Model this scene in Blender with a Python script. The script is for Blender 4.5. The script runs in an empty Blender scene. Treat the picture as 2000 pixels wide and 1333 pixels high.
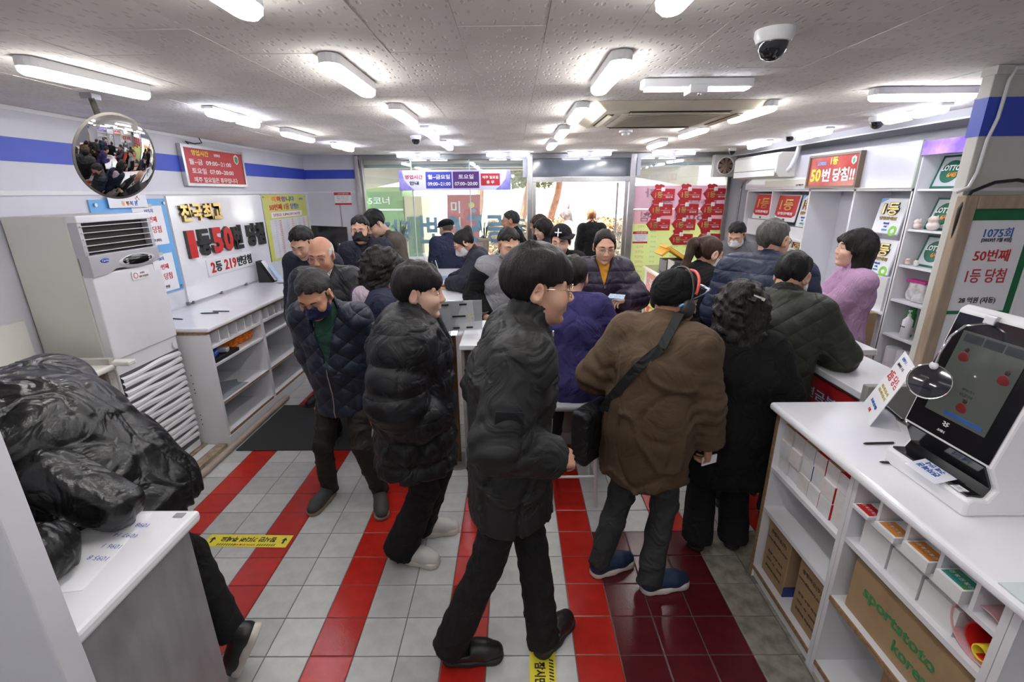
import bpy, bmesh, math, random
import numpy as np
from mathutils import Vector, Matrix, Euler

SC = bpy.context.scene
COL = SC.collection
random.seed(7)
RNG = np.random.default_rng(11)

# ------------------------------------------------------------------ camera
CAM_H = 1.95
cam_data = bpy.data.cameras.new('camera')
cam_data.sensor_width = 36.0
cam_data.lens = 36.0 * 910.0 / 2000.0
cam_data.clip_start = 0.05
cam_data.clip_end = 300
camera = bpy.data.objects.new('camera', cam_data)
COL.objects.link(camera)
_p, _y, _r = math.radians(17.7), math.radians(0.25), math.radians(-0.5)
_R0 = Vector((math.cos(_y), math.sin(_y), 0)); _Fh = Vector((-math.sin(_y), math.cos(_y), 0)); _Z = Vector((0, 0, 1))
_F = _Fh * math.cos(_p) - _Z * math.sin(_p); _U0 = _Fh * math.sin(_p) + _Z * math.cos(_p)
_R = _R0 * math.cos(_r) + _U0 * math.sin(_r); _U = _U0 * math.cos(_r) - _R0 * math.sin(_r)
camera.matrix_world = Matrix(((_R.x, _U.x, -_F.x, 0), (_R.y, _U.y, -_F.y, 0), (_R.z, _U.z, -_F.z, CAM_H), (0, 0, 0, 1)))
SC.camera = camera

# ------------------------------------------------------------------ world, sun, exposure
world = bpy.data.worlds.new('sky'); SC.world = world
world.use_nodes = True
_nt = world.node_tree; _nt.nodes.clear()
_o = _nt.nodes.new('ShaderNodeOutputWorld'); _b = _nt.nodes.new('ShaderNodeBackground')
_sky = _nt.nodes.new('ShaderNodeTexSky'); _sky.sky_type = 'HOSEK_WILKIE'; _sky.turbidity = 6.0
_sky.sun_direction = Vector((-0.30, -0.28, 0.90)).normalized()
_hs = _nt.nodes.new('ShaderNodeHueSaturation'); _hs.inputs['Saturation'].default_value = 0.35
_nt.links.new(_sky.outputs[0], _hs.inputs['Color']); _nt.links.new(_hs.outputs[0], _b.inputs[0])
_b.inputs[1].default_value = 16.0
_nt.links.new(_b.outputs[0], _o.inputs[0])
sun_data = bpy.data.lights.new('sun', 'SUN'); sun_data.energy = 20.0; sun_data.angle = math.radians(2.0)
sun_data.color = (1.0, 0.96, 0.9)
sun = bpy.data.objects.new('sun', sun_data); COL.objects.link(sun)
sun.rotation_euler = Vector((0.30, 0.28, -0.90)).to_track_quat('-Z', 'Y').to_euler()
LAMP_POWER = 30.0
SC.cycles.max_bounces = 8; SC.cycles.caustics_reflective = False; SC.cycles.caustics_refractive = False
SC.view_settings.view_transform = 'Standard'
SC.view_settings.look = 'None'
SC.view_settings.gamma = 1.0
SC.view_settings.use_curve_mapping = False
SC.view_settings.exposure = 0.42

# ------------------------------------------------------------------ materials
MATS = {}
def mat(name, col, rough=0.5, metal=0.0, var=0.0, vscale=8.0, bump=0.0, bscale=60.0, emit=None, estr=0.0,
        trans=0.0, alpha=1.0, coat=0.0, col2=None, stretch=None, spec=None, ior=None, sheen=0.0, quilt=0.0, qscale=40.0, ribs=0.0, rscale=300.0, ribaxis=0, wr=0.0):
    if name in MATS: return MATS[name]
    m = bpy.data.materials.new(name); m.use_nodes = True
    nt = m.node_tree; N = nt.nodes; L = nt.links
    b = N['Principled BSDF']
    c = (*col, 1.0)
    b.inputs['Base Color'].default_value = c
    b.inputs['Roughness'].default_value = rough
    b.inputs['Metallic'].default_value = metal
    if trans: b.inputs['Transmission Weight'].default_value = trans
    if alpha < 1: b.inputs['Alpha'].default_value = alpha
    if coat: b.inputs['Coat Weight'].default_value = coat; b.inputs['Coat Roughness'].default_value = 0.08
    if spec is not None: b.inputs['Specular IOR Level'].default_value = spec
    if ior: b.inputs['IOR'].default_value = ior
    if sheen: b.inputs['Sheen Weight'].default_value = sheen
    if emit: b.inputs['Emission Color'].default_value = (*emit, 1); b.inputs['Emission Strength'].default_value = estr
    tc = N.new('ShaderNodeTexCoord')
    src = tc.outputs['Object']
    if stretch:
        mp = N.new('ShaderNodeMapping'); mp.inputs['Scale'].default_value = stretch
        L.new(src, mp.inputs['Vector']); src = mp.outputs['Vector']
    nz = N.new('ShaderNodeTexNoise'); nz.inputs['Scale'].default_value = vscale; nz.inputs['Detail'].default_value = 5
    L.new(src, nz.inputs['Vector'])
    v = var if var else 0.02
    mx = N.new('ShaderNodeMixRGB'); mx.blend_type = 'MIX'
    c2 = col2 if col2 else tuple(max(0.0, x * (1 - v)) for x in col)
    mx.inputs[1].default_value = c; mx.inputs[2].default_value = (*c2, 1)
    rp = N.new('ShaderNodeMapRange'); rp.inputs[1].default_value = 0.4; rp.inputs[2].default_value = 0.68
    L.new(nz.outputs['Fac'], rp.inputs[0]); L.new(rp.outputs[0], mx.inputs[0]); L.new(mx.outputs[0], b.inputs['Base Color'])
    h = None
    if bump:
        n2 = N.new('ShaderNodeTexNoise'); n2.inputs['Scale'].default_value = bscale; n2.inputs['Detail'].default_value = 4
        L.new(src, n2.inputs['Vector'])
        bp = N.new('ShaderNodeBump'); bp.inputs['Strength'].default_value = bump; bp.inputs['Distance'].default_value = 0.01
        L.new(n2.outputs['Fac'], bp.inputs['Height']); h = bp
        L.new(bp.outputs[0], b.inputs['Normal'])
    def wave(expr_axes, scale, strength):
        nonlocal h
        mp = N.new('ShaderNodeMapping'); mp.inputs['Rotation'].default_value = expr_axes
        L.new(tc.outputs['Object'], mp.inputs['Vector'])
        w = N.new('ShaderNodeTexWave'); w.wave_type = 'BANDS'; w.bands_direction = 'X'; w.inputs['Scale'].default_value = scale
        L.new(mp.outputs[0], w.inputs['Vector'])
        pw = N.new('ShaderNodeMath'); pw.operation = 'POWER'; pw.inputs[1].default_value = 0.35
        L.new(w.outputs['Fac'], pw.inputs[0])
        bp = N.new('ShaderNodeBump'); bp.inputs['Strength'].default_value = strength; bp.inputs['Distance'].default_value = 0.012
        L.new(pw.outputs[0], bp.inputs['Height'])
        if h: L.new(h.outputs[0], bp.inputs['Normal'])
        h = bp; L.new(bp.outputs[0], b.inputs['Normal'])
    if wr:
        n3 = N.new('ShaderNodeTexNoise'); n3.inputs['Scale'].default_value = 7.0; n3.inputs['Detail'].default_value = 2.5; n3.inputs['Distortion'].default_value = 1.6
        L.new(tc.outputs['Object'], n3.inputs['Vector'])
        rg = N.new('ShaderNodeMapRange'); rg.inputs[1].default_value = 0.28; rg.inputs[2].default_value = 0.62; rg.interpolation_type = 'SMOOTHERSTEP'; L.new(n3.outputs['Fac'], rg.inputs[0])
        bp = N.new('ShaderNodeBump'); bp.inputs['Strength'].default_value = wr; bp.inputs['Distance'].default_value = 0.02
        L.new(rg.outputs[0], bp.inputs['Height'])
        if h: L.new(h.outputs[0], bp.inputs['Normal'])
        h = bp; L.new(bp.outputs[0], b.inputs['Normal'])
    if quilt:
        wave((0, math.radians(50), 0), qscale, quilt); wave((0, math.radians(-50), 0), qscale, quilt)
    if ribs:
        wave((0, math.radians(90) if ribaxis == 2 else 0, 0), rscale, ribs)
    MATS[name] = m
    return m

# ------------------------------------------------------------------ object helpers
def world_of(o):
    b = o.matrix_basis
    return world_of(o.parent) @ o.matrix_parent_inverse @ b if o.parent else b.copy()
def tag(o, label=None, cat=None, group=None, kind=None):
    if label: o['label'] = label
    if cat: o['category'] = cat
    if group: o['group'] = group
    if kind: o['kind'] = kind
    return o
def thing(name, label, cat, loc=(0, 0, 0), rotz=0.0, group=None, kind=None):
    o = bpy.data.objects.new(name, None); COL.objects.link(o)
    o.empty_display_size = 0.1
    o.location = loc; o.rotation_euler = (0, 0, rotz)
    return tag(o, label, cat, group, kind)
def link(name, mesh, m=None, parent=None, local=False, mtx=None):
    o = bpy.data.objects.new(name, mesh); COL.objects.link(o)
    if m is not None and not mesh.materials: mesh.materials.append(m)
    if mtx is not None: o.matrix_basis = mtx
    if parent is not None:
        o.parent = parent
        if not local: o.matrix_parent_inverse = world_of(parent).inverted()
    return o
def copy_tree(o, parent=None):
    c = o.copy(); COL.objects.link(c); c.parent = parent
    if parent is not None: c.matrix_parent_inverse = o.matrix_parent_inverse.copy()
    for ch in list(o.children):
        if ch.name != c.name: copy_tree(ch, c)
    return c

class MB:
    def __init__(s): s.v = []; s.f = []; s.mi = []; s.cur = 0
    def _add(s, vs, fs):
        n = len(s.v); s.v += [tuple(p) for p in vs]
        for f in fs: s.f.append(tuple(i + n for i in f)); s.mi.append(s.cur)
        return s
    def box(s, x0, x1, y0, y1, z0, z1):
        return s._add([(x0,y0,z0),(x1,y0,z0),(x1,y1,z0),(x0,y1,z0),(x0,y0,z1),(x1,y0,z1),(x1,y1,z1),(x0,y1,z1)],
                      [(0,3,2,1),(4,5,6,7),(0,1,5,4),(1,2,6,5),(2,3,7,6),(3,0,4,7)])
    def obox(s, c, size, M=None):
        M = M or Matrix.Identity(3); c = Vector(c); a, b, d = (x / 2 for x in size)
        P = [c + M @ Vector(p) for p in ((-a,-b,-d),(a,-b,-d),(a,b,-d),(-a,b,-d),(-a,-b,d),(a,-b,d),(a,b,d),(-a,b,d))]
        return s._add(P, [(0,3,2,1),(4,5,6,7),(0,1,5,4),(1,2,6,5),(2,3,7,6),(3,0,4,7)])
    def hexa(s, P):   # 8 points: bottom loop then top loop
        return s._add(P, [(0,3,2,1),(4,5,6,7),(0,1,5,4),(1,2,6,5),(2,3,7,6),(3,0,4,7)])
    def cyl(s, p0, p1, r0, r1=None, n=16, caps=True):
        r1 = r0 if r1 is None else r1
        p0, p1 = Vector(p0), Vector(p1); d = (p1 - p0).normalized()
        a = d.orthogonal().normalized(); b = d.cross(a)
        V = []
        for p, r in ((p0, r0), (p1, r1)):
            for i in range(n):
                t = 2 * math.pi * i / n; V.append(p + (a * math.cos(t) + b * math.sin(t)) * r)
        F = [(i, (i + 1) % n, n + (i + 1) % n, n + i) for i in range(n)]
        if caps: F += [tuple(range(n))[::-1], tuple(range(n, 2 * n))]
        return s._add(V, F)
    def tube(s, pts, r, n=8, caps=True):
        pts = [Vector(p) for p in pts]; V = []; F = []
        rr = r if hasattr(r, '__len__') else [r] * len(pts)
        up = None
        for i, p in enumerate(pts):
            d = (pts[min(i + 1, len(pts) - 1)] - pts[max(i - 1, 0)]).normalized()
            if up is None: a = d.orthogonal().normalized()
            else: a = (up - d * up.dot(d)); a = a.normalized() if a.length > 1e-6 else d.orthogonal().normalized()
            up = a; b = d.cross(a)
            for j in range(n):
                t = 2 * math.pi * j / n; V.append(p + (a * math.cos(t) + b * math.sin(t)) * rr[i])
        for i in range(len(pts) - 1):
            for j in range(n): F.append((i*n + j, i*n + (j+1) % n, (i+1)*n + (j+1) % n, (i+1)*n + j))
        if caps: F += [tuple(range(n))[::-1], tuple(range((len(pts)-1)*n, len(pts)*n))]
        return s._add(V, F)
    def prism(s, poly, O, u, v, depth):   # polygon in (u,v) plane at O, extruded along u x v
        O, u, v = Vector(O), Vector(u), Vector(v); n = u.cross(v).normalized() * depth; k = len(poly)
        V = [O + u * p[0] + v * p[1] for p in poly]; V += [p + n for p in V]
        return s._add(V, [tuple(range(k))[::-1], tuple(range(k, 2*k))] + [(i, (i+1) % k, k + (i+1) % k, k + i) for i in range(k)])
    def lathe(s, prof, O=(0, 0, 0), n=20, axis=None):   # profile [(r, h)]
        O = Vector(O); ax = Vector(axis or (0, 0, 1)).normalized(); a = ax.orthogonal().normalized(); b = ax.cross(a)
        V = [O + ax * h + (a * math.cos(2*math.pi*i/n) + b * math.sin(2*math.pi*i/n)) * r for r, h in prof for i in range(n)]
        F = [(k*n + i, k*n + (i+1) % n, (k+1)*n + (i+1) % n, (k+1)*n + i) for k in range(len(prof)-1) for i in range(n)]
        ring = len(prof) >= 4 and abs(prof[0][1] - prof[-1][1]) < 1e-6
        if ring:
            if abs(prof[0][0] - prof[-1][0]) > 1e-6: F += [((len(prof)-1)*n + i, (len(prof)-1)*n + (i+1) % n, (i+1) % n, i) for i in range(n)]
        else:
            if prof[0][0] > 1e-5: F.append(tuple(range(n))[::-1])
            if prof[-1][0] > 1e-5: F.append(tuple(range((len(prof)-1)*n, len(prof)*n)))
        return s._add(V, F)
    def ball(s, c, r, nu=14, nv=10, M=None):
        r = r if hasattr(r, '__len__') else (r, r, r); c = Vector(c); M = M or Matrix.Identity(3)
        V = []; F = []
        for j in range(nv + 1):
            ph = math.pi * j / nv
            for i in range(nu):
                t = 2*math.pi*i/nu
                V.append(c + M @ Vector((r[0]*math.sin(ph)*math.cos(t), r[1]*math.sin(ph)*math.sin(t), r[2]*math.cos(ph))))
        for j in range(nv):
            for i in range(nu): F.append((j*nu+i, (j+1)*nu+i, (j+1)*nu+(i+1) % nu, j*nu+(i+1) % nu))
        return s._add(V, F)
    def quad(s, *P): return s._add(P, [tuple(range(len(P)))])
    def mesh(s, name, mats, smooth=False):
        me = bpy.data.meshes.new(name); me.from_pydata(s.v, [], s.f)
        for m in (mats if isinstance(mats, (list, tuple)) else [mats]): me.materials.append(m)
        if max(s.mi, default=0): me.polygons.foreach_set('material_index', s.mi)
        bm = bmesh.new(); bm.from_mesh(me); bmesh.ops.remove_doubles(bm, verts=bm.verts, dist=1e-6)
        bmesh.ops.recalc_face_normals(bm, faces=bm.faces); bm.to_mesh(me); bm.free()
        if smooth: me.polygons.foreach_set('use_smooth', [True] * len(me.polygons)); me.update()
        return me
    def build(s, name, m, parent=None, smooth=False, bevel=0.0, seg=2, local=False, mtx=None):
        me = s.mesh(name, m, smooth)
        o = link(name, me, None, parent, local, mtx)
        if bevel:
            md = o.modifiers.new('bevel', 'BEVEL'); md.width = bevel; md.segments = seg; md.limit_method = 'ANGLE'; md.angle_limit = math.radians(40)
        if smooth and not bevel: autosmooth(o)
        return o
def autosmooth(o, deg=40):
    me = o.data
    bm = bmesh.new(); bm.from_mesh(me)
    for e in bm.edges:
        if len(e.link_faces) == 2 and e.calc_face_angle(0) > math.radians(deg): e.smooth = False
    bm.to_mesh(me); bm.free()

# lettering: real thin letter meshes standing on a surface
_TXT = {}
_TSC = bpy.data.scenes.new('type_setting')
def text_mesh(body, bold, ext, res=2):
    k = (body, bold, round(ext, 5))
    if k not in _TXT:
        c = bpy.data.curves.new('t', 'FONT'); c.body = body; c.size = 1.0; c.offset = bold; c.extrude = ext; c.resolution_u = res
        c.align_x = 'LEFT'
        o = bpy.data.objects.new('t', c); _TSC.collection.objects.link(o)
        vl = _TSC.view_layers[0]; vl.update(); dg = vl.depsgraph
        ev = o.evaluated_get(dg); me = ev.to_mesh()
        co = np.empty(len(me.vertices) * 3, np.float32); me.vertices.foreach_get('co', co); co = co.reshape(-1, 3)
        if len(co):
            lo, hi = co.min(0), co.max(0)
        else: lo = hi = np.zeros(3)
        _TXT[k] = (co.copy(), [tuple(p.vertices) for p in me.polygons], lo, hi)
        ev.to_mesh_clear(); bpy.data.objects.remove(o); bpy.data.curves.remove(c)
    return _TXT[k]
def lettering(parent, body, O, u, v, h, m, w=None, bold=0.012, ext=0.0008, align='C', name='lettering', local=False, lift=0.0006):
    """letters of cap height h standing at O (centre / left / right of the line, mid height), u = reading direction, v = up"""
    co, F, lo, hi = text_mesh(body, bold, ext / h if h else 0)
    if not len(co): return None
    H = hi[1] - lo[1]; W = hi[0] - lo[0]
    sy = h / H; sx = (w / W) if w else sy
    P = co.copy(); P[:, 0] -= {'C': (lo[0] + hi[0]) / 2, 'L': lo[0], 'R': hi[0]}[align]; P[:, 1] -= (lo[1] + hi[1]) / 2
    O, u, v = Vector(O), Vector(u).normalized(), Vector(v).normalized(); n = u.cross(v)
    A = np.array([[*(u * sx)], [*(v * sy)], [*n]])
    P[:, 2] = (P[:, 2] - lo[2]) / max(1e-9, hi[2] - lo[2]) * 2 * ext + lift
    Q = P @ A + np.array(O)
    me = bpy.data.meshes.new(name); me.from_pydata(Q.tolist(), [], F)
    me.materials.append(m)
    return link(name, me, None, parent, local)
def lettering_rows(parent, rows, m, name='lettering', bold=0.0, ext=0.0004, local=False):
    """many small lines of print in one colour as one part: rows = [(body, O, u, v, h)]"""
    V = []; F = []
    for body, O, u, v, h in rows:
        co, fs, lo, hi = text_mesh(body, bold, 0.0)
        if not len(co): continue
        sy = h / max(1e-6, hi[1] - lo[1]); P = co.copy(); P[:, 0] -= (lo[0] + hi[0]) / 2; P[:, 1] -= (lo[1] + hi[1]) / 2
        O, u, v = Vector(O), Vector(u).normalized(), Vector(v).normalized(); n = u.cross(v)
        Q = P @ np.array([[*(u * sy)], [*(v * sy)], [*n]]) + np.array(O + n * 0.0006)
        k = len(V); V += Q.tolist(); F += [tuple(i + k for i in f) for f in fs]
    me = bpy.data.meshes.new(name); me.from_pydata(V, [], F); me.materials.append(m)
    return link(name, me, None, parent, local)

# ------------------------------------------------------------------ implicit surfaces (smooth bodies and cloth)
def _noise_dirs(seed, n=10):
    r = np.random.default_rng(seed); d = r.normal(size=(n, 3)); d /= np.linalg.norm(d, axis=1)[:, None]
    return d, r.uniform(0, 6.28, n), r.uniform(0.6, 1.7, n)
def wnoise(X, Y, Z, freq, seed=0, n=8, aniso=(1, 1, 1)):
    d, ph, fr = _noise_dirs(seed, n); s = 0
    for i in range(n):
        s = s + np.sin((X * d[i, 0] * aniso[0] + Y * d[i, 1] * aniso[1] + Z * d[i, 2] * aniso[2]) * freq * fr[i] + ph[i] + 0.9 * np.sin(X * freq * .5 * d[i, 1] + Z * freq * .43 * d[i, 0]))
    return s / math.sqrt(n)
class Vol:
    def __init__(s, lo, hi, res):
        lo = np.array(lo, float); hi = np.array(hi, float); n = np.maximum(np.ceil((hi - lo) / res).astype(int), 4) + 1
        s.lo, s.res, s.n = lo, res, n
        s.ax = [(lo[i] + res * np.arange(n[i])).astype(np.float32) for i in range(3)]
        s.d = np.full(n, 0.12, np.float32)
    def _sl(s, lo, hi, pad):
        a = np.clip(np.floor((np.array(lo) - pad - s.lo) / s.res).astype(int), 0, s.n); b = np.clip(np.ceil((np.array(hi) + pad - s.lo) / s.res).astype(int) + 1, 0, s.n)
        if (b <= a).any(): return None
        sl = tuple(slice(a[i], b[i]) for i in range(3))
        return sl, s.ax[0][sl[0]][:, None, None], s.ax[1][sl[1]][None, :, None], s.ax[2][sl[2]][None, None, :]
    def _join(s, sl, d, k):
        o = s.d[sl]
        if k > 0:
            h = np.clip(0.5 + 0.5 * (o - d) / k, 0, 1); s.d[sl] = o + (d - o) * h - k * h * (1 - h)
        else: s.d[sl] = np.minimum(o, d)
    def _cut(s, sl, d, k):   # remove where d < 0
        o = s.d[sl]; d = -d
        if k > 0:
            h = np.clip(0.5 - 0.5 * (o - d) / k, 0, 1); s.d[sl] = o + (d - o) * h + k * h * (1 - h)
        else: s.d[sl] = np.maximum(o, d)
    def cap_d(s, X, Y, Z, a, b, r0, r1, u=None, su=1.0):
        a = np.array(a, float); b = np.array(b, float); ba = b - a; L2 = max(1e-9, ba @ ba)
        px, py, pz = X - a[0], Y - a[1], Z - a[2]
        t = np.clip((px * ba[0] + py * ba[1] + pz * ba[2]) / L2, 0, 1)
        qx, qy, qz = px - t * ba[0], py - t * ba[1], pz - t * ba[2]
        if u is not None:
            du = qx * u[0] + qy * u[1] + qz * u[2]; l2 = np.maximum(qx*qx + qy*qy + qz*qz - du * du * (1 - 1 / su ** 2), 0)
        else: l2 = qx*qx + qy*qy + qz*qz
        return np.sqrt(l2) - (r0 + (r1 - r0) * t), t
    def cap(s, a, b, r0, r1=None, k=0.02, u=None, su=1.0, puff=None, cut=False):
        r1 = r0 if r1 is None else r1
        lo = np.minimum(a, b) - max(r0, r1) * max(su, 1); hi = np.maximum(a, b) + max(r0, r1) * max(su, 1)
        q = s._sl(lo, hi, 0.06)
        if q is None: return s
        sl, X, Y, Z = q
        d, t = s.cap_d(X, Y, Z, a, b, r0, r1, u, su)
        if puff:
            pitch, amp = puff; L = float(np.linalg.norm(np.array(b) - np.array(a)))
            d = d - amp * (np.abs(np.sin(math.pi * t * L / pitch)) ** 0.6 - 0.6)
        (s._cut if cut else s._join)(sl, d.astype(np.float32), k)
        return s
    def limb(s, a, b, r0, r1, k=0.02, puff=None):   # tapered limb of cloth with a flat open end at b
        a = np.array(a, float); b = np.array(b, float); R = max(r0, r1)
        q = s._sl(np.minimum(a, b) - R, np.maximum(a, b) + R, 0.06)
        if q is None: return s
        sl, X, Y, Z = q; ba = b - a; L2 = ba @ ba; L = math.sqrt(L2)
        px, py, pz = X - a[0], Y - a[1], Z - a[2]; t0 = (px * ba[0] + py * ba[1] + pz * ba[2]) / L2; t = np.clip(t0, 0, 2)
        d = np.sqrt((px - t * ba[0])**2 + (py - t * ba[1])**2 + (pz - t * ba[2])**2) - (r0 + (r1 - r0) * np.clip(t, 0, 1))
        if puff: d = d - puff[1] * (np.abs(np.sin(math.pi * t * L / puff[0])) ** 0.6 - 0.6)
        s._join(sl, np.maximum(d, (t0 - 1) * L).astype(np.float32), k)
        return s
    def ell(s, c, r, k=0.02, M=None, cut=False):
        c = np.array(c, float); r = np.array(r, float); R = r.max()
        q = s._sl(c - R, c + R, 0.05)
        if q is None: return s
        sl, X, Y, Z = q; x, y, z = X - c[0], Y - c[1], Z - c[2]
        if M is not None:
            m = np.array(M); x, y, z = (m[0, i] * x + m[1, i] * y + m[2, i] * z for i in range(3))
        k0 = np.sqrt((x / r[0])**2 + (y / r[1])**2 + (z / r[2])**2); k1 = np.sqrt((x / r[0]**2)**2 + (y / r[1]**2)**2 + (z / r[2]**2)**2)
        d = k0 * (k0 - 1) / np.maximum(k1, 1e-6)
        (s._cut if cut else s._join)(sl, d.astype(np.float32), k)
        return s
    def rbox(s, c, half, r, M=None, k=0.01, cut=False):
        c = np.array(c, float); half = np.array(half, float); R = np.linalg.norm(half)
        q = s._sl(c - R, c + R, 0.05)
        if q is None: return s
        sl, X, Y, Z = q; x, y, z = X - c[0], Y - c[1], Z - c[2]
        if M is not None:
            m = np.array(M); x, y, z = (m[0, i] * x + m[1, i] * y + m[2, i] * z for i in range(3))
        a, b, e = abs(x) - half[0] + r, abs(y) - half[1] + r, abs(z) - half[2] + r
        d = np.sqrt(np.maximum(a, 0)**2 + np.maximum(b, 0)**2 + np.maximum(e, 0)**2) + np.minimum(np.maximum(a, np.maximum(b, e)), 0) - r
        (s._cut if cut else s._join)(sl, d.astype(np.float32), k)
        return s
    def plane(s, p, n, k=0.0):   # cut away the side n points to
        n = np.array(n, float) / np.linalg.norm(n)
        X, Y, Z = s.ax[0][:, None, None], s.ax[1][None, :, None], s.ax[2][None, None, :]
        d = -((X - p[0]) * n[0] + (Y - p[1]) * n[1] + (Z - p[2]) * n[2])
        s._cut(np.s_[:, :, :], d.astype(np.float32), k); return s
    def fn(s, f):
        s.d = f(s.d, s.ax[0][:, None, None], s.ax[1][None, :, None], s.ax[2][None, None, :]).astype(np.float32); return s
    def surf(s):
        d = s.d; n = s.n
        # close the volume on its faces
        for i in range(3):
            ix = [slice(None)] * 3; ix[i] = 0; d[tuple(ix)] = np.maximum(d[tuple(ix)], 1e-3); ix[i] = -1; d[tuple(ix)] = np.maximum(d[tuple(ix)], 1e-3)
        ins = d < 0
        cnt = np.zeros((n[0]-1, n[1]-1, n[2]-1), np.int8)
        corners = [(i, j, k) for i in (0, 1) for j in (0, 1) for k in (0, 1)]
        def C(a, c): return a[c[0]:n[0]-1+c[0], c[1]:n[1]-1+c[1], c[2]:n[2]-1+c[2]]
        for c in corners: cnt += C(ins, c)
        act = (cnt > 0) & (cnt < 8)
        idx = np.full(act.shape, -1, np.int64); ii = np.argwhere(act); idx[act] = np.arange(len(ii))
        if not len(ii): return np.zeros((0, 3)), np.zeros((0, 4), int)
        cv = {c: d[ii[:, 0]+c[0], ii[:, 1]+c[1], ii[:, 2]+c[2]] for c in corners}
        acc = np.zeros((len(ii), 3)); w = np.zeros(len(ii))
        for a in corners:
            for ax in range(3):
                if a[ax]: continue
                b = list(a); b[ax] = 1; b = tuple(b)
                va, vb = cv[a], cv[b]; m = (va < 0) != (vb < 0)
                t = np.where(m, va / np.where(m, va - vb, 1), 0)
                p = np.array(a, float)[None] + np.zeros((len(ii), 1)); p[:, ax] = t
                acc += p * m[:, None]; w += m
        V = (ii + acc / w[:, None]) * s.res + s.lo
        Q = []
        for ax in range(3):
            o1, o2 = (ax + 1) % 3, (ax + 2) % 3
            sa = [slice(None)] * 3; sb = [slice(None)] * 3; sa[ax] = slice(0, -1); sb[ax] = slice(1, None)
            for q in (o1, o2): sa[q] = sb[q] = slice(1, -1)
            A, B = ins[tuple(sa)], ins[tuple(sb)]; ch = np.argwhere(A != B)
            if not len(ch): continue
            flip = A[tuple(ch.T)]
            base = ch.copy(); base[:, o1] += 1; base[:, o2] += 1
            def cell(d1, d2):
                c = base.copy(); c[:, o1] -= d1; c[:, o2] -= d2; return idx[tuple(c.T)]
            q = np.stack([cell(1, 1), cell(0, 1), cell(0, 0), cell(1, 0)], 1)
            q[~flip] = q[~flip][:, ::-1]
            Q.append(q)
        return V, np.concatenate(Q)
    def mesh(s, name, m, relax=1):
        V, Q = s.surf(); V = relax_mesh(V, Q, relax)
        return qmesh(name, V, Q, m)
def relax_mesh(V, Q, it):
    for _ in range(it):
        acc = np.zeros_like(V); c = np.zeros(len(V))
        for i in range(4):
            a, b = Q[:, i], Q[:, (i+1) % 4]
            np.add.at(acc, a, V[b]); np.add.at(acc, b, V[a]); np.add.at(c, a, 1); np.add.at(c, b, 1)
        V = V * 0.5 + 0.5 * acc / np.maximum(c, 1)[:, None]
    return V
def qmesh(name, V, Q, m, smooth=True):
    me = bpy.data.meshes.new(name); nv, nq = len(V), len(Q)
    me.vertices.add(nv); me.vertices.foreach_set('co', np.asarray(V, np.float32).ravel())
    me.loops.add(nq * 4); me.loops.foreach_set('vertex_index', np.asarray(Q, np.int32).ravel())
    me.polygons.add(nq); me.polygons.foreach_set('loop_start', np.arange(0, nq * 4, 4, dtype=np.int32))
    me.update(calc_edges=True)
    if smooth: me.polygons.foreach_set('use_smooth', np.ones(nq, bool))
    for x in (m if isinstance(m, (list, tuple)) else [m]): me.materials.append(x)
    return me
# ------------------------------------------------------------------ shared materials
WHITE = mat('white_laminate', (0.74, 0.74, 0.77), rough=0.35, var=0.05, vscale=5)
WHITE_W = mat('white_wall_board', (0.64, 0.64, 0.70), rough=0.5, var=0.06, vscale=2.5, bump=0.03, bscale=30)
TOPW = mat('white_countertop', (0.80, 0.80, 0.84), rough=0.16, var=0.03, vscale=4, coat=0.3)
CREAM = mat('cream_laminate', (0.74, 0.73, 0.68), rough=0.3, var=0.05, vscale=4)
GREYP = mat('grey_panel', (0.30, 0.29, 0.28), rough=0.6, var=0.15, vscale=12, bump=0.05, bscale=80)
GREYL = mat('grey_brushed_laminate', (0.28, 0.28, 0.30), rough=0.5, var=0.25, vscale=5, stretch=(1, 3, 1))
CHIP = mat('chipboard_edge', (0.33, 0.20, 0.10), rough=0.8, var=0.4, vscale=60)
BLUE = mat('blue_stripe', (0.035, 0.075, 0.52), rough=0.45, var=0.08)
STEEL = mat('steel', (0.55, 0.55, 0.56), rough=0.28, metal=1.0, var=0.1, vscale=20)
DSTEEL = mat('dull_steel', (0.30, 0.30, 0.31), rough=0.4, metal=0.8, var=0.15)
CHROME = mat('chrome', (0.85, 0.85, 0.86), rough=0.06, metal=1.0)
BLACKP = mat('black_plastic', (0.012, 0.012, 0.013), rough=0.35)
BLACKG = mat('black_gloss', (0.008, 0.008, 0.010), rough=0.12, coat=0.3)
WPLAS = mat('white_plastic', (0.78, 0.78, 0.80), rough=0.35, var=0.03)
IVORY = mat('ivory_plastic', (0.66, 0.60, 0.47), rough=0.45, var=0.12, vscale=6)
RED = mat('red_print', (0.50, 0.022, 0.028), rough=0.4, var=0.06)
REDL = mat('red_letter', (0.55, 0.012, 0.015), rough=0.4)
BLK = mat('black_print', (0.015, 0.015, 0.018), rough=0.5)
BLUEP = mat('blue_print', (0.05, 0.13, 0.45), rough=0.5)
LBLUE = mat('light_blue_print', (0.15, 0.42, 0.78), rough=0.4, var=0.05)
YEL = mat('yellow_print', (0.85, 0.72, 0.05), rough=0.45, var=0.05)
GOLD = mat('gold_letter', (0.78, 0.56, 0.22), rough=0.25, metal=0.9, var=0.15, vscale=14)
WPRINT = mat('white_print', (0.86, 0.86, 0.86), rough=0.5)
PAPER = mat('paper', (0.82, 0.82, 0.85), rough=0.7, var=0.03)
GREEN = mat('green_felt', (0.012, 0.16, 0.06), rough=0.8, var=0.12)
KRAFT = mat('cardboard', (0.36, 0.24, 0.13), rough=0.8, var=0.15, vscale=10, bump=0.05, bscale=90)
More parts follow.
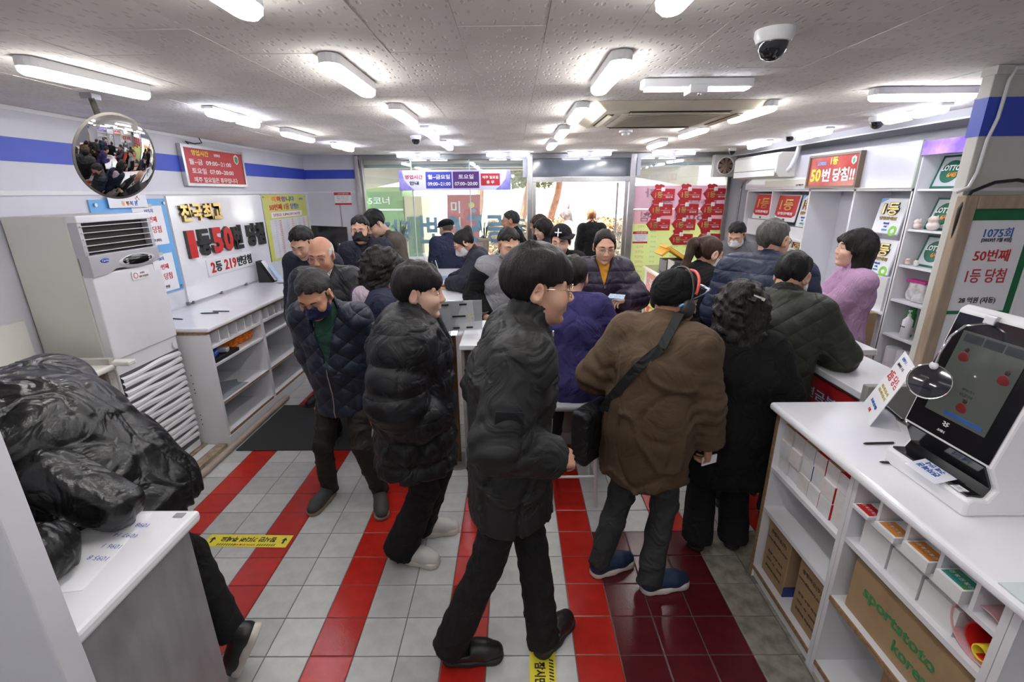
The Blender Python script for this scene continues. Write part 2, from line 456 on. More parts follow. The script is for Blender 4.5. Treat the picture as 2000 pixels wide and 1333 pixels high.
WOODF = mat('pale_wood_frame', (0.40, 0.30, 0.22), rough=0.5, var=0.22, vscale=6, stretch=(6, 6, 1))
GLASS = mat('window_glass', (0.95, 0.98, 0.97), rough=0.0, trans=1.0, ior=1.0)
ACRYL = mat('clear_acrylic', (0.96, 0.97, 0.98), rough=0.02, trans=1.0, ior=1.06)

def glass_mat(name, tint=(0.96, 0.99, 0.98), refl=0.08):
    m = bpy.data.materials.new(name); m.use_nodes = True; nt = m.node_tree; nt.nodes.clear()
    o = nt.nodes.new('ShaderNodeOutputMaterial'); t = nt.nodes.new('ShaderNodeBsdfTransparent'); g = nt.nodes.new('ShaderNodeBsdfGlossy'); x = nt.nodes.new('ShaderNodeMixShader')
    t.inputs[0].default_value = (*tint, 1); g.inputs['Roughness'].default_value = 0.01; x.inputs[0].default_value = refl
    nt.links.new(t.outputs[0], x.inputs[1]); nt.links.new(g.outputs[0], x.inputs[2]); nt.links.new(x.outputs[0], o.inputs[0])
    return m
def veiled(name, veil):  # white translucent share put into the glass to imitate glare haze
    m = glass_mat(name, refl=0.09); nt = m.node_tree; o = [n for n in nt.nodes if n.type == 'OUTPUT_MATERIAL'][0]; src = o.inputs[0].links[0].from_socket
    tr = nt.nodes.new('ShaderNodeBsdfTranslucent'); tr.inputs[0].default_value = (.95, .97, 1, 1); x = nt.nodes.new('ShaderNodeMixShader'); x.inputs[0].default_value = veil
    nt.links.new(src, x.inputs[1]); nt.links.new(tr.outputs[0], x.inputs[2]); nt.links.new(x.outputs[0], o.inputs[0]); return m
PANE = veiled('pane_glass', 0.09); FILM = glass_mat('clear_film', (0.95, 0.96, 0.97), 0.12); LENS = glass_mat('lens_glass', (0.97, 0.97, 0.97), 0.10)

# ------------------------------------------------------------------ floor of square tiles
TS = 0.1962; OX, OY = -4.67 * TS, 7.84 * TS
grout = mat('grout', (0.16, 0.15, 0.14), rough=0.9, var=0.2, vscale=30)
def tile_mat(name, c, v, rough, c2=None):
    m = mat(name, c, rough=rough, var=v, vscale=14, bump=0.06, bscale=120, col2=c2)
    nt = m.node_tree; N = nt.nodes; b = N['Principled BSDF']
    oi = N.new('ShaderNodeObjectInfo'); src = b.inputs['Base Color'].links[0].from_socket
    hv = N.new('ShaderNodeHueSaturation'); mr = N.new('ShaderNodeMapRange'); mr.inputs[3].default_value = 0.86; mr.inputs[4].default_value = 1.1
    nt.links.new(oi.outputs['Random'], mr.inputs[0]); nt.links.new(mr.outputs[0], hv.inputs['Value']); nt.links.new(src, hv.inputs['Color']); nt.links.new(hv.outputs[0], b.inputs['Base Color'])
    return m
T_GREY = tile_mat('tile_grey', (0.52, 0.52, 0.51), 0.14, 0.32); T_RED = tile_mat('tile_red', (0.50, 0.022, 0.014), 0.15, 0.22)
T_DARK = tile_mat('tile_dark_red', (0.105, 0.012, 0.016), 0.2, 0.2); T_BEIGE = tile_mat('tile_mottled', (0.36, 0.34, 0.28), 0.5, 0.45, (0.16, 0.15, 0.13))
floor = MB().box(-3.6, 3.6, -2.2, 7.1, -0.12, -0.004).build('floor', grout); tag(floor, kind='structure')
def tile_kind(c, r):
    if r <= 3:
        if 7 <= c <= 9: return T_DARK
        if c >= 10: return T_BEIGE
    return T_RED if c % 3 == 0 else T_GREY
_tm = {}
def tile_me(m):
    if m.name not in _tm:
        h = TS / 2 - 0.0022; b = 0.003
        q = MB(); V = []
        for z, e in ((-.004, h), (-.0015, h), (0, h - b)): V += [(-e, -e, z), (e, -e, z), (e, e, z), (-e, e, z)]
        q._add(V, [(8, 9, 10, 11)] + [(k*4+i, k*4+(i+1) % 4, k*4+4+(i+1) % 4, k*4+4+i) for k in (0, 1) for i in range(4)])
        _tm[m.name] = q.mesh('tile', m)
    return _tm[m.name]
far_tiles = {}
for r in range(-4, 28):
    for c in range(-10, 22):
        x, y = OX + (c + .5) * TS, OY + (r + .5) * TS
        if y > 6.98 or x < -2.94 or x > 3.44: continue
        m = tile_kind(c, r)
        vis = (-8 <= c <= 10 and r <= 10)
        if vis:
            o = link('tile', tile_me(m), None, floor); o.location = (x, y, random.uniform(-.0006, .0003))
        else: far_tiles.setdefault(m.name, []).append((x, y))
for nm, L in far_tiles.items():
    q = MB(); h = TS / 2 - 0.0022
    for x, y in L: q.box(x - h, x + h, y - h, y + h, -.004, 0)
    o = q.build('tile_field', MATS[nm], floor); tag(o, kind='stuff')

# ------------------------------------------------------------------ ceiling of fibre panels
CZ = 2.46
CEIL = mat('ceiling_fibreboard', (0.78, 0.74, 0.70), rough=0.85, var=0.10, vscale=1.6, bump=0.10, bscale=35)
def worm(m):
    nt = m.node_tree; N = nt.nodes; L = nt.links; b = N['Principled BSDF']
    tc = N.new('ShaderNodeTexCoord'); vo = N.new('ShaderNodeTexVoronoi'); vo.voronoi_dimensions = '2D'; vo.inputs['Scale'].default_value = 30; vo.inputs['Randomness'].default_value = 1.0
    mp = N.new('ShaderNodeMapping'); mp.inputs['Scale'].default_value = (1.0, 0.42, 1.0); mp.inputs['Rotation'].default_value = (0, 0, 0.5)
    L.new(tc.outputs['Object'], mp.inputs[0]); L.new(mp.outputs[0], vo.inputs['Vector'])
    mr = N.new('ShaderNodeMapRange'); mr.inputs[1].default_value = 0.10; mr.inputs[2].default_value = 0.20
    L.new(vo.outputs['Distance'], mr.inputs[0])
    bp = N.new('ShaderNodeBump'); bp.inputs['Strength'].default_value = 0.55; bp.inputs['Distance'].default_value = 0.004; L.new(mr.outputs[0], bp.inputs['Height'])
    old = b.inputs['Normal'].links[0].from_socket; L.new(old, bp.inputs['Normal']); L.new(bp.outputs[0], b.inputs['Normal'])
    mx = N.new('ShaderNodeMixRGB'); mx.blend_type = 'MULTIPLY'; mx.inputs[0].default_value = 0.18
    L.new(b.inputs['Base Color'].links[0].from_socket, mx.inputs[1]); L.new(mr.outputs[0], mx.inputs[2]); L.new(mx.outputs[0], b.inputs['Base Color'])
    oi = N.new('ShaderNodeObjectInfo'); r2 = N.new('ShaderNodeMapRange'); r2.inputs[3].default_value = 0.95; r2.inputs[4].default_value = 1.04; hv = N.new('ShaderNodeHueSaturation')
    L.new(oi.outputs['Random'], r2.inputs[0]); L.new(r2.outputs[0], hv.inputs['Value']); L.new(mx.outputs[0], hv.inputs['Color']); L.new(hv.outputs[0], b.inputs['Base Color'])
worm(CEIL)
SEAM = mat('ceiling_seam', (0.30, 0.28, 0.25), rough=0.9)
ceiling = MB().box(-3.6, 3.6, -2.2, 7.1, CZ + .012, CZ + .10).build('ceiling', SEAM); tag(ceiling, kind='structure')
PW, PL = 0.289, 0.572
pm = MB().box(-PW/2 + .0008, PW/2 - .0008, -PL/2 + .0008, PL/2 - .0008, 0, .014).mesh('panel', CEIL)
far_panels = MB()
for i in range(-11, 12):
    off = 0.286 if i % 2 else 0.0
    for j in range(-5, 14):
        x = -0.0315 + i * PW; y = 0.02 + off + (j + .5) * PL
        if abs(x) > 3.55 or y > 7.0: continue
        if y < 0.9: far_panels.box(x - PW/2 + .001, x + PW/2 - .001, y - PL/2 + .001, y + PL/2 - .001, CZ, CZ + .014); continue
        o = link('panel', pm, None, ceiling); o.location = (x, y, CZ + random.uniform(-.0005, .0025))
o = far_panels.build('panel_field', CEIL, ceiling); tag(o, kind='stuff')

# ------------------------------------------------------------------ walls
WL, WR, WF = -2.95, 3.45, 7.0
o = MB().box(WL - .12, WL, -2.2, WF + .1, 0, CZ + .02).build('wall_left', WHITE_W); tag(o, kind='structure'); wall_left = o
MB().box(WL, WL + .004, -2.2, WF, 2.150, 2.285).build('blue_stripe', BLUE, wall_left)
MB().box(WL, WL + .012, -2.2, WF, 1.955, 1.985).build('trim_strip', WHITE, wall_left, bevel=.004)
MB().box(WL, WL + .010, -2.2, WF, 2.435, 2.458).build('cornice', WHITE, wall_left)
o = MB().box(WR, WR + .12, -2.2, WF + .1, 0, CZ + .02).build('wall_right', WHITE_W); tag(o, kind='structure'); wall_right = o
o = MB().box(-3.6, 3.6, -2.2, -2.1, 0, CZ + .02).build('wall_back', WHITE_W); tag(o, kind='structure')
# far wall pieces either side of the shop front
fw = MB().box(WL, -2.22, WF, WF + .10, 0, CZ + .02); fw.box(3.07, WR, WF, WF + .10, 0, CZ + .02)
wall_far = fw.build('wall_far', WHITE_W); tag(wall_far, kind='structure')
for x0, x1 in ((WL, -2.24), (3.09, WR)): MB().box(x0, x1, WF - .004, WF, 2.155, 2.275).build('blue_stripe', BLUE, wall_far)
MB().box(WL, -2.24, WF - .008, WF, 1.965, 1.985).build('trim_strip', WHITE, wall_far)
MB().box(-2.50, -2.49, WF - .006, WF, 0, 1.965).build('panel_joint', SEAM, wall_far)
# column on the right with a blue band and conduit
o = MB().box(2.115, 3.2, 2.30, 2.36, 0, CZ).build('wall_column', mat('column_paint', (0.60, 0.585, 0.55), rough=0.6, var=0.08, vscale=3), bevel=.004); tag(o, kind='structure'); column = o
MB().box(2.111, 3.2, 2.296, 2.364, 2.175, 2.335).build('blue_band', BLUE, column)
MB().box(2.111, 3.2, 2.290, 2.364, 2.425, CZ).build('cornice', mat('column_paint', (0, 0, 0)), column)
MB().box(2.112, 3.2, 2.296, 2.364, 1.938, 1.952).build('joint_strip', WHITE, column)
cnd = MB().tube([(2.30, 2.285, 2.45), (2.185, 2.285, 2.445), (2.168, 2.285, 2.40), (2.165, 2.285, 2.25), (2.145, 2.285, 2.16), (2.14, 2.285, 2.02), (2.115, 2.28, 1.955), (2.06, 2.28, 1.93)], .0075, 8)
o = cnd.build('cable_conduit', WPLAS, smooth=True); tag(o, 'white cable running down the blue-banded column', 'cable')
o = MB().tube([(2.095, 2.268, 1.70), (2.085, 2.262, 1.80), (2.08, 2.26, 1.86), (2.11, 2.255, 1.935), (2.2, 2.25, 1.975), (2.3, 2.25, 1.985), (2.42, 2.25, 1.965), (2.6, 2.25, 1.93)], .008, 8).build('cable', BLACKP, smooth=True)
tag(o, 'black cable looping over the top of the wooden notice board', 'cable')
# cornice box on the right
o = MB().box(3.02, WR, 2.4, WF, 2.405, CZ).build('trim_1', mat('grey_cornice', (0.42, 0.42, 0.44), rough=0.6)); tag(o, kind='structure')
o = MB().tube([(3.01, 2.8, 2.398), (3.01, 4.5, 2.400), (3.01, 6.3, 2.395), (2.98, 6.95, 2.40)], .006, 6).build('cable', WPLAS); tag(o, 'thin white cable along the right edge of the ceiling', 'cable')

# ------------------------------------------------------------------ shop front: posts, panes, door header
sf = thing('window_1', None, None, (0, WF, 0)); tag(sf, kind='structure')
def post(x0, x1, z0=0, z1=2.455, y0=WF - .04, y1=WF + .06, m=STEEL, p=sf, nm='window_post'): return MB().box(x0, x1, y0, y1, z0, z1).build(nm, m, p, bevel=.004)
post(-2.22, -2.165); post(-2.15, -2.115, m=DSTEEL); post(0.205, 0.28); post(1.655, 1.735); post(3.03, 3.085)
MB().box(-2.17, 3.05, WF - .03, WF + .05, 2.40, 2.458).build('window_rail', DSTEEL, sf)
MB().box(-2.12, 0.21, WF - .03, WF + .05, .95, 1.02).build('window_rail', STEEL, sf)
MB().box(-2.12, 0.21, WF, WF + .03, 0, .95).build('lower_panel', WHITE, sf)
MB().box(1.73, 3.04, WF - .03, WF + .05, .20, .27).build('window_rail', STEEL, sf)
MB().box(1.73, 3.04, WF, WF + .03, 0, .20).build('lower_panel', GREYP, sf)
MB().box(0.28, 1.655, WF - .035, WF + .05, 2.085, 2.155).build('door_header', STEEL, sf, bevel=.004)
MB().box(0.28, 1.655, WF + .01, WF + .03, 2.155, 2.40).build('header_panel', mat('dark_header_glass', (0.13, 0.15, 0.18), rough=0.12, coat=0.5), sf)
MB().box(-2.12, 0.205, WF + .008, WF + .014, 1.02, 2.40).build('pane', PANE, sf)
MB().box(1.735, 3.03, WF + .008, WF + .014, .27, 2.40).build('pane', PANE, sf)
MB().box(-.62, -.605, WF + .004, WF + .02, 1.02, 2.40).build('pane_joint', mat('pane_edge', (0.55, 0.68, 0.66), rough=0.3), sf)
MB().box(-1.44, -1.425, WF + .004, WF + .02, 1.02, 2.40).build('pane_joint', MATS['pane_edge'], sf)
MB().box(0.14, 0.205, WF - .06, WF - .03, 2.15, 2.40).build('lock_box', mat('grey_enamel', (0.40, 0.42, 0.45), rough=0.4), sf, bevel=.004)
MB().box(1.735, 1.79, WF - .06, WF - .03, 2.16, 2.40).build('lock_box', MATS['grey_enamel'], sf, bevel=.004)
# open glass door leaves
d = thing('door_1', None, None, (0.33, WF, 0)); tag(d, kind='structure')
MB().box(0.300, 0.318, WF, WF + .62, .02, 2.08).build('pane', PANE, d); MB().box(0.285, 0.333, WF - .01, WF + .03, 0, 2.085).build('door_stile', STEEL, d)
MB().box(0.296, 0.322, WF + .58, WF + .62, .02, 2.08).build('door_stile', DSTEEL, d)
d = thing('door_2', None, None, (1.62, WF, 0)); tag(d, kind='structure')
MB().box(1.612, 1.630, WF, WF + .62, .02, 2.08).build('pane', PANE, d); MB().box(1.598, 1.646, WF - .01, WF + .03, 0, 2.085).build('door_stile', STEEL, d)
MB().box(1.608, 1.634, WF + .58, WF + .62, .02, 2.08).build('door_stile', DSTEEL, d)
MB().tube([(1.60, WF + .3, .9), (1.57, WF + .3, .92), (1.57, WF + .3, 1.25), (1.60, WF + .3, 1.27)], .012, 8).build('handle', CHROME, d, smooth=True)
# backward shop letters on the left pane (read from outside)
PBLUE = mat('pane_letters_blue', (0.32, 0.50, 0.66), rough=0.6); 
for body, x, w in (('번', -1.24, .26), ('0', -.89, .25), ('5', -.555, .25), ('등', -.27, .27), ('1', -.02, .12)):
    lettering(sf, body, (x, WF + .016, 1.44), (-1, 0, 0), (0, 0, 1), .40, PBLUE, w=w, bold=.03, ext=.0005)
lettering(sf, '당첨', (-1.78, WF + .016, 1.42), (-1, 0, 0), (0, 0, 1), .34, PBLUE, w=.56, bold=.03, ext=.0005)
lettering(sf, '국', (.12, WF + .016, 1.46), (-1, 0, 0), (0, 0, 1), .24, PBLUE, w=.14, bold=.03, ext=.0005)

# ------------------------------------------------------------------ the street outside
PAVE = mat('pavement', (0.55, 0.53, 0.50), rough=0.85, var=0.12, vscale=3)
o = MB().box(-25, 25, WF + .10, 45, -.14, -.02).build('street_pavement', PAVE); tag(o, kind='structure')
SOFF = mat('street_soffit_beige', (0.55, 0.50, 0.42), rough=0.7)
sof = MB().box(-4.5, 4.5, WF + .12, WF + 1.25, 2.34, 2.60); o = sof.build('trim_2', SOFF); tag(o, kind='structure')
MB().box(-4.5, 4.5, WF + .12, WF + .20, 2.30, 2.345).build('soffit_edge', mat('blue_grey_edge', (0.10, 0.16, 0.24), rough=0.5), o)
# arched fascia of the arcade
q = MB(); P = [(-2.9, 2.6)]
for i in range(25): t = -1 + 2 * i / 24; P.append((-2.9 + 5.8 * i / 24, 1.98 + .33 * (1 - t * t)))
P += [(2.9, 2.6)]
q.prism([(p[0] , p[1]) for p in P][::-1], (0.2, WF + 1.25, 0), (1, 0, 0), (0, 0, 1), -.2)
q.build('arch_fascia', SOFF, o)
# green bank booth
b = thing('bank_booth', 'green bank cash corner booth outside the left window', 'booth', (-2.5, 8.9, -.02))
BG1 = mat('bank_green', (0.10, 0.30, 0.06), rough=0.5, var=0.1); BG2 = mat('bank_green_dark', (0.02, 0.13, 0.05), rough=0.5)
MB().box(-4.0, -1.95, 8.6, 9.6, -.02, 1.98).build('wall_panel', BG1, b); MB().box(-4.0, -1.93, 8.57, 9.6, 1.98, 2.06).build('roof_cap', mat('bank_green_light', (0.25, 0.42, 0.12), rough=0.5), b)
MB().box(-4.0, -1.95, 8.57, 8.6, 1.66, 1.69).build('sill_line', WPLAS, b); MB().box(-3.0, -2.35, 8.58, 8.6, .5, 1.6).build('panel_light', mat('bank_green_mid', (0.18, 0.40, 0.06), rough=0.5), b)
MB().box(-1.93, -1.62, 8.62, 9.5, -.02, 1.9).build('door_frame', mat('booth_cream', (0.62, 0.55, 0.35), rough=0.5), b); MB().box(-1.90, -1.66, 8.60, 8.64, .3, 1.55).build('booth_door', BG2, b)
lettering(b, '공동365코너', (-2.6, 8.565, 1.83), (1, 0, 0), (0, 0, 1), .13, WPRINT, w=.85, bold=.01)
# red advertising banner on its stand
b = thing('banner_stand', 'tall red banner on a stand outside the left window', 'banner', (-.86, 8.2, -.02))
BRED = mat('banner_red', (0.62, 0.03, 0.06), rough=0.6)
MB().hexa([(-1.18, 8.1, .10), (-.62, 8.1, .10), (-.62, 8.11, .10), (-1.18, 8.11, .10), (-1.10, 8.2, 1.92), (-.55, 8.2, 1.92), (-.55, 8.21, 1.92), (-1.10, 8.21, 1.92)]).build('banner_cloth', BRED, b)
for s in (-1, 1): MB().tube([(-.86 + s * .25, 8.26, -.02), (-.86 - s * .25, 8.24, 1.93)], .01, 6).build('stand_pole', DSTEEL, b)
for i, ch in enumerate('미리부쳐'): lettering(b, ch, (-.97, 8.18 - i * .012, 1.72 - i * .26), (1, 0, 0), (0, .05, 1), .20, WPRINT, bold=.02)
MB().ball((-.70, 8.18, 1.75), (.05, .01, .05)).build('logo_disc', YEL, b); MB().ball((-.66, 8.18, 1.66), (.035, .01, .035)).build('logo_disc', LBLUE, b)
# hedge, trees, car, chain
def leafy(lo, hi, n, size, seed):
    r = np.random.default_rng(seed); c = r.uniform(lo, hi, (n, 3)); d = r.normal(size=(n, 2, 3)) * size
    V = np.concatenate([c - d[:, 0] - d[:, 1], c + d[:, 0] - d[:, 1], c + d[:, 0] + d[:, 1], c - d[:, 0] + d[:, 1]], 1).reshape(-1, 3)
    return V, np.arange(4 * n).reshape(-1, 4)
HEDGE = mat('dry_hedge_leaf', (0.42, 0.24, 0.12), rough=0.8, var=0.5, vscale=3, col2=(0.25, 0.22, 0.10))
for (x0, x1), lab in (((-.6, 1.28), 'brown clipped hedge outside left of the concrete post'), ((1.85, 6.0), 'brown clipped hedge outside right of the concrete post')):
    V, Q = leafy((x0, 11.2, 0), (x1, 12.2, 1.32), int(2600 * (x1 - x0)), .022, int(x0 * 10 + 50))
    V2, Q2 = leafy((x0, 11.15, 0), (x1, 11.25, 1.30), int(900 * (x1 - x0)), .02, 3)
    me = qmesh('hedge', np.concatenate([V, V2]), np.concatenate([Q, Q2 + len(V)]), HEDGE, False); h = link('hedge', me); tag(h, lab, 'hedge')
    MB().box(x0 + .05, x1 - .05, 11.3, 12.1, -.02, 1.2).build('hedge_core', mat('hedge_twigs', (0.16, 0.10, 0.06), rough=0.9), h)
o = MB().box(1.36, 1.78, 11.3, 11.7, -.02, 3.2).build('street_pillar', mat('concrete_pale', (0.60, 0.58, 0.55), rough=0.8, var=0.1), bevel=.02); tag(o, 'pale concrete pillar standing between the two hedges', 'pillar')
BARK = mat('pine_bark', (0.35, 0.17, 0.10), rough=0.9, var=0.4, vscale=12)
NEED = mat('pine_needles', (0.16, 0.20, 0.08), rough=0.8, var=0.4)
def pine(x, y, dx, h, seed, lab):
    t = thing('pine_tree', lab, 'tree', (x, y, -.02), group='pine trees by the car park')
    pts = [(x + dx * (i / 7) ** 1.2 * h + .06 * math.sin(i * 1.7 + seed), y, -.02 + h * i / 7) for i in range(8)]
    MB().tube(pts, [.13 - .011 * i for i in range(8)], 8).build('trunk', BARK, t, smooth=True)
    r = np.random.default_rng(seed); VV = []; QQ = []; n = 0
    for k in range(6):
        a = Vector(pts[4 + k % 4]); e = a + Vector((r.uniform(-1.3, 1.3), r.uniform(-.6, .6), r.uniform(-.2, .7)))
        MB().tube([a, (a + e) / 2 + Vector((0, 0, .12)), e], [.045, .03, .012], 6).build('branch', BARK, t)
        V, Q = leafy(np.array(e) - (.55, .4, .22), np.array(e) + (.55, .4, .22), 420, .028, seed * 10 + k); VV.append(V); QQ.append(Q + n); n += len(V)
    f = link('foliage', qmesh('foliage', np.concatenate(VV), np.concatenate(QQ), NEED, False), None, t); tag(f, kind='stuff')
pine(.2, 13.5, .12, 4.2, 1, 'leaning red-barked pine tree outside, left of the others in the doorway'); pine(1.0, 14.2, .16, 4.4, 2, 'leaning red-barked pine tree outside, middle one in the doorway')
pine(1.35, 14.6, .30, 4.4, 3, 'leaning red-barked pine tree outside, right one in the doorway'); pine(-1.2, 12.6, .22, 4.0, 4, 'pine tree outside behind the red banner')
car = thing('parked_car', 'white parked car outside behind the hedge', 'car', (4.6, 17.5, -.02))
CARW = mat('car_white', (0.75, 0.76, 0.78), rough=0.25, coat=0.5)
prof = [(-2.1, .35), (-2.15, .75), (-1.9, .88), (-1.1, .95), (-.55, 1.40), (.75, 1.42), (1.5, .98), (2.05, .92), (2.15, .6), (2.1, .35)]
MB().prism(prof, (4.6, 16.7, 0), (1, 0, 0), (0, 0, 1), -1.65).build('body', CARW, car, bevel=.06)
MB().prism([(-.98, .98), (-.52, 1.34), (.08, 1.34), (.08, .98)], (4.6, 16.69, 0), (1, 0, 0), (0, 0, 1), -.02).build('window', BLACKG, car); MB().prism([(.16, .98), (.16, 1.34), (.7, 1.35), (1.3, .98)], (4.6, 16.69, 0), (1, 0, 0), (0, 0, 1), -.02).build('window', BLACKG, car)
for x in (-1.35, 1.35): w = MB().cyl((4.6 + x, 16.6, .32), (4.6 + x, 16.85, .32), .33, n=24).build('wheel', BLACKP, car); MB().cyl((4.6 + x, 16.58, .32), (4.6 + x, 16.61, .32), .2, n=20).build('hubcap', STEEL, w)
o = MB().box(-14, 14, 24, 25, -.02, 5.0).build('wall_street', mat('far_facade', (0.72, 0.70, 0.66), rough=0.8, var=0.15, vscale=1)); tag(o, kind='structure')
bc = thing('street_barrier', 'red barrier rail outside the open door', 'barrier', (.9, 8.2, -.02))
MB().box(.78, 1.20, 8.18, 8.22, .42, .50).build('rail', RED, bc); MB().hexa([(.62, 8.19, 1.0), (.70, 8.19, 1.0), (.70, 8.22, 1.0), (.62, 8.22, 1.0), (.80, 8.19, .46), (.88, 8.19, .46), (.88, 8.22, .46), (.80, 8.22, .46)]).build('brace', RED, bc)
for x in (.66, 1.18): MB().cyl((x, 8.2, -.02), (x, 8.2, 1.0 if x < 1 else .5), .02, n=10).build('post', DSTEEL, bc)
bk = thing('bicycle', 'bicycle parked by the hedge outside the door', 'bicycle', (1.0, 10.6, -.02))
for x in (.75, 1.65):
    MB().tube([(x + .33 * math.cos(t * math.pi / 12), 10.6, .33 + .33 * math.sin(t * math.pi / 12)) for t in range(25)], .018, 6).build('wheel', BLACKP, bk)
MB().tube([(.75, 10.6, .33), (.95, 10.6, .78), (1.45, 10.6, .80), (1.2, 10.6, .30), (.95, 10.6, .78)], .016, 6).build('frame', DSTEEL, bk); MB().tube([(1.65, 10.6, .33), (1.45, 10.6, .80), (1.42, 10.6, 1.0), (1.30, 10.45, 1.02)], .014, 6).build('fork', DSTEEL, bk)
MB().ball((.93, 10.6, .90), (.12, .06, .03)).build('saddle', BLACKP, bk)

# ------------------------------------------------------------------ ceiling lamps
LED = mat('lamp_diffuser', (0.9, 0.9, 0.9), rough=0.4, emit=(1.0, 0.985, 0.965), estr=LAMP_POWER)
LEDC = mat('lamp_diffuser_cool', (0.9, 0.9, 0.95), rough=0.4, emit=(0.84, 0.87, 1.0), estr=LAMP_POWER * .7)
def rrect(w, l, n=6):
    P = []
    for cx, cy, a0 in ((w/2 - w/2, l/2 - w/2, 0), (0, -(l/2 - w/2), math.pi)):
        for i in range(n + 1): t = a0 + math.pi * i / n; P.append((w/2 * math.cos(t), cy + w/2 * math.sin(t)))
    return P
def lamp_meshes(l, w, m):
    P = rrect(w, l); q = MB(); k = len(P)
    # body
    a = MB(); a.prism(P, (0, 0, -.034), (1, 0, 0), (0, 1, 0), .034)
    V = [(x * .97, y * .995, -.034) for x, y in P] + [(x * .92, y * .99, -.050) for x, y in P] + [(x * .66, y * .96, -.060) for x, y in P]
    b = MB()._add(V, [tuple(range(2*k, 3*k))[::-1]] + [(r*k + i, r*k + (i+1) % k, (r+1)*k + (i+1) % k, (r+1)*k + i) for r in (0, 1) for i in range(k)])
    return a.mesh('housing', WPLAS), b.mesh('diffuser', m)
tube_ms = lamp_meshes(.56, .085, LED)
def lamp(x, y, rz, label, ms=tube_ms, group='tube lamps on the ceiling'):
    t = thing('ceiling_lamp', label, 'lamp', (x, y, CZ - .0015), rz, group)
    link('housing', ms[0], None, t, local=True); link('diffuser', ms[1], None, t, local=True)
    return t
COLS = {-1.83: 'far left', -.70: 'left of centre', .42: 'right of centre', 1.54: 'right'}
ROWS = ((1.20, 'nearest'), (2.27, 'second'), (3.32, 'third'), (4.33, 'fourth'), (5.38, 'fifth'))
dbl = lamp_meshes(.26, .075, LEDC)
def dlamp(x, y, rz, label, group='twin LED lamps'):
    t = thing('twin_lamp', label, 'lamp', (x, y, CZ - .0015), rz, group)
    MB().box(-.035, .035, -.29, .29, -.014, 0).build('housing', WPLAS, t, local=True); MB().box(-.022, .022, -.03, .03, -.05, -.014).build('sensor_hub', WPLAS, t, local=True)
    for s in (-1, 1):
        o = link('diffuser', dbl[1], None, t, local=True); o.location = (0, s * .155, .008)
    return t
for cx, cn in COLS.items():
    for ry, rn in ROWS:
        if cx == -1.83 and rn in ('nearest',): continue
        if cx == 1.54 and rn in ('nearest', 'second'): continue
        lab = 'white tube lamp on the ceiling, %s in the row %s' % (rn, cn)
        if cx == -1.83 and rn in ('third', 'fifth'): dlamp(cx, ry + .05, 0, 'twin LED lamp on the ceiling, %s in the row %s' % (rn, cn))
        elif cx == -.70 and rn in ('fourth', 'fifth'): dlamp(cx, ry, 0, 'twin LED lamp on the ceiling, %s in the row %s' % (rn, cn))
        else: lamp(cx, ry, math.radians(-8) if (cx < -1 and rn == 'second') else 0, lab)
lamp(2.18, 2.76, math.pi / 2, 'white tube lamp set across the ceiling beside the blue-banded column')
for y, n in ((3.50, 'nearest the column'), (4.62, 'above the red framed sign'), (5.60, 'nearest the fan')): dlamp(2.74, y, math.radians(-6), 'twin LED lamp along the right shelves, ' + n)
for x, n in ((-1.25, 'leftmost'), (-.06, 'second from the left'), (1.02, 'third from the left'), (2.13, 'rightmost')): dlamp(x, 6.62, math.pi / 2, 'twin LED lamp along the window wall, ' + n)
# unseen lamps added behind the camera to light the foreground
for x, n in ((-1.8, 'left'), (.0, 'centre'), (1.8, 'right')):
    for y, k in ((-.1, 'above the camera'), (-1.2, 'at the rear wall')): lamp(x, y, 0, 'unseen tube lamp added to light the foreground, on the ceiling %s, %s' % (k, n))
t = thing('emergency_lamp', 'LED strip lamp with a square sensor box above the air-conditioning cassette', 'lamp', (.88, 2.50, CZ - .0015))
MB().box(.62, 1.145, 2.465, 2.535, CZ - .042, CZ - .002).build('housing', WPLAS, t, bevel=.006)
for x0, x1 in ((.64, .83), (.935, 1.125)): MB().box(x0, x1, 2.468, 2.532, CZ - .05, CZ - .041).build('led_strip', LEDC, t)
MB().box(.84, .925, 2.455, 2.545, CZ - .068, CZ - .03).build('sensor_box', WPLAS, t, bevel=.004); MB().ball((.885, 2.46, CZ - .072), .009).build('sensor', CHROME, t, smooth=True)

# ceiling cassette air conditioner
t = thing('ceiling_cassette', 'yellowed ceiling air-conditioning cassette with four slots and a grille', 'air conditioner', (.95, 3.5, CZ))
q = MB(); A = [(.50, 3.04), (1.56, 3.04), (1.56, 3.98), (.50, 3.98)]; B = [(.57, 3.11), (1.49, 3.11), (1.49, 3.91), (.57, 3.91)]
q.hexa([(x, y, CZ - .045) for x, y in B] + [(x, y, CZ) for x, y in A]); q.build('panel', IVORY, t, bevel=.006)
DK = mat('slot_dark', (0.03, 0.025, 0.02), rough=0.7)
for x0, x1, y0, y1 in ((.72, 1.34, 3.135, 3.185), (.72, 1.34, 3.835, 3.885), (.595, .645, 3.25, 3.77), (1.415, 1.465, 3.25, 3.77)):
    MB().box(x0, x1, y0, y1, CZ - .0475, CZ - .044).build('slot', DK, t); 
    o = MB().obox(((x0 + x1) / 2, (y0 + y1) / 2, CZ - .050), (x1 - x0 - .02, y1 - y0 - .012, .004), Matrix.Rotation(.35, 3, 'X' if x1 - x0 > y1 - y0 else 'Y')).build('vane', IVORY, t)
MB().box(.69, 1.37, 3.22, 3.80, CZ - .052, CZ - .044).build('grille_frame', IVORY, t, bevel=.003)
MB().box(.74, 1.32, 3.26, 3.76, CZ - .0535, CZ - .0515).build('grille_back', DK, t)
q = MB()
for i in range(39): x = .74 + i * .58 / 38; q.box(x - .002, x + .002, 3.26, 3.76, CZ - .0565, CZ - .053)
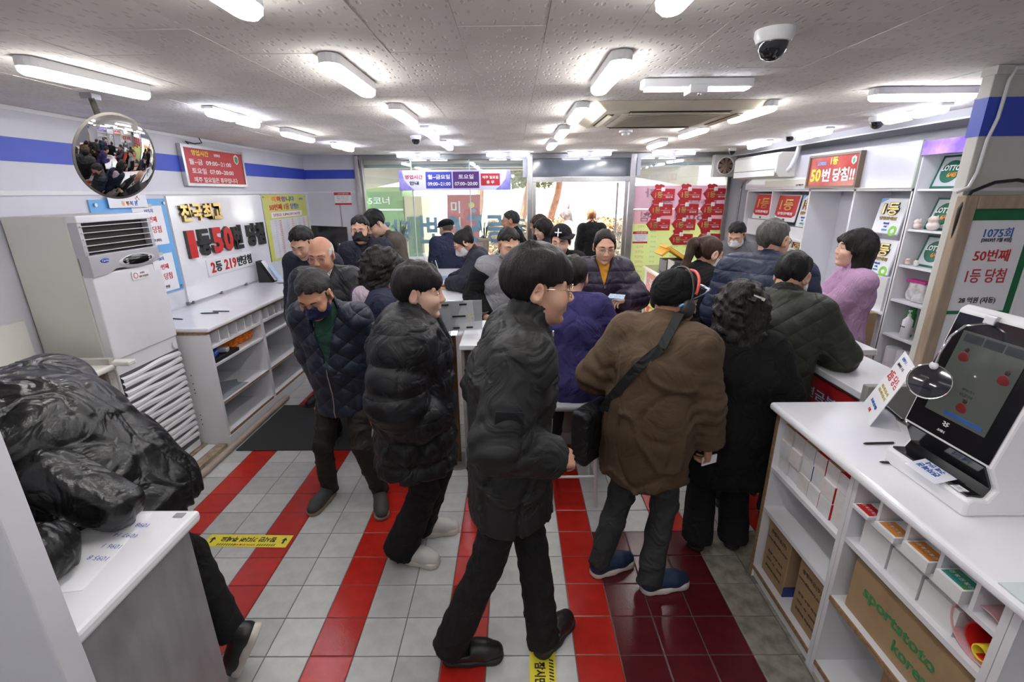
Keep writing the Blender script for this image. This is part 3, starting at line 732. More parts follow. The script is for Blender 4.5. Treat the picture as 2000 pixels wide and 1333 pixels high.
for i in range(33): y = 3.26 + i * .5 / 32; q.box(.74, 1.32, y - .002, y + .002, CZ - .0565, CZ - .053)
tag(q.build('grille', IVORY, t), kind='stuff')
t = thing('smoke_detector', 'round white smoke detector on the ceiling behind the cassette', 'detector', (.995, 4.46, CZ))
MB().lathe([(.058, 0), (.058, -.018), (.045, -.022)], (.995, 4.46, CZ), 24).build('base', WPLAS, t, smooth=True); MB().lathe([(.036, -.02), (.034, -.04), (.02, -.048), (0, -.049)], (.995, 4.46, CZ), 20).build('sensor_cap', WPLAS, t, smooth=True)
DOME = mat('dome_smoked', (0.015, 0.015, 0.018), rough=0.05, coat=0.6)
def cctv(x, y, r, lab):
    t = thing('dome_camera', lab, 'security camera', (x, y, CZ))
    MB().lathe([(r, 0), (r, -r * .28), (r * .86, -r * .62), (r * .78, -r * .64)], (x, y, CZ), 28).build('base', WPLAS, t, smooth=True)
    MB().lathe([(r * .76, -r * .60), (r * .72, -r * .95), (r * .52, -r * 1.3), (r * .25, -r * 1.46), (0, -r * 1.5)], (x, y, CZ), 28).build('dome', DOME, t, smooth=True)
cctv(.88, 1.80, .062, 'large dome camera near the top of the picture'); cctv(2.70, 3.78, .058, 'dome camera beside the twin lamp by the column')
cctv(-.90, 4.70, .052, 'dome camera left of the centre lamps'); cctv(2.62, 4.78, .05, 'dome camera hanging under the lamp above the wall air conditioner'); cctv(2.80, 6.4, .05, 'dome camera above the wall fan')

# wall fan
t = thing('wall_fan', 'square ventilation fan with brown blades above the right window', 'fan', (2.93, WF - .05, 2.12))
MB().box(2.775, 3.085, WF - .14, WF - .045, 2.13, 2.42).build('housing', mat('fan_grey', (0.55, 0.54, 0.50), rough=0.5, var=.1), t, bevel=.01)
MB().lathe([(.118, 0), (.118, .02), (.105, .02), (.105, .0)], (2.93, WF - .14, 2.275), 32, (0, -1, 0)).build('ring', WPLAS, t, smooth=True)
MB().cyl((2.93, WF - .138, 2.275), (2.93, WF - .143, 2.275), .105, n=32).build('recess', DK, t)
bl = MB(); FB = mat('fan_blade_brown', (0.25, 0.17, 0.11), rough=0.35)
for k in range(8):
    a = k * math.pi / 4; R = Matrix.Rotation(a, 3, 'Y')
    pts = [R @ Vector(p) for p in ((.02, -.155, -.014), (.098, -.150, -.032), (.102, -.160, .02), (.024, -.158, .012))]
    MB().quad(*[p + Vector((2.93, WF, 2.275)) for p in pts]).build('blade', FB, t)
MB().cyl((2.93, WF - .145, 2.275), (2.93, WF - .172, 2.275), .028, .022, 20).build('hub', FB, t, smooth=True)
o = MB().tube([(3.02, WF - .05, 2.13), (3.03, WF - .04, 2.05), (3.05, WF - .02, 1.9), (3.05, WF - .02, 1.2)], .006, 6).build('fan_cable', WPLAS); tag(o, 'white cable hanging down from the wall fan', 'cable')
o = MB().box(3.09, 3.15, WF - .05, WF - .004, 2.30, 2.42).build('junction_box', IVORY, bevel=.004); tag(o, 'small ivory junction box beside the wall fan', 'box')
# ------------------------------------------------------------------ left wall writing counter
def part(name, m, p, x0, x1, y0, y1, z0, z1, bevel=0.0): return MB().box(min(x0, x1), max(x0, x1), min(y0, y1), max(y0, y1), z0, z1).build(name, m, p, bevel=bevel)
t = thing('worktop', 'long white worktop of the writing counter along the left wall', 'worktop', (-2.62, 4.8, .955))
part('slab', TOPW, t, -2.285, -2.945, 3.34, 6.45, .965, 1.0, bevel=.012); part('under_board', CHIP, t, -2.32, -2.94, 3.345, 6.44, .945, .965)
units = ((3.35, 4.11, 'nearest to the floor air conditioner'), (4.11, 4.88, 'second from the floor air conditioner'), (4.88, 5.66, 'third from the floor air conditioner'), (5.66, 6.44, 'farthest, by the window wall'))
for y0, y1, n in units:
    t = thing('shelf_cabinet', 'white open shelf cabinet under the left worktop, ' + n, 'cabinet', (-2.6, (y0 + y1) / 2, 0), group='open cabinets under the left worktop')
    part('side_panel', WHITE, t, -2.305, -2.92, y0, y0 + .022, 0, .945); part('side_panel', WHITE, t, -2.305, -2.92, y1 - .022, y1, 0, .945)
    part('back_panel', WHITE, t, -2.91, -2.93, y0 + .022, y1 - .022, .09, .945)
    part('pigeonhole_floor', WHITE, t, -2.305, -2.60, y0 + .022, y1 - .022, .825, .845)
    part('pigeonhole_back', WHITE, t, -2.585, -2.60, y0 + .022, y1 - .022, .845, .945)
    k = 6
    for i in range(1, k): yy = y0 + .022 + (y1 - y0 - .044) * i / k; part('divider', WHITE, t, -2.31, -2.585, yy - .005, yy + .005, .845, .945)
    for z in (.70, .38): part('shelf', WHITE, t, -2.31, -2.91, y0 + .022, y1 - .022, z - .022, z); part('shelf_edge', CHIP if z < .5 else WHITE, t, -2.304, -2.31, y0 + .022, y1 - .022, z - .012, z)
    part('shelf', WHITE, t, -2.31, -2.91, y0 + .022, y1 - .022, .09, .112); part('shelf_edge', CHIP, t, -2.304, -2.31, y0 + .022, y1 - .022, .09, .112); part('plinth', WHITE, t, -2.30, -2.315, y0 + .001, y1 - .001, 0, .09)
    if n.startswith('nearest'):
        q = MB()
        for z in (.62, .55, .50, .47, .28, .24, .20): q.cyl((-2.5, y0 - .001, z), (-2.5, y0 + .004, z), .005, n=8)
        q.build('peg_holes', DK, t)
# things on and in the counter
def pen(x, y, z, a, lab, L=.13, m=BLACKP):
    t = thing('pen', lab, 'pen', (x, y, z), a); r = .0045
    MB().tube([(0, -L/2, r), (0, L/2 - .012, r)], r, 8).build('barrel', m, t, smooth=True, local=True); MB().cyl((0, L/2 - .012, r), (0, L/2, r), r, .001, 8).build('tip', BLK, t, local=True); MB().cyl((0, -L/2 - .006, r), (0, -L/2, r), .003, n=8).build('cap', WPLAS, t, local=True)
    return t
pen(-2.72, 3.62, 1.0, math.radians(75), 'short black pen on the left worktop nearest the air conditioner', .14); pen(-2.56, 3.80, 1.0, math.radians(95), 'black pen on the left worktop, the front one of a pair', .15); pen(-2.50, 3.86, 1.0, math.radians(88), 'black pen on the left worktop, the rear one of a pair', .15)
V = Vol((-2.62, 3.45, .69), (-2.30, 4.10, .85), .008); V.cap((-2.45, 3.62, .765), (-2.42, 4.0, .765), .052, .058, 0)
V.fn(lambda d, X, Y, Z: d + .010 * wnoise(X, Y, Z, 140, 4, 10) + .008 * wnoise(X, Y, Z, 300, 6, 10)); V.plane((0, 0, .703), (0, 0, -1))
o = link('duster', V.mesh('duster', mat('orange_chenille', (0.85, 0.22, 0.02), rough=0.9, var=0.4, vscale=40), 0)); tag(o, 'fluffy orange duster on the upper cabinet shelf', 'duster')
t = thing('tissue_pack', 'blue and white pack on a black tray in the left cabinet', 'pack', (-2.42, 3.50, .735))
MB().obox((-2.41, 3.50, .755), (.10, .17, .04), Matrix.Rotation(.3, 3, 'Z')).build('wrapper', mat('pack_blue', (0.05, 0.12, 0.5), rough=0.25), t, bevel=.012); MB().obox((-2.36, 3.57, .757), (.09, .06, .042), Matrix.Rotation(.3, 3, 'Z')).build('wrapper_end', mat('silver_film', (.6, .62, .66), rough=0.25, metal=.5), t, bevel=.012)
o = MB().box(-2.60, -2.315, 3.40, 3.72, .7005, .732).build('tray', BLACKP, bevel=.005); tag(o, 'black document tray in the left cabinet under the blue pack', 'tray')
t = thing('acrylic_sheets', 'clear grey acrylic sheets lying on the middle cabinet shelf', 'sheet', (-2.5, 3.6, .38))
MB().box(-2.72, -2.33, 3.41, 3.78, .3805, .385).build('sheet', mat('acrylic_grey', (.30, .32, .36), rough=.15), t); MB().obox((-2.50, 3.66, .388), (.26, .26, .004), Matrix.Rotation(.6, 3, 'Z')).build('sheet', mat('acrylic_grey', (0, 0, 0)), t)
# pipe cover on the floor
o = MB().tube([(-2.262, 2.66, .024), (-2.262, 4.25, .024)], .024, 12).build('floor_pipe', mat('pipe_beige', (0.45, 0.36, 0.30), rough=0.5, var=.2, vscale=10), smooth=True); tag(o, 'beige pipe lying along the foot of the left cabinets', 'pipe')
t = thing('floor_boards', 'worn wooden boards at the foot of the air conditioner', 'boards', (-2.4, 3.0, 0))
for i, (x, w, z) in enumerate(((-2.33, .07, .03), (-2.42, .08, .022), (-2.49, .04, .036))): part('board', WHITE if i == 1 else mat('worn_wood', (.42, .33, .22), rough=.8, var=.5, vscale=20), t, x, x - w, 2.66, 3.34, 0, z)
o = MB().box(-2.225, -1.30, 3.27, 4.10, .0005, .010).build('door_mat', mat('mat_charcoal', (0.035, 0.035, 0.036), rough=0.95, var=0.3, vscale=90, bump=.4, bscale=300), bevel=.004); tag(o, 'charcoal rubber mat by the left cabinets', 'mat')

# ------------------------------------------------------------------ floor-standing air conditioner
t = thing('floor_air_conditioner', 'tall white floor-standing air conditioner with silver band against the left wall', 'air conditioner', (-2.72, 3.02, .04))
x0, x1, y0, y1 = -2.93, -2.50, 2.74, 3.31
ACW = mat('ac_white', (0.76, 0.76, 0.79), rough=0.35, var=.03); ACS = mat('ac_silver', (0.50, 0.50, 0.53), rough=0.35, metal=.25, var=.05); ACC = mat('ac_cream_side', (0.66, 0.65, 0.60), rough=0.45, var=.06, vscale=3)
part('side_casing', ACC, t, x0, x1 - .06, y0, y1, .04, 1.84, bevel=.006)
part('front_panel', ACW, t, x1 - .06, x1, y0 + .004, y1 - .004, .96, 1.50, bevel=.008); part('lower_front', ACW, t, x1 - .06, x1 - .012, y0 + .004, y1 - .004, .04, .96, bevel=.008)
# silver band with curved lower edge
P = [(0, .10)] + [(.562 * i / 16, -.045 + .055 * math.sin(math.pi * i / 16) * (-1 if i > 7 else .2)) for i in range(17)] + [(.562, .10)]
P = [(0, .10), (0, -.03), (.10, -.025), (.18, .0), (.24, .0), (.5, -.002), (.562, .02), (.562, .10)]
MB().prism(P, (x1 - .05, y0 + .002, 1.515), (0, 1, 0), (0, 0, 1), .062).build('silver_band', ACS, t, bevel=.004)
MB().ball((x1 + .006, y0 + .36, 1.545), (.014, .175, .046), 28, 12).build('display_bezel', ACS, t, smooth=True)
MB().ball((x1 + .012, y0 + .36, 1.55), (.012, .132, .034), 28, 12).build('display', BLACKG, t, smooth=True)
for s in (-1, 1):
    for k in range(3): MB().obox((x1 + .0235 - abs(s) * .004, y0 + .36 + s * .095, 1.55 + (k - 1) * .013), (.004, .016, .005)).build('button', WPLAS, t)
MB().ball((x1 + .010, y0 + .11, 1.575), (.006, .038, .015), 20, 8).build('badge', mat('badge_blue', (.03, .04, .45), rough=.3), t, smooth=True)
lettering(t, 'Carrier', (x1 + .0155, y0 + .11, 1.575), (0, 1, 0), (0, 0, 1), .013, WPRINT, bold=0)
# louvre opening
part('louvre_recess', DK, t, x1 - .055, x1 - .045, y0 + .03, y1 - .03, 1.60, 1.80); part('top_rail', ACW, t, x1 - .06, x1 + .004, y0, y1, 1.80, 1.842, bevel=.006)
for s, yy in ((-1, y0 + .004), (1, y1 - .030)): part('louvre_cheek', ACS, t, x1 - .06, x1 - .002, yy, yy + .026, 1.60, 1.80)
for i in range(5): MB().obox((x1 - .012, (y0 + y1) / 2, 1.632 + i * .037), (.040, y1 - y0 - .02, .004), Matrix.Rotation(math.radians(-3), 3, 'Y')).build('louvre_slat', mat('louvre_silver', (.62, .62, .64), rough=.3), t)
# wavy lower grille
for i in range(15):
    z = .13 + i * .048; q = MB(); n = 14; Vv = []; F = []
    for j in range(n + 1):
        yy = y0 + .015 + (y1 - y0 - .03) * j / n; ph = j / n * math.pi * 2 + (0 if i % 2 else math.pi)
        hgt = .0425 + .0055 * math.sin(ph); zz = z + .004 * math.sin(ph + 1)
        Vv += [(x1 - .012, yy, zz), (x1 + .004, yy, zz + hgt * .3), (x1 + .004, yy, zz + hgt * .7), (x1 - .012, yy, zz + hgt)]
        if j < n: F += [(j*4 + k, j*4 + 4 + k, j*4 + 5 + k, j*4 + 1 + k) for k in range(3)]
    q._add(Vv, F); q.build('grille_slat', ACW, t, smooth=True)
part('grille_recess', mat('grille_shadow', (.10, .10, .11), rough=.7), t, x1 - .014, x1 - .0115, y0 + .012, y1 - .012, .10, .86)
MB().ball((x1 + .001, y1 - .05, .90), (.002, .022, .03), 16, 8).build('rating_sticker', PAPER, t)
o = MB().box(x1 + .003, x1 + .006, y0 + .29, y0 + .44, 1.42, 1.475).build('notice_card', PAPER); tag(o, 'small card asking not to touch, taped on the air conditioner', 'notice')
lettering(o, '손대지', (x1 + .006, y0 + .375, 1.458), (0, 1, 0), (0, 0, 1), .013, mat('brown_print', (.25, .10, .05), rough=.6), bold=.01); lettering(o, '말아 주십시오', (x1 + .006, y0 + .385, 1.436), (0, 1, 0), (0, 0, 1), .013, MATS['brown_print'], bold=.01)
MB().lathe([(.019, 0), (.019, .0015), (.0155, .0015), (.0155, 0)], (x1 + .006, y0 + .318, 1.447), 20, (1, 0, 0)).build('ban_ring', REDL, o)
o = MB().box(x1 + .001, x1 + .003, y1 - .075, y1 - .02, 1.455, 1.515).build('barcode_label', PAPER); tag(o, 'small printed label at the right edge of the air conditioner', 'label')

# ------------------------------------------------------------------ ledge and partition by the left wall
t = thing('wall_ledge', 'cream ledge with upstand next to the air conditioner', 'ledge', (-2.6, 2.2, 0))
part('slab', CREAM, t, -2.37, -2.94, 1.1, 2.60, .965, 1.0, bevel=.012); part('upstand', CREAM, t, -2.90, -2.945, 1.1, 2.66, 1.0, 1.25); part('end_rail', mat('greyed_edge', (.45, .43, .40), rough=.6, var=.3, vscale=20), t, -2.38, -2.90, 2.565, 2.60, 1.0, 1.035)
part('bracket', CREAM, t, -2.28, -2.40, 2.58, 2.64, .985, 1.015, bevel=.008)
part('side_board', mat('grey_board', (.33, .32, .31), rough=.6, var=.1), t, -2.42, -2.93, 2.585, 2.605, 0, .965); part('back_board', MATS['grey_board'], t, -2.90, -2.93, 1.1, 2.585, 0, .965); part('front_stile', mat('greyed_edge', (0, 0, 0)), t, -2.40, -2.42, 2.56, 2.605, 0, .965)  # boards below the slab are a plain mid grey
t = thing('corner_desk', 'white-topped desk with brushed grey side in the left foreground', 'desk', (-1.5, 1.03, 0))
part('top', TOPW, t, -1.0, -2.3, .802, 1.245, .962, 1.0, bevel=.012); part('side_panel', GREYL, t, -1.03, -1.045, .81, 1.215, 0, .962); part('front_panel', GREYL, t, -1.045, -2.3, 1.20, 1.215, .0, .962)
o = MB().box(-2.3, -.985, .74, .798, 0, 1.62).build('partition_board', mat('partition_white', (0.66, 0.67, 0.72), rough=.4, var=.04), bevel=.004); tag(o, 'tall white partition board in the left foreground corner', 'partition')
o = MB().obox((-1.22, 1.06, 1.0012), (.21, .30, .0016), Matrix.Rotation(.15, 3, 'Z')).build('number_sheet', PAPER); tag(o, 'printed sheet of draw numbers under film on the foreground desk', 'sheet')
lettering_rows(o, [(s, (-1.14 - i * .002, 1.17 - i * .045, 1.002), (-1, .1, 0), (-.1, -1, 0), .016) for i, s in enumerate(('1098 12', '1097 14', '1096 1', '1095 8'))], BLUEP)
o = MB().obox((-1.045, 1.215, 1.001), (.03, .02, .002)).build('metal_stud', DSTEEL); tag(o, 'small metal plate on the far corner of the foreground desk', 'plate')

# ------------------------------------------------------------------ island counter, reception desk
t = thing('island_counter', 'long white island counter in the middle of the room', 'counter', (-.85, 4.75, 0))
part('top', TOPW, t, -.475, -1.20, 3.30, 6.15, .962, 1.0, bevel=.010); part('side_panel', WHITE, t, -.52, -.54, 3.34, 6.10, 0, .962); part('side_panel', WHITE, t, -1.14, -1.16, 3.34, 6.10, 0, .962); part('end_panel', WHITE, t, -.54, -1.14, 3.34, 3.36, 0, .962); part('end_panel', WHITE, t, -.54, -1.14, 6.08, 6.10, 0, .962); part('edge_strip', STEEL, t, -.515, -.535, 3.325, 3.345, 0, .962)
t = thing('reception_desk', 'white reception desk with grey front panel in the middle', 'desk', (.3, 3.25, 0))
P = [(-.36, 2.89), (.78, 2.89), (.90, 2.95), (.96, 3.06), (.96, 3.38), (.90, 3.47), (.80, 3.52), (-.36, 3.52)]
MB().prism(P, (0, 0, .965), (1, 0, 0), (0, 1, 0), .035).build('top', TOPW, t, bevel=.006)
part('front_panel', GREYP, t, -.34, .86, 3.36, 3.38, .05, .965); part('kick_strip', mat('kick_grey', (.42, .41, .40), rough=.5), t, -.34, .86, 3.345, 3.36, 0, .10); part('side_panel', GREYP, t, .86, .88, 3.0, 3.5, 0, .965); part('side_panel', GREYP, t, -.34, -.36, 3.0, 3.5, 0, .965)
# stool
t = thing('bar_stool', 'grey-seated bar stool with white metal legs at the reception desk', 'stool', (.36, 2.72, 0))
SEATG = mat('stool_seat_grey', (.27, .28, .30), rough=.5); LEGW = mat('stool_leg', (.72, .72, .74), rough=.3, metal=.3)
V = Vol((.10, 2.46, .66), (.62, 2.98, .74), .009); V.rbox((.36, 2.72, .70), (.19, .17, .022), .02); o = link('seat', V.mesh('seat', SEATG, 1), None, t)
for sx in (-1, 1):
    for sy in (-1, 1): MB().tube([(.36 + sx * .13, 2.72 + sy * .12, .685), (.36 + sx * .135, 2.72 + sy * .13, .60), (.36 + sx * .165, 2.72 + sy * .17, .0)], .0115, 10).build('leg', LEGW, t, smooth=True)
for a, b in (((-1, -1), (1, -1)), ((1, -1), (1, 1)), ((1, 1), (-1, 1)), ((-1, 1), (-1, -1))): MB().tube([(.36 + a[0] * .155, 2.72 + a[1] * .156, .22), (.36 + b[0] * .155, 2.72 + b[1] * .156, .22)], .009, 8).build('footrest', LEGW, t, smooth=True)
# basket on the desk
t = thing('plastic_basket', 'white perforated plastic basket on the reception desk', 'basket', (.59, 3.20, 1.0))
BW = WPLAS
def perforated(O, u, v, nu, nv, w, h):
    q = MB(); O, u, v = Vector(O), Vector(u), Vector(v); nrm = u.cross(v).normalized() * .003; du, dv = w / nu, h / nv
    for i in range(nu + 1): c = O + u * (i * du); q.hexa([c - u * .003, c + u * .003, c + u * .003 + nrm, c - u * .003 + nrm] + [p + v * h for p in (c - u * .003, c + u * .003, c + u * .003 + nrm, c - u * .003 + nrm)])
    for j in range(nv + 1): c = O + v * (j * dv); q.hexa([c - v * .003, c + v * .003, c + v * .003 + nrm, c - v * .003 + nrm] + [p + u * w for p in (c - v * .003, c + v * .003, c + v * .003 + nrm, c - v * .003 + nrm)])
    return q
perforated((.485, 3.05, 1.004), (1, 0, 0), (0, 0, 1), 14, 6, .20, .085).build('front_wall', BW, t); perforated((.485, 3.33, 1.004), (1, 0, 0), (0, 0, 1), 14, 6, .20, .085).build('rear_wall', BW, t)
perforated((.685, 3.05, 1.004), (0, 1, 0), (0, 0, 1), 18, 6, .28, .085).build('side_wall', BW, t); perforated((.485, 3.05, 1.004), (0, 1, 0), (0, 0, 1), 18, 6, .28, .085).build('side_wall', BW, t)
part('base', BW, t, .485, .685, 3.05, 3.33, 1.0, 1.005)
q = MB()
for a, b in (((.475, 3.04), (.695, 3.04)), ((.695, 3.04), (.695, 3.34)), ((.695, 3.34), (.475, 3.34)), ((.475, 3.34), (.475, 3.04))): q.cyl((*a, 1.09), (*b, 1.09), .006, n=8)
q.build('rim', BW, t, smooth=True)
for y in (3.035, 3.345): part('handle', mat('basket_handle_grey', (.25, .25, .27), rough=.4), t, .555, .615, y - .006, y + .006, 1.055, 1.095, bevel=.003)
for k, (x, y, m) in enumerate(((.53, 3.26, 'bundle_grey'), (.59, 3.27, 'bundle_dark'), (.64, 3.25, 'bundle_grey'))):
    o = MB().obox((x, y, 1.05), (.045, .12, .06), Matrix.Rotation(.2 * k, 3, 'Z')).build('ticket_bundle', mat(m, (.45, .45, .47) if m == 'bundle_grey' else (.07, .07, .08), rough=.6, var=.4, vscale=60), bevel=.003); tag(o, 'bundle of tickets standing in the white basket, %s' % ('left', 'middle', 'right')[k], 'tickets')
o = MB().obox((.585, 3.12, 1.055), (.17, .09, .03), Matrix.Rotation(.1, 3, 'Y')).build('ticket_pile', RED, bevel=.003); tag(o, 'pile of red scratch tickets in the white basket', 'tickets')
o = MB().obox((.80, 3.27, 1.0015), (.24, .19, .003), Matrix.Rotation(-.1, 3, 'Z')).build('paper_sheet', PAPER, bevel=.0005); tag(o, 'white sheet of paper on the right end of the reception desk', 'paper')
o = MB().box(.70, .725, 3.10, 3.20, 1.001, 1.03).build('red_label', REDL); tag(o, 'small red box beside the white basket', 'box')
t = thing('card_reader', 'small black card reader on the edge of the reception desk', 'card reader', (.47, 2.98, 1.0)); part('base', BLACKP, t, .435, .505, 2.93, 3.02, 1.0, 1.03, bevel=.005); part('keypad', DSTEEL, t, .445, .495, 2.94, 2.975, 1.03, 1.034)
# acrylic sign on a floor stand
t = thing('sign_stand', 'tilted acrylic notice on a brown post at the end of the island', 'sign', (-.42, 3.08, 0))
M = Matrix.Rotation(math.radians(8), 3, 'Z') @ Matrix.Rotation(math.radians(8), 3, 'X'); C0 = Vector((-.372, 3.06, 1.155))
MB().obox(C0, (.315, .004, .215), M).build('plate', mat('notice_backing', (.60, .61, .62), rough=.3, var=.08), t); MB().obox(C0 + M @ Vector((0, -.006, 0)), (.33, .003, .23), M).build('acrylic_cover', FILM, t)
for x, z, w in ((-.09, .085, .05), (.03, .085, .05), (.0, .0, .09), (-.02, -.085, .045), (.07, -.085, .045)): MB().obox(C0 + M @ Vector((x, -.009, z)), (w, .003, .012), M).build('tape_strip', BLK, t)
GP = mat('ghost_print', (.42, .44, .50), rough=.5); GPR = mat('ghost_print_red', (.45, .30, .30), rough=.5)
lettering_rows(t, [(s, C0 + M @ Vector((.0, -.0025, z)), M @ Vector((-1, 0, 0)), M @ Vector((0, 0, 1)), h) for s, z, h in (('상담 안내 및', .05, .024), ('복권 판매', .02, .024), ('번호표를 뽑아 주십시오', -.035, .018))], GP); lettering_rows(t, [('수동용지', C0 + M @ Vector((.0, -.0025, -.068)), M @ Vector((-1, 0, 0)), M @ Vector((0, 0, 1)), .022)], GPR)
MB().obox(C0 + M @ Vector((0, -.01, -.125)), (.25, .09, .004), M).build('ledge', FILM, t)
PB = mat('post_bronze', (.16, .085, .035), rough=.35, metal=.6, var=.5, vscale=60, stretch=(4, 4, .2)); MB().box(-.445, -.405, 3.08, 3.11, .012, 1.03).build('post', PB, t); MB().box(-.47, -.448, 3.08, 3.11, .1, 1.0).build('post_sleeve', BLACKP, t); MB().cyl((-.43, 3.10, 0), (-.43, 3.10, .014), .12, n=24).build('base', DSTEEL, t)
# small things on the island
def easel_sign(x, y, z, w, h, a, tilt, lab, rows, back=BLACKP, title=None):
    t = thing('counter_sign', lab, 'sign', (x, y, z), a)
    M = Matrix.Rotation(tilt, 3, 'X')
    MB().obox(M @ Vector((0, 0, h/2)) + Vector((0, 0, .004)), (w, .006, h), M).build('panel', PAPER, t, local=True); MB().obox((0, .04, .003), (w, .12, .005)).build('base', FILM, t, local=True); MB().obox(M @ Vector((0, .006, h/2)) + Vector((0, 0, .004)), (w, .004, h), M).build('backing', back, t, local=True)
    for s, zz, hh, m in rows: lettering(t, s, M @ Vector((0, -.0035, zz * h)) + Vector((0, 0, .004)), (1, 0, 0), M @ Vector((0, 0, 1)), hh, m, bold=.015, local=True)
    return t
LT = [('2등 당첨', .62, .045, REDL), ('(2022년 11월 18일)', .80, .016, BLUEP), ('동행복권', .92, .014, LBLUE), ('총 50명 배출', .2, .016, BLUEP), ('4등 5등 6등 7등', .40, .018, YEL), ('5등 6등 7등 8등', .33, .018, YEL)]
easel_sign(-2.18, 6.20, 1.0, .21, .33, math.radians(15), math.radians(-12), 'white second-prize sign on the far end of the left worktop', LT)
t = thing('display_screen', 'black screen standing on the far end of the left worktop', 'screen', (-2.5, 6.38, 1.0)); MB().obox((-2.47, 6.40, 1.31), (.48, .035, .46), Matrix.Rotation(.05, 3, 'Y')).build('panel', BLACKG, t, bevel=.006); part('foot', BLACKP, t, -2.6, -2.35, 6.33, 6.44, 1.0, 1.08)
t = thing('card_holder', 'black leaflet holder with white cards on the left worktop below the yellow poster', 'holder', (-2.80, 5.25, 1.0), 0)
MB().prism([(0, 0), (.16, 0), (.02, .24), (0, .24)], (-2.88, 5.22, 1.0), (1, 0, 0), (0, 0, 1), -.10).build('holder', BLACKP, t); MB().obox((-2.76, 5.27, 1.13), (.004, .08, .25), Matrix.Rotation(math.radians(-30), 3, 'Y')).build('card', PAPER, t); MB().obox((-2.70, 5.27, 1.10), (.004, .07, .20), Matrix.Rotation(math.radians(-30), 3, 'Y')).build('card', mat('pale_blue_card', (.4, .55, .75), rough=.5), t)
o = MB().ball((-2.60, 5.20, 1.012), (.07, .05, .012), 20, 8).build('glasses_tray', mat('tray_grey', (.5, .51, .53), rough=.3), smooth=True); tag(o, 'shallow grey dish on the left worktop by the leaflet holder', 'dish')
t = thing('phone_terminal', 'white upright terminal with black back on the island', 'terminal', (-.93, 5.1, 1.0)); M = Matrix.Rotation(math.radians(-14), 3, 'Y') @ Matrix.Rotation(.25, 3, 'Z')
MB().obox((-.93, 5.10, 1.17), (.03, .10, .33), M).build('front_panel', WPLAS, t, bevel=.01); MB().obox((-.865, 5.12, 1.13), (.012, .12, .22), M).build('rear_panel', BLACKP, t, bevel=.004); MB().obox((-.83, 5.13, 1.15), (.006, .05, .2), M).build('card', PAPER, t); part('foot', FILM, t, -1.03, -.80, 5.03, 5.19, 1.0, 1.005)
lettering(t, '스마트폰', Vector((-.91, 5.045, 1.16)), M @ Vector((0, 0, -1)), M @ Vector((1, 0, 0)), .022, BLK)
t = thing('acrylic_holder', 'clear acrylic leaflet holder standing on the island by the masked man', 'holder', (-1.12, 4.2, 1.0)); MB().obox((-1.10, 4.25, 1.16), (.13, .01, .30), Matrix.Rotation(.3, 3, 'Z')).build('leaflet', mat('leaflet_pale', (.75, .78, .76), rough=.4), t); MB().obox((-1.16, 4.28, 1.15), (.02, .10, .30), Matrix.Rotation(.1, 3, 'Y')).build('holder_back', BLACKP, t); part('foot', BLACKP, t, -1.18, -1.02, 4.2, 4.34, 1.0, 1.008)
t = thing('mouse_pad', 'black angled pen rest on the island, far one', 'pen rest', (-.98, 4.42, 1.0)); MB().prism([(0, 0), (.16, 0), (.18, .05), (.13, .13), (.02, .11)], (-1.03, 4.38, 1.0), (1, 0, 0), (0, 1, 0), .014).build('pad', BLACKP, t)
t = thing('pen_rest', 'black angled pen rest with a cord loop on the island, near one', 'pen rest', (-.80, 3.9, 1.0)); MB().prism([(0, 0), (.18, 0), (.22, .06), (.16, .14), (.02, .12)], (-.92, 3.78, 1.0), (1, 0, 0), (0, 1, 0), .014).build('pad', BLACKP, t); MB().tube([(-.72, 3.87, 1.012), (-.64, 3.92, 1.004), (-.58, 3.93, 1.003), (-.56, 3.90, 1.003), (-.60, 3.87, 1.003), (-.70, 3.85, 1.008)], .0025, 6).build('cord', BLACKP, t)
o = MB().obox((-.78, 4.76, 1.012), (.17, .10, .024), Matrix.Rotation(.1, 3, 'Z')).build('wooden_block', mat('block_wood', (.45, .33, .18), rough=.5, var=.2, vscale=8), bevel=.003); tag(o, 'flat wooden block on the island under a visitor\'s hands', 'block')
o = MB().obox((-.70, 5.42, 1.001), (.34, .30, .002)).build('film_sheet', mat('film_blue_print', (.35, .45, .62), rough=.15, var=.3, vscale=20)); tag(o, 'blue printed sheet under clear film on the island', 'sheet')
t = thing('candy_dish', 'white dish with an orange wrapper on the island', 'dish', (-.86, 4.25, 1.0)); MB().lathe([(.03, 0), (.055, .02), (.058, .022), (.03, .006)], (-.86, 4.25, 1.0), 20).build('dish', WPLAS, t, smooth=True); V = Vol((-.96, 4.16, 1.0), (-.76, 4.34, 1.08), .007); V.ell((-.86, 4.25, 1.03), (.06, .045, .025), 0); V.fn(lambda d, X, Y, Z: d + .008 * wnoise(X, Y, Z, 90, 2)); link('wrapper', V.mesh('wrapper', mat('amber_film', (.75, .40, .05), rough=.3), 0), None, t)
o = MB().ball((-.84, 4.08, 1.012), (.05, .032, .012), 18, 8).build('computer_mouse', WPLAS, smooth=True); tag(o, 'white mouse-shaped ink dish on the island', 'dish')
o = MB().obox((-.74, 3.52, 1.006), (.22, .09, .012), Matrix.Rotation(.3, 3, 'Z')).build('paper_pile', mat('paper_stack', (.70, .70, .72), rough=.7, var=.2, vscale=40), bevel=.002); tag(o, 'low pile of paper slips on the near end of the island', 'paper')
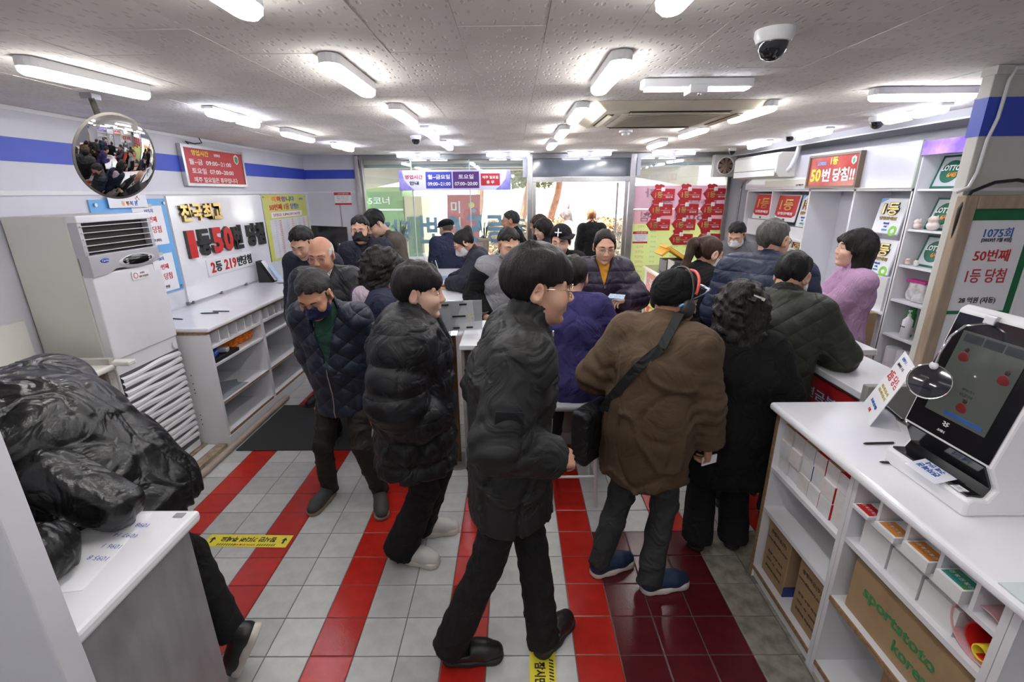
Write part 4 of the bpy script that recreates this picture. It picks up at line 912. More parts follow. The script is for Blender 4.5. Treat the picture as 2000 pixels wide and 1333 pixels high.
# window ledge with plant pots
t = thing('window_bench', 'low white window bench with slatted radiator below', 'bench', (-1.0, 6.8, 0)); part('top', WHITE, t, -2.1, .12, 6.62, 6.94, 1.02, 1.06, bevel=.006)
for i in range(24): part('slat', WPLAS, t, -2.05 + i * .09, -2.0 + i * .09, 6.66, 6.68, .12, 1.02)
part('recess', GREYP, t, -2.06, .1, 6.70, 6.72, .05, 1.02)
def pot(x, lab, k):
    t = thing('plant_pot', lab, 'plant', (x, 6.80, 1.06)); 
    MB().lathe([(.055, 0), (.06, .02), (.075, .22), (.095, .25), (.095, .27), (.08, .272), (.06, .25)], (x, 6.80, 1.06), 8).build('pot', mat('pot_stone', (.45, .38, .32), rough=.8, var=.3, vscale=30), t)
    r = random.Random(k)
    for i in range(14):
        a = r.uniform(0, 6.28); d = r.uniform(.1, .3); h = r.uniform(.12, .34); p0 = Vector((x + .03 * math.cos(a), 6.80 + .03 * math.sin(a), 1.31)); p2 = p0 + Vector((d * math.cos(a), .35 * d * math.sin(a), h)); p1 = p0 + Vector((d * .35 * math.cos(a), .1 * math.sin(a), h * .75)); n = Vector((-math.sin(a), math.cos(a), 0)) * .006
        MB()._add([p0 - n, p0 + n, p1 + n, p1 - n, p2], [(0, 1, 2, 3), (3, 2, 4)]).build('leaf', mat('leaf_dark', (.06, .09, .035), rough=.5), t)
pot(-1.60, 'stone pot with grassy plant on the window bench', 3); pot(-.42, 'pot of long grassy leaves on the window bench behind the woman with a bun', 9); pot(-1.98, 'grassy plant pot on the window bench behind the black-masked man', 5)

# ------------------------------------------------------------------ teller counters on the right
t = thing('teller_counter', 'white-topped teller counter with red front along the right', 'counter', (1.9, 3.2, 0))
part('top', TOPW, t, 1.70, 2.10, 2.075, 2.74, .962, 1.0, bevel=.005); part('front_panel', RED, t, 1.72, 1.74, 2.10, 2.74, .03, .955); part('top_edge', STEEL, t, 1.697, 1.705, 2.08, 2.74, .955, .962); part('end_panel', GREYP, t, 1.74, 2.08, 2.10, 2.12, 0, .955)
part('rear_top', TOPW, t, 1.96, 2.26, 2.742, 4.30, .962, 1.0, bevel=.005); part('rear_front_panel', RED, t, 1.98, 2.0, 2.74, 4.28, .03, .955); part('end_panel', GREYP, t, 2.0, 2.24, 4.26, 4.28, 0, .955); part('return_panel', GREYP, t, 1.74, 2.0, 2.72, 2.74, 0, .955)
lettering(t, '연금복권', (1.7195, 2.36, .84), (0, -1, 0), (0, 0, 1), .07, BLUEP, w=.36, bold=.03); lettering(t, '연금복권', (1.719, 2.36, .84), (0, -1, 0), (0, 0, 1), .062, WPRINT, w=.35, bold=.0, lift=.0016)
o = MB().box(1.675, 1.98, 2.035, 2.072, 0, 1.06).build('divider_panel', GREYP, bevel=.004); tag(o, 'grey divider panel at the near end of the teller counter', 'panel')
t = thing('ticket_booth', 'steel-edged ticket booth with red banner front near the window', 'booth', (2.0, 5.4, 0))
part('top', STEEL, t, 1.76, 2.32, 4.50, 6.32, .965, 1.0); part('side_panel', mat('booth_steel', (.46, .48, .47), rough=.4, metal=.5), t, 1.78, 2.30, 6.28, 6.30, 0, .965); part('front_panel', MATS['booth_steel'], t, 1.78, 1.80, 4.52, 6.28, 0, .965); part('side_panel', MATS['booth_steel'], t, 1.80, 2.30, 4.52, 4.54, 0, .965)
bn = MB().box(1.774, 1.779, 4.7, 6.18, .10, .93).build('banner', mat('banner_orange_red', (.62, .06, .03), rough=.4), t)
lettering(bn, '주식복권', (1.7735, 5.72, .82), (0, -1, 0), (0, 0, 1), .11, WPRINT, w=.62, bold=.02); lettering(bn, '1등당첨', (1.7735, 5.55, .54), (0, -1, 0), (0, 0, 1), .30, YEL, w=1.15, bold=.03); lettering(bn, '스파', (1.7735, 6.02, .22), (0, -1, 0), (0, 0, 1), .07, WPRINT, bold=.02); lettering(bn, '당첨을 축하합니다', (1.7735, 5.45, .20), (0, -1, 0), (0, 0, 1), .06, WPRINT, bold=.02)
MB().lathe([(.05, 0), (.05, .001), (.04, .001), (.04, 0)], (1.7735, 6.10, .82), 24, (-1, 0, 0)).build('emblem', mat('emblem_grey', (.5, .4, .4), rough=.4), bn)
t = thing('lottery_terminal', 'yellow and charcoal lottery terminal on the ticket booth', 'terminal', (2.0, 5.65, 1.0)); M = Matrix.Rotation(math.radians(32), 3, 'Y')
part('body', mat('terminal_charcoal', (.06, .06, .065), rough=.5), t, 1.82, 2.08, 5.55, 5.85, 1.0, 1.16, bevel=.01); YC = mat('terminal_yellow', (.80, .40, .02), rough=.4); MB().obox((1.95, 5.70, 1.235), (.34, .30, .035), M).build('hood', YC, t, bevel=.008); MB().obox((1.96, 5.70, 1.258), (.22, .18, .01), M).build('window', mat('terminal_window', (.35, .25, .22), rough=.15), t); MB().obox((1.80, 5.70, 1.26), (.12, .30, .03), Matrix.Rotation(math.radians(-40), 3, 'Y')).build('hood_flap', YC, t, bevel=.006)
t = thing('acrylic_plate', 'clear acrylic plate standing on the booth edge', 'holder', (1.80, 5.3, 1.0)); MB().box(1.79, 1.80, 5.22, 5.42, 1.0, 1.20).build('plate', mat('plate_grey', (.45, .46, .44), rough=.2), t); part('foot', FILM, t, 1.79, 1.88, 5.22, 5.42, 1.0, 1.004)
easel_sign(1.86, 4.86, 1.0, .17, .26, math.radians(-60), math.radians(-24), 'small white counter sign on the near end of the booth', [('동행복권', .75, .02, LBLUE), ('당첨', .45, .04, LBLUE)])
t = thing('label_printer', 'white printer with paper roll on the ticket booth', 'printer', (2.15, 5.2, 1.0)); part('body', WPLAS, t, 2.04, 2.28, 5.05, 5.35, 1.0, 1.14, bevel=.012); MB().cyl((2.04, 5.45, 1.09), (2.20, 5.45, 1.09), .05, n=20).build('paper_roll', PAPER, t, smooth=True); part('tray', BLACKP, t, 2.02, 2.04, 5.10, 5.30, 1.03, 1.08); MB().cyl((2.04, 5.45, 1.0), (2.20, 5.45, 1.0), .03, n=12).build('roll_cradle', WPLAS, t)
o = MB().obox((2.10, 3.3, 1.0012), (.2, .3, .002)).build('ticket_sheets', mat('pale_yellow_paper', (.8, .8, .25), rough=.6)); tag(o, 'yellow ticket sheets on the teller counter', 'tickets')

# ------------------------------------------------------------------ right wall shelving
t = thing('display_shelving', 'tall white wall shelving behind the teller counter', 'shelving', (3.27, 5.1, 0))
BY = (6.46, 5.84, 5.11, 4.44, 3.80)
for y in BY: part('upright', WHITE, t, 3.10, 3.43, y - .012, y + .012, 0, 1.95)
part('back_panel', WHITE_W, t, 3.425, 3.445, 3.80, 6.46, 0, 2.30); part('top_board', WHITE, t, 3.10, 3.43, 3.79, 6.47, 1.935, 1.955)
for i in range(4):
    for z in ((.95, 1.42) if i < 2 else (.95,)): part('shelf', WHITE, t, 3.11, 3.425, BY[i+1] + .012, BY[i] - .012, z - .018, z)
for y0, y1 in ((3.80, 4.42), (4.42, 5.6), (5.6, 6.50)): part('upper_panel', mat('white_gloss_panel', (.66, .66, .72), rough=.15, coat=.4), t, 3.08, 3.10, y0 + .001, y1 - .001, 1.957, 2.30)
part('upper_box', WHITE, t, 3.10, 3.43, 3.80, 6.47, 2.28, 2.30); part('side_edge', mat('panel_edge_green_grey', (.42, .46, .40), rough=.5), t, 3.078, 3.10, 3.785, 3.80, 1.957, 2.30)
t2 = thing('small_shelving', 'narrow white shelving with five small shelves beside the column', 'shelving', (3.27, 3.35, 0))
for y in (3.785, 2.95): part('upright', WHITE, t2, 3.10, 3.43, y - .012, y + .012, 0, 2.20)
part('back_panel', WHITE_W, t2, 3.425, 3.445, 2.95, 3.785, 0, 2.2)
for z in (.80, 1.09, 1.37, 1.65, 1.95): part('shelf', WHITE, t2, 3.11, 3.425, 2.965, 3.772, z - .016, z)
part('shelf', WHITE, t2, 3.11, 3.425, 2.965, 3.772, .28, .30)
o = MB().box(3.08, 3.095, 2.96, 3.78, 2.19, 2.29).build('shelf_sign', mat('purple_sign', (.16, .07, .55), rough=.35, var=.9, vscale=5, col2=(.55, .30, .70))); tag(o, 'purple sign strip on top of the small shelving', 'sign')
# trophies, bottles and so on in the shelving
def plaque(yc, zb, w, h, lab, red=True, x=3.15, tilt=8):
    t = thing('prize_plaque', lab, 'plaque', (x, yc, zb), math.radians(-90), group='first-prize plaques on the shelving')
    M = Matrix.Rotation(math.radians(-tilt), 3, 'X'); P = PAPER if not red else WPLAS
    MB().obox(M @ Vector((0, 0, h/2)), (w, .02, h), M).build('board', mat('plaque_white', (.74, .76, .80), rough=.2), t, bevel=.012, local=True)
    def L(s, zz, hh, m, ww=None, b=.02, xx=0): lettering(t, s, M @ Vector((xx, -.0112, zz * h)), (1, 0, 0), M @ Vector((0, 0, 1)), hh * h, m, w=ww, bold=b, local=True, ext=.002)
    if red:
        MB().prism([(-w*.48, .25*h), (-w*.34, .16*h), (w*.34, .16*h), (w*.48, .25*h), (w*.48, .97*h), (-w*.48, .97*h)], M @ Vector((0, -.0102, 0)), (1, 0, 0), M @ Vector((0, 0, 1)), .003).build('red_face', RED, t, local=True)
        for s in (): pass
        lettering(t, '1등', M @ Vector((0, -.0136, .62*h)), (1, 0, 0), M @ Vector((0, 0, 1)), .42*h, GOLD, w=.62*w, bold=.03, local=True, ext=.003); lettering(t, '당첨판매점', M @ Vector((0, -.0136, .30*h)), (1, 0, 0), M @ Vector((0, 0, 1)), .11*h, WPRINT, w=.7*w, bold=.02, local=True); L('스파', .07, .08, BLK)
    else:
        lettering(t, '1등', M @ Vector((0, -.0112, .70*h)), (1, 0, 0), M @ Vector((0, 0, 1)), .36*h, BLK, w=.60*w, bold=.07, local=True, ext=.002); lettering(t, '1등', M @ Vector((0, -.0134, .70*h)), (1, 0, 0), M @ Vector((0, 0, 1)), .34*h, GOLD, w=.56*w, bold=.02, local=True, ext=.002)
        L('당첨판매점', .44, .10, mat('dark_gold', (.35, .22, .05), rough=.4), .62*w); L('제423회', .30, .06, BLUEP); L('스파', .21, .055, BLUEP); L('동행복권', .12, .05, LBLUE)
        MB().prism([(-w*.48, .85*h), (-w*.48, .985*h), (-w*.18, .985*h)], M @ Vector((0, -.0102, 0)), (1, 0, 0), M @ Vector((0, 0, 1)), .002).build('corner_blue', LBLUE, t, local=True)
        MB().lathe([(.14*w, 0), (.14*w, .003), (.07*w, .003), (.07*w, 0)], M @ Vector((.3*w, -.0102, .11*h)), 24, M @ Vector((0, -1, 0))).build('green_ring', mat('ring_green', (.25, .62, .06), rough=.4), t, local=True)
    return t
plaque(6.13, 1.60, .43, .31, 'red first-prize plaque, leftmost on the shelving'); plaque(5.60, 1.60, .43, .30, 'red first-prize plaque in the second bay of the shelving')
plaque(5.24, 1.56, .22, .34, 'narrow white first-prize plaque beside the red one in the second bay', False); plaque(4.12, 1.58, .30, .30, 'white first-prize plaque, topmost by the woman in pink', False, 3.20); plaque(4.12, 1.24, .30, .30, 'white first-prize plaque behind the head of the woman in pink', False, 3.20)
plaque(5.92, 1.28, .2, .30, 'small red first-prize plaque lower in the first bay'); plaque(5.30, 1.14, .30, .34, 'white first-prize plaque behind the grey-haired man', False)
for zb, hh, y, x in ((1.42, .17, 6.13, 3.17), (1.42, .17, 5.60, 3.17)): pass
for y0, y1, n in ((5.86, 6.44, 'first'), (5.13, 5.82, 'second')): 
    o = MB().box(3.14, 3.30, y0, y1, 1.42, 1.555 if n == 'second' else 1.595).build('plaque_ledge', WHITE); tag(o, 'white riser under the plaques in the %s bay' % n, 'riser')
o = MB().box(3.15, 3.40, 3.90, 4.36, .95, 1.235).build('plaque_riser', WHITE); tag(o, 'white riser under the plaques behind the woman in pink', 'riser')
t = thing('socket_plate', 'double wall socket plate on the far shelving', 'socket', (3.10, 6.30, 1.40)); 
MB().box(3.092, 3.100, 6.40, 6.52, 1.26, 1.40).build('plate', mat('socket_brown', (.42, .34, .22), rough=.4), t)
for y in (6.43, 6.49): MB().cyl((3.092, y, 1.33), (3.088, y, 1.33), .02, n=14).build('socket', WPLAS, t)
part('back_plate', WHITE, t, 3.1, 3.12, 6.40, 6.52, 1.20, 1.44)
for z, h, n, y in ((.302, .34, 'lower', 3.95), (.955, .36, 'upper', 3.93)): pass
for (z0, z1, n) in ((.30, .64, 'bottom'), (.64, .952, 'top')):
    t = thing('cardboard_carton', 'brown cardboard carton stacked in the last bay behind the woman in pink, %s one' % n, 'box', (3.02, 3.98, z0), 0); 
    part('body', KRAFT, t, 2.90, 3.08, 3.83, 4.12, z0, z1, bevel=.004); MB().box(2.899, 3.081, 3.955, 3.995, z1 - .08, z1 + .001).build('tape', mat('packing_tape', (.45, .33, .2), rough=.3), t); MB().obox((2.87, 3.975, z1 - .03), (.004, .28, .09), Matrix.Rotation(.6, 3, 'Y')).build('flap', KRAFT, t)
o = MB().box(2.88, 3.085, 3.83, 4.12, 0, .30).build('floor_carton', KRAFT, bevel=.004); tag(o, 'brown carton on the floor under the two stacked cartons', 'box')
def lotto_card(y, z, lab):
    t = thing('lotto_card', lab, 'sign', (3.20, y + .05, z), math.radians(-90)); M = Matrix.Rotation(math.radians(-14), 3, 'X')
    MB().obox(M @ Vector((0, 0, .12)), (.24, .01, .24), M).build('frame', mat('lotto_green', (.01, .13, .08), rough=.4), t, local=True); MB().obox(M @ Vector((0, -.006, .12)), (.20, .004, .21), M).build('card', mat('card_grey', (.5, .52, .55), rough=.3), t, local=True)
    MB().ball(M @ Vector((0, -.009, .12)), (.082, .004, .082), 28, 10, M).build('disc', MATS['lotto_green'], t, smooth=True, local=True)
    lettering(t, 'LOTTO', M @ Vector((0, -.0145, .145)), (1, 0, 0), M @ Vector((0, 0, 1)), .04, WPRINT, w=.15, bold=.03, local=True); lettering(t, '6/45', M @ Vector((.03, -.0145, .095)), (1, 0, 0), M @ Vector((0, 0, 1)), .034, mat('orange_print', (.85, .30, .03), rough=.4), bold=.03, local=True)
for y, z, n in ((3.60, 1.951, 'top'), (3.56, 1.651, 'second'), (3.56, 1.371, 'third')): lotto_card(y, z, 'green lotto card leaning on the %s small shelf' % n)
def lucky_cat(y, z, s, lab):
    t = thing('ceramic_figurine', lab, 'figurine', (3.15, y, z)); V = Vol((3.15 - .1*s, y - .1*s, z - .005), (3.15 + .1*s, y + .1*s, z + .2*s), .006 * s)
    V.ell((3.15, y, z + .055*s), (.06*s, .07*s, .058*s), 0); V.ell((3.145, y, z + .125*s), (.05*s, .058*s, .045*s), .012)
    for k in (-1, 1): V.cap((3.15, y + k*.035*s, z + .155*s), (3.15, y + k*.042*s, z + .178*s), .014*s, .005*s, .006)
    V.plane((0, 0, z + .001), (0, 0, -1)); link('body', V.mesh('body', mat('ceramic_white', (.75, .70, .66), rough=.25, var=.9, vscale=14, col2=(.62, .40, .32)), 1), None, t)
    for k in (-1, 1): MB().ball((3.15 - .047*s, y + k*.02*s, z + .13*s), .006*s, 8, 6).build('eye', BLK, t)
lucky_cat(3.60, 1.651, .62, 'round ceramic animal figurine in clear wrap on the small shelf'); lucky_cat(3.735, 1.651, .45, 'tiny white ceramic figurine on the small shelf')
for y, s, n in ((3.74, .3, 'left'), (3.66, .28, 'right')): lucky_cat(y, 1.371, s, 'thumb-sized figurine on the third small shelf, %s one' % n)
def bag(y, z, w, lab, c):
    V = Vol((3.12, y - w, z - .005), (3.28, y + w, z + .2), .008); V.rbox((3.2, y, z + .075), (.035, w * .8, .085), .03); V.fn(lambda d, X, Y, Z: d + .008 * wnoise(X, Y, Z, 55, int(y * 100))); V.plane((0, 0, z + .001), (0, 0, -1))
    o = link('plastic_bag', V.mesh('plastic_bag', mat('bag_' + c, (.70, .68, .70) if c == 'a' else (.62, .60, .58), rough=.15, var=.4, vscale=25), 0)); tag(o, lab, 'bag'); return o
b_ = bag(3.64, 1.09, .10, 'clear zip bag with a magenta seal on the small shelf', 'a'); part('zip_seal', mat('magenta_seal', (.55, .03, .25), rough=.4), b_, 3.165, 3.235, 3.55, 3.73, 1.245, 1.262); bag(3.45, 1.09, .075, 'crumpled clear bag beside the zip bag on the small shelf', 'b')
t = thing('spray_can', 'green spray can on the lowest small shelf', 'can', (3.22, 3.66, .80)); MB().lathe([(.032, 0), (.032, .18), (.022, .20), (.018, .205)], (3.22, 3.66, .80), 20).build('can', mat('can_green', (.02, .25, .05), rough=.3), t, smooth=True); MB().lathe([(.026, .195), (.026, .235), (.02, .24), (0, .24)], (3.22, 3.66, .80), 16).build('cap', MATS['can_green'], t, smooth=True); MB().lathe([(.0325, .02), (.0325, .08)], (3.22, 3.66, .80), 20).build('label_band', WPRINT, t)
t = thing('pump_bottle', 'white pump bottle on the lowest small shelf', 'bottle', (3.15, 3.60, .80)); MB().lathe([(.03, 0), (.034, .01), (.034, .15), (.018, .17), (.014, .18)], (3.15, 3.60, .80), 20).build('bottle', WPLAS, t, smooth=True); MB().lathe([(.012, .175), (.012, .20), (.005, .202), (.005, .22), (.012, .222), (.012, .232), (0, .233)], (3.15, 3.60, .80), 14).build('pump', WPLAS, t, smooth=True); lettering(t, '손소독제', (3.1155, 3.60, .90), (0, -1, 0), (0, 0, 1), .012, BLK)
o = MB().cyl((3.13, 3.44, .832), (3.20, 3.51, .832), .032, n=20).build('black_cup', BLACKP, bevel=.004); tag(o, 'black cup lying on the lowest small shelf', 'cup')
for i, y in enumerate((3.70, 3.585, 3.47)):
    for k in range(3):
        t = thing('paper_roll', 'white paper roll under the small shelving, %s stack, %s' % (('left', 'middle', 'right')[i], ('bottom', 'middle', 'top')[k]), 'paper roll', (3.18, y, .30 + k * .13), group='paper rolls under the small shelving')
        MB().lathe([(.018, 0), (.055, 0), (.055, .128), (.018, .128), (.018, 0)], (3.18, y, .30 + k * .13), 20).build('roll', PAPER, t, smooth=True)
# wall air conditioner on the right
t = thing('wall_air_conditioner', 'white split air conditioner above the far end of the shelving', 'air conditioner', (2.98, 5.85, 2.08))
P = [(3.08, 2.345), (2.90, 2.345), (2.862, 2.31), (2.862, 2.14), (2.91, 2.085), (3.08, 2.085)]
MB().prism([(p[0], p[1]) for p in P], (0, 6.42, 0), (1, 0, 0), (0, 0, 1), 1.02).build('casing', mat('ac_ivory', (.72, .71, .66), rough=.35), t, bevel=.008); part('flap', WPLAS, t, 2.858, 2.866, 5.42, 6.40, 2.10, 2.16); part('vent_line', DK, t, 2.8575, 2.862, 5.42, 6.40, 2.165, 2.17)
MB().tube([(3.06, 5.36, 2.44), (3.04, 5.36, 2.30), (3.0, 5.37, 2.18), (2.99, 5.44, 2.13)], .022, 10).build('duct', WPLAS, t, smooth=True)
o = MB().box(2.83, 2.832, 5.42, 5.46, 2.1, 2.13) ; 
o = MB().tube([(3.06, 6.40, 2.10), (3.05, 6.52, 2.05), (3.07, 6.60, 1.98), (3.07, 6.62, 1.2)], .014, 8).build('drain_hose', DSTEEL, smooth=True); tag(o, 'grey hose running down at the far end of the shelving', 'hose')

# ------------------------------------------------------------------ notice board on the column
t = thing('notice_board', 'wood-framed green notice board on the column', 'notice board', (2.5, 2.27, .62))
FX0, FX1, FZ0, FZ1, FY = 2.085, 3.05, .60, 1.92, 2.245
part('green_back', GREEN, t, FX0 + .05, FX1 - .05, FY + .02, FY + .045, FZ0 + .05, FZ1 - .05)
for a in ((FX0, FX0 + .062, FZ0, FZ1), (FX1 - .062, FX1, FZ0, FZ1)): MB().box(a[0], a[1], FY, FY + .05, a[2], a[3]).build('frame_stile', WOODF, t, bevel=.006)
for z in (FZ0, FZ1 - .062): MB().box(FX0 + .062, FX1 - .062, FY, FY + .05, z, z + .062).build('frame_rail', WOODF, t, bevel=.006)
def notice(x0, x1, z0, z1, lab, rows, y=FY + .012, par=None):
    o = thing('notice_sheet', lab, 'notice', ((x0 + x1) / 2, y, z0)); MB().box(x0, x1, y, y + .006, z0, z1).build('sheet', PAPER, o); MB().box(x0 - .006, x1 + .006, y + .005, y + .008, z0 - .006, z1 + .006).build('sleeve', WPLAS, o)
    for s, fx, fz, h, m, w in rows: lettering(o, s, (x0 + (x1 - x0) * fx, y - .0002, z0 + (z1 - z0) * fz), (1, 0, 0), (0, 0, 1), h, m, w=w, bold=.012)
CRIM = mat('crimson_print', (.52, .04, .06), rough=.5)
notice(2.155, 2.43, 1.375, 1.80, 'white notice of the fiftieth first prize on the notice board', [('1075회', .5, .88, .048, BLUEP, None), ('[2023년 7월 8일]', .5, .80, .022, BLK, None), ('50번째', .5, .63, .058, REDL, None), ('1등 당첨', .5, .40, .07, CRIM, .19), ('28 억원 (자동)', .48, .11, .035, BLK, .18)])
notice(2.155, 2.43, .90, 1.345, 'white notice with coloured emblem, lower on the notice board', [('스파', .25, .90, .026, BLUEP, None), ('2등 당첨', .5, .5, .06, REDL, None)]); notice(2.48, 2.80, 1.30, 1.80, 'white notice at the right edge of the notice board', [('1108회', .5, .85, .05, BLUEP, None), ('51번째', .5, .6, .06, REDL, None)])

# ------------------------------------------------------------------ right foreground counter
CT = thing('counter_worktop', 'glossy white worktop of the right foreground counter', 'worktop', (1.43, 1.2, .955))
MB().box(1.205, 1.66, .30, 2.012, .962, 1.0).build('slab', TOPW, CT, bevel=.016, seg=4)
def unit(y0, y1, lab, holes=True):
    t = thing('counter_cabinet', 'white open cabinet of the right counter, ' + lab, 'cabinet', (1.43, (y0 + y1) / 2, 0), group='open cabinets of the right counter')
    part('side_panel', WHITE, t, 1.25, 1.64, y0, y0 + .02, 0, .955); part('side_panel', WHITE, t, 1.25, 1.64, y1 - .02, y1, 0, .955); part('back_panel', WHITE, t, 1.62, 1.64, y0 + .02, y1 - .02, .06, .955)
    part('base_board', WHITE, t, 1.256, 1.62, y0 + .02, y1 - .02, .05, .07); part('base_edge', CHIP, t, 1.25, 1.256, y0 + .02, y1 - .02, .05, .07); part('plinth', WHITE, t, 1.262, 1.275, y0 + .02, y1 - .02, 0, .05)
    return t
u1 = unit(1.48, 2.0, 'with ticket stacks and two cartons'); part('side_edge', CHIP, u1, 1.245, 1.25, 1.98, 2.0, 0, .955)
part('shelf', WHITE, u1, 1.252, 1.62, 1.50, 1.98, .645, .665); part('shelf', WHITE, u1, 1.252, 1.62, 1.50, 1.98, .415, .435)
u2 = unit(.91, 1.478, 'with leaflet slots and the long carton'); part('shelf', WHITE, u2, 1.252, 1.62, .93, 1.458, .825, .84); part('shelf', WHITE, u2, 1.252, 1.62, .93, 1.458, .675, .695); part('shelf', WHITE, u2, 1.252, 1.62, .93, 1.458, .395, .415); part('shelf_edge', CHIP, u2, 1.246, 1.252, .93, 1.458, .395, .415)
for y in (1.352, 1.236, 1.115, 1.003): part('divider', WHITE, u2, 1.255, 1.60, y - .006, y + .006, .84, .955)
u3 = unit(.30, .908, 'nearest the camera'); part('shelf', WHITE, u3, 1.252, 1.62, .32, .888, .675, .695)
o = MB().box(1.215, 1.60, .45, .935, 1.0005, 1.004).build('glass_sheet', mat('glass_sheet', (.60, .66, .68), rough=.08)); tag(o, 'sheet of glass lying on the near end of the right worktop', 'glass')
# stacks of ticket boxes
TB = [mat('ticket_box_%d' % i, c, rough=.6, var=.08, vscale=30, ribs=.25, rscale=90, ribaxis=2) for i, c in enumerate(((.74, .73, .74), (.70, .70, .73), (.74, .71, .70)))]
EDGE = [REDL, BLUEP, mat('amber_edge', (.45, .25, .08), rough=.5), RED]
for i in range(6):
    n = 3 if i not in (3,) else 3
    for k in range(n):
        y = 1.94 - i * .079; z = .6655 + k * .078
        lab = 'white ticket box on the right counter, column %s from the left, %s' % (('first', 'second', 'third', 'fourth', 'fifth', 'sixth')[i], ('bottom', 'middle', 'top')[k])
        t = thing('ticket_box', lab, 'box', (1.36, y, z), group='ticket boxes in the right counter'); dx = random.uniform(0, .012)
        part('carton', TB[(i + k) % 3], t, 1.272 + dx, 1.46, y - .037, y + .037, z, z + .076, bevel=.0015); part('coloured_top', EDGE[(i * 2 + k) % 4] if k == 2 else TB[0], t, 1.274 + dx, 1.46, y - .036, y + .036, z + .076, z + .0775)
        if i >= 2: part('coloured_side', EDGE[0] if i > 2 else EDGE[1], t, 1.272 + dx, 1.46, y - .0385, y - .037, z + .002, z + .074)
# cartons
def carton(x0, x1, y0, y1, z0, z1, lab, rows, tape=None):
    t = thing('cardboard_carton', lab, 'box', ((x0 + x1) / 2, (y0 + y1) / 2, z0)); part('body', KRAFT, t, x0, x1, y0, y1, z0, z1, bevel=.004); MB().box(x0 + .05, x0 + .09, y0, y1, z1, z1 + .001).build('top_tape', mat('packing_tape', (0, 0, 0)), t); part('flap_seam', CHIP, t, (x0 + x1) / 2 - .001, (x0 + x1) / 2 + .001, y0 + .002, y1 - .002, z1, z1 + .0008)
    for s, fy, fz, h, m, w in rows: lettering(t, s, (x0 - .0005, y1 + (y0 - y1) * fy, z0 + (z1 - z0) * fz), (0, -1, 0), (0, 0, 1), h, m, w=w, bold=.02, ext=.0004)
    return t
CB = mat('carton_ink', (.10, .07, .05), rough=.7); GI = mat('carton_green_ink', (.04, .25, .08), rough=.6)
CR = [('동행복권(주)', .5, .82, .026, CB, .13), ('www.dhlottery.co.kr', .5, .68, .020, CB, .17), ('품명 수량 회차', .5, .45, .014, CB, .13), ('2024 . 03 . 500매', .5, .32, .014, CB, .13), ('동행복권 취급주의', .5, .18, .014, CB, .13)]
t = carton(1.285, 1.56, 1.775, 1.965, .0705, .385, 'brown carton in the right counter, left of the two', CR); part('blue_tape', mat('blue_tape', (.02, .04, .20), rough=.4), t, 1.285, 1.45, 1.7735, 1.775, .072, .13)
carton(1.285, 1.56, 1.515, 1.70, .0705, .385, 'brown carton in the right counter, right of the two', CR)
t = carton(1.275, 1.56, .945, 1.415, .4155, .63, 'long brown carton with green lettering in the right counter', [('sportstoto', .46, .60, .052, GI, .30), ('korea', .62, .30, .046, GI, .14)])
MB().obox((1.33, 1.18, .645), (.11, .47, .004), Matrix.Rotation(-.25, 3, 'Y')).build('flap', KRAFT, t)
carton(1.30, 1.56, 1.02, 1.22, .0705, .33, 'brown carton low in the right counter below the long one', [('복권', .4, .8, .03, CB, None)])
o = MB().box(1.45, 1.56, 1.53, 1.62, .4355, .56).build('carton_small', mat('small_white_box', (.6, .66, .7), rough=.4)); tag(o, 'small white and teal box on the middle shelf of the right counter', 'box')
# leaflet piles in the slots
def leaflets(y0, y1, z, h, c, lab, rows=None):
    t = thing('leaflet_pile', lab, 'leaflets', (1.4, (y0 + y1) / 2, z), group='leaflet piles in the slots'); part('paper_block', mat('paper_block', (.76, .76, .77), rough=.7, ribs=.3, rscale=160, ribaxis=2), t, 1.236, 1.50, y0, y1, z, z + h)
    part('printed_band', c, t, 1.246, 1.300, y0 + .006, y1 - .006, z + h, z + h + .001); part('top_sheet', PAPER, t, 1.238, 1.50, y0 + .001, y1 - .001, z + h, z + h + .0006)
    for k in range(3): lettering_rows(t, [('복권 %d' % (k + 4), (1.273, (y0 + y1) / 2 + (k - 1) * .03, z + h + .001), (0, -1, 0), (1, 0, 0), .014)], WPRINT if c is not YEL else CB)
leaflets(1.37, 1.45, .8405, .012, REDL, 'thin pile of red leaflets in the first slot'); leaflets(1.255, 1.34, .8405, .022, mat('orange_leaf', (.60, .22, .04), rough=.5), 'pile of orange leaflets in the second slot'); leaflets(1.13, 1.225, .8405, .04, MATS['orange_leaf'], 'thicker pile of orange leaflets in the third slot'); leaflets(1.02, 1.105, .8405, .045, mat('teal_leaf', (.03, .28, .25), rough=.5, var=.7, vscale=40, col2=(.12, .30, .05)), 'thick pile of teal leaflets in the fourth slot')
for i, (y0, y1, h) in enumerate(((1.30, 1.42, .105), (1.17, 1.29, .10), (1.04, 1.16, .095))):
    o = MB().box(1.275, 1.52, y0, y1, .6955, .6955 + h).build('paper_ream', mat('paper_block', (0, 0, 0)), bevel=.001); tag(o, 'white paper stack on the middle shelf of the right counter, %s' % ('left', 'middle', 'right')[i], 'paper')
t = thing('rolled_poster', 'rolled red and pink posters on the middle shelf of the right counter', 'posters', (1.35, .985, .696))
MB().lathe([(.085, 0), (.085, .24), (.081, .24), (.081, 0)], (1.27, .975, .782), 28, (1, 0, 0)).build('outer_roll', mat('pink_poster', (.66, .38, .40), rough=.4), t, smooth=True); MB().lathe([(.05, 0), (.05, .23), (.046, .23), (.046, 0)], (1.275, .965, .765), 24, (1, 0, 0)).build('inner_roll', REDL, t, smooth=True); MB().lathe([(.022, 0), (.022, .2), (.019, .2), (.019, 0)], (1.27, .96, .735), 16, (1, 0, 0)).build('core_roll', YEL, t, smooth=True)
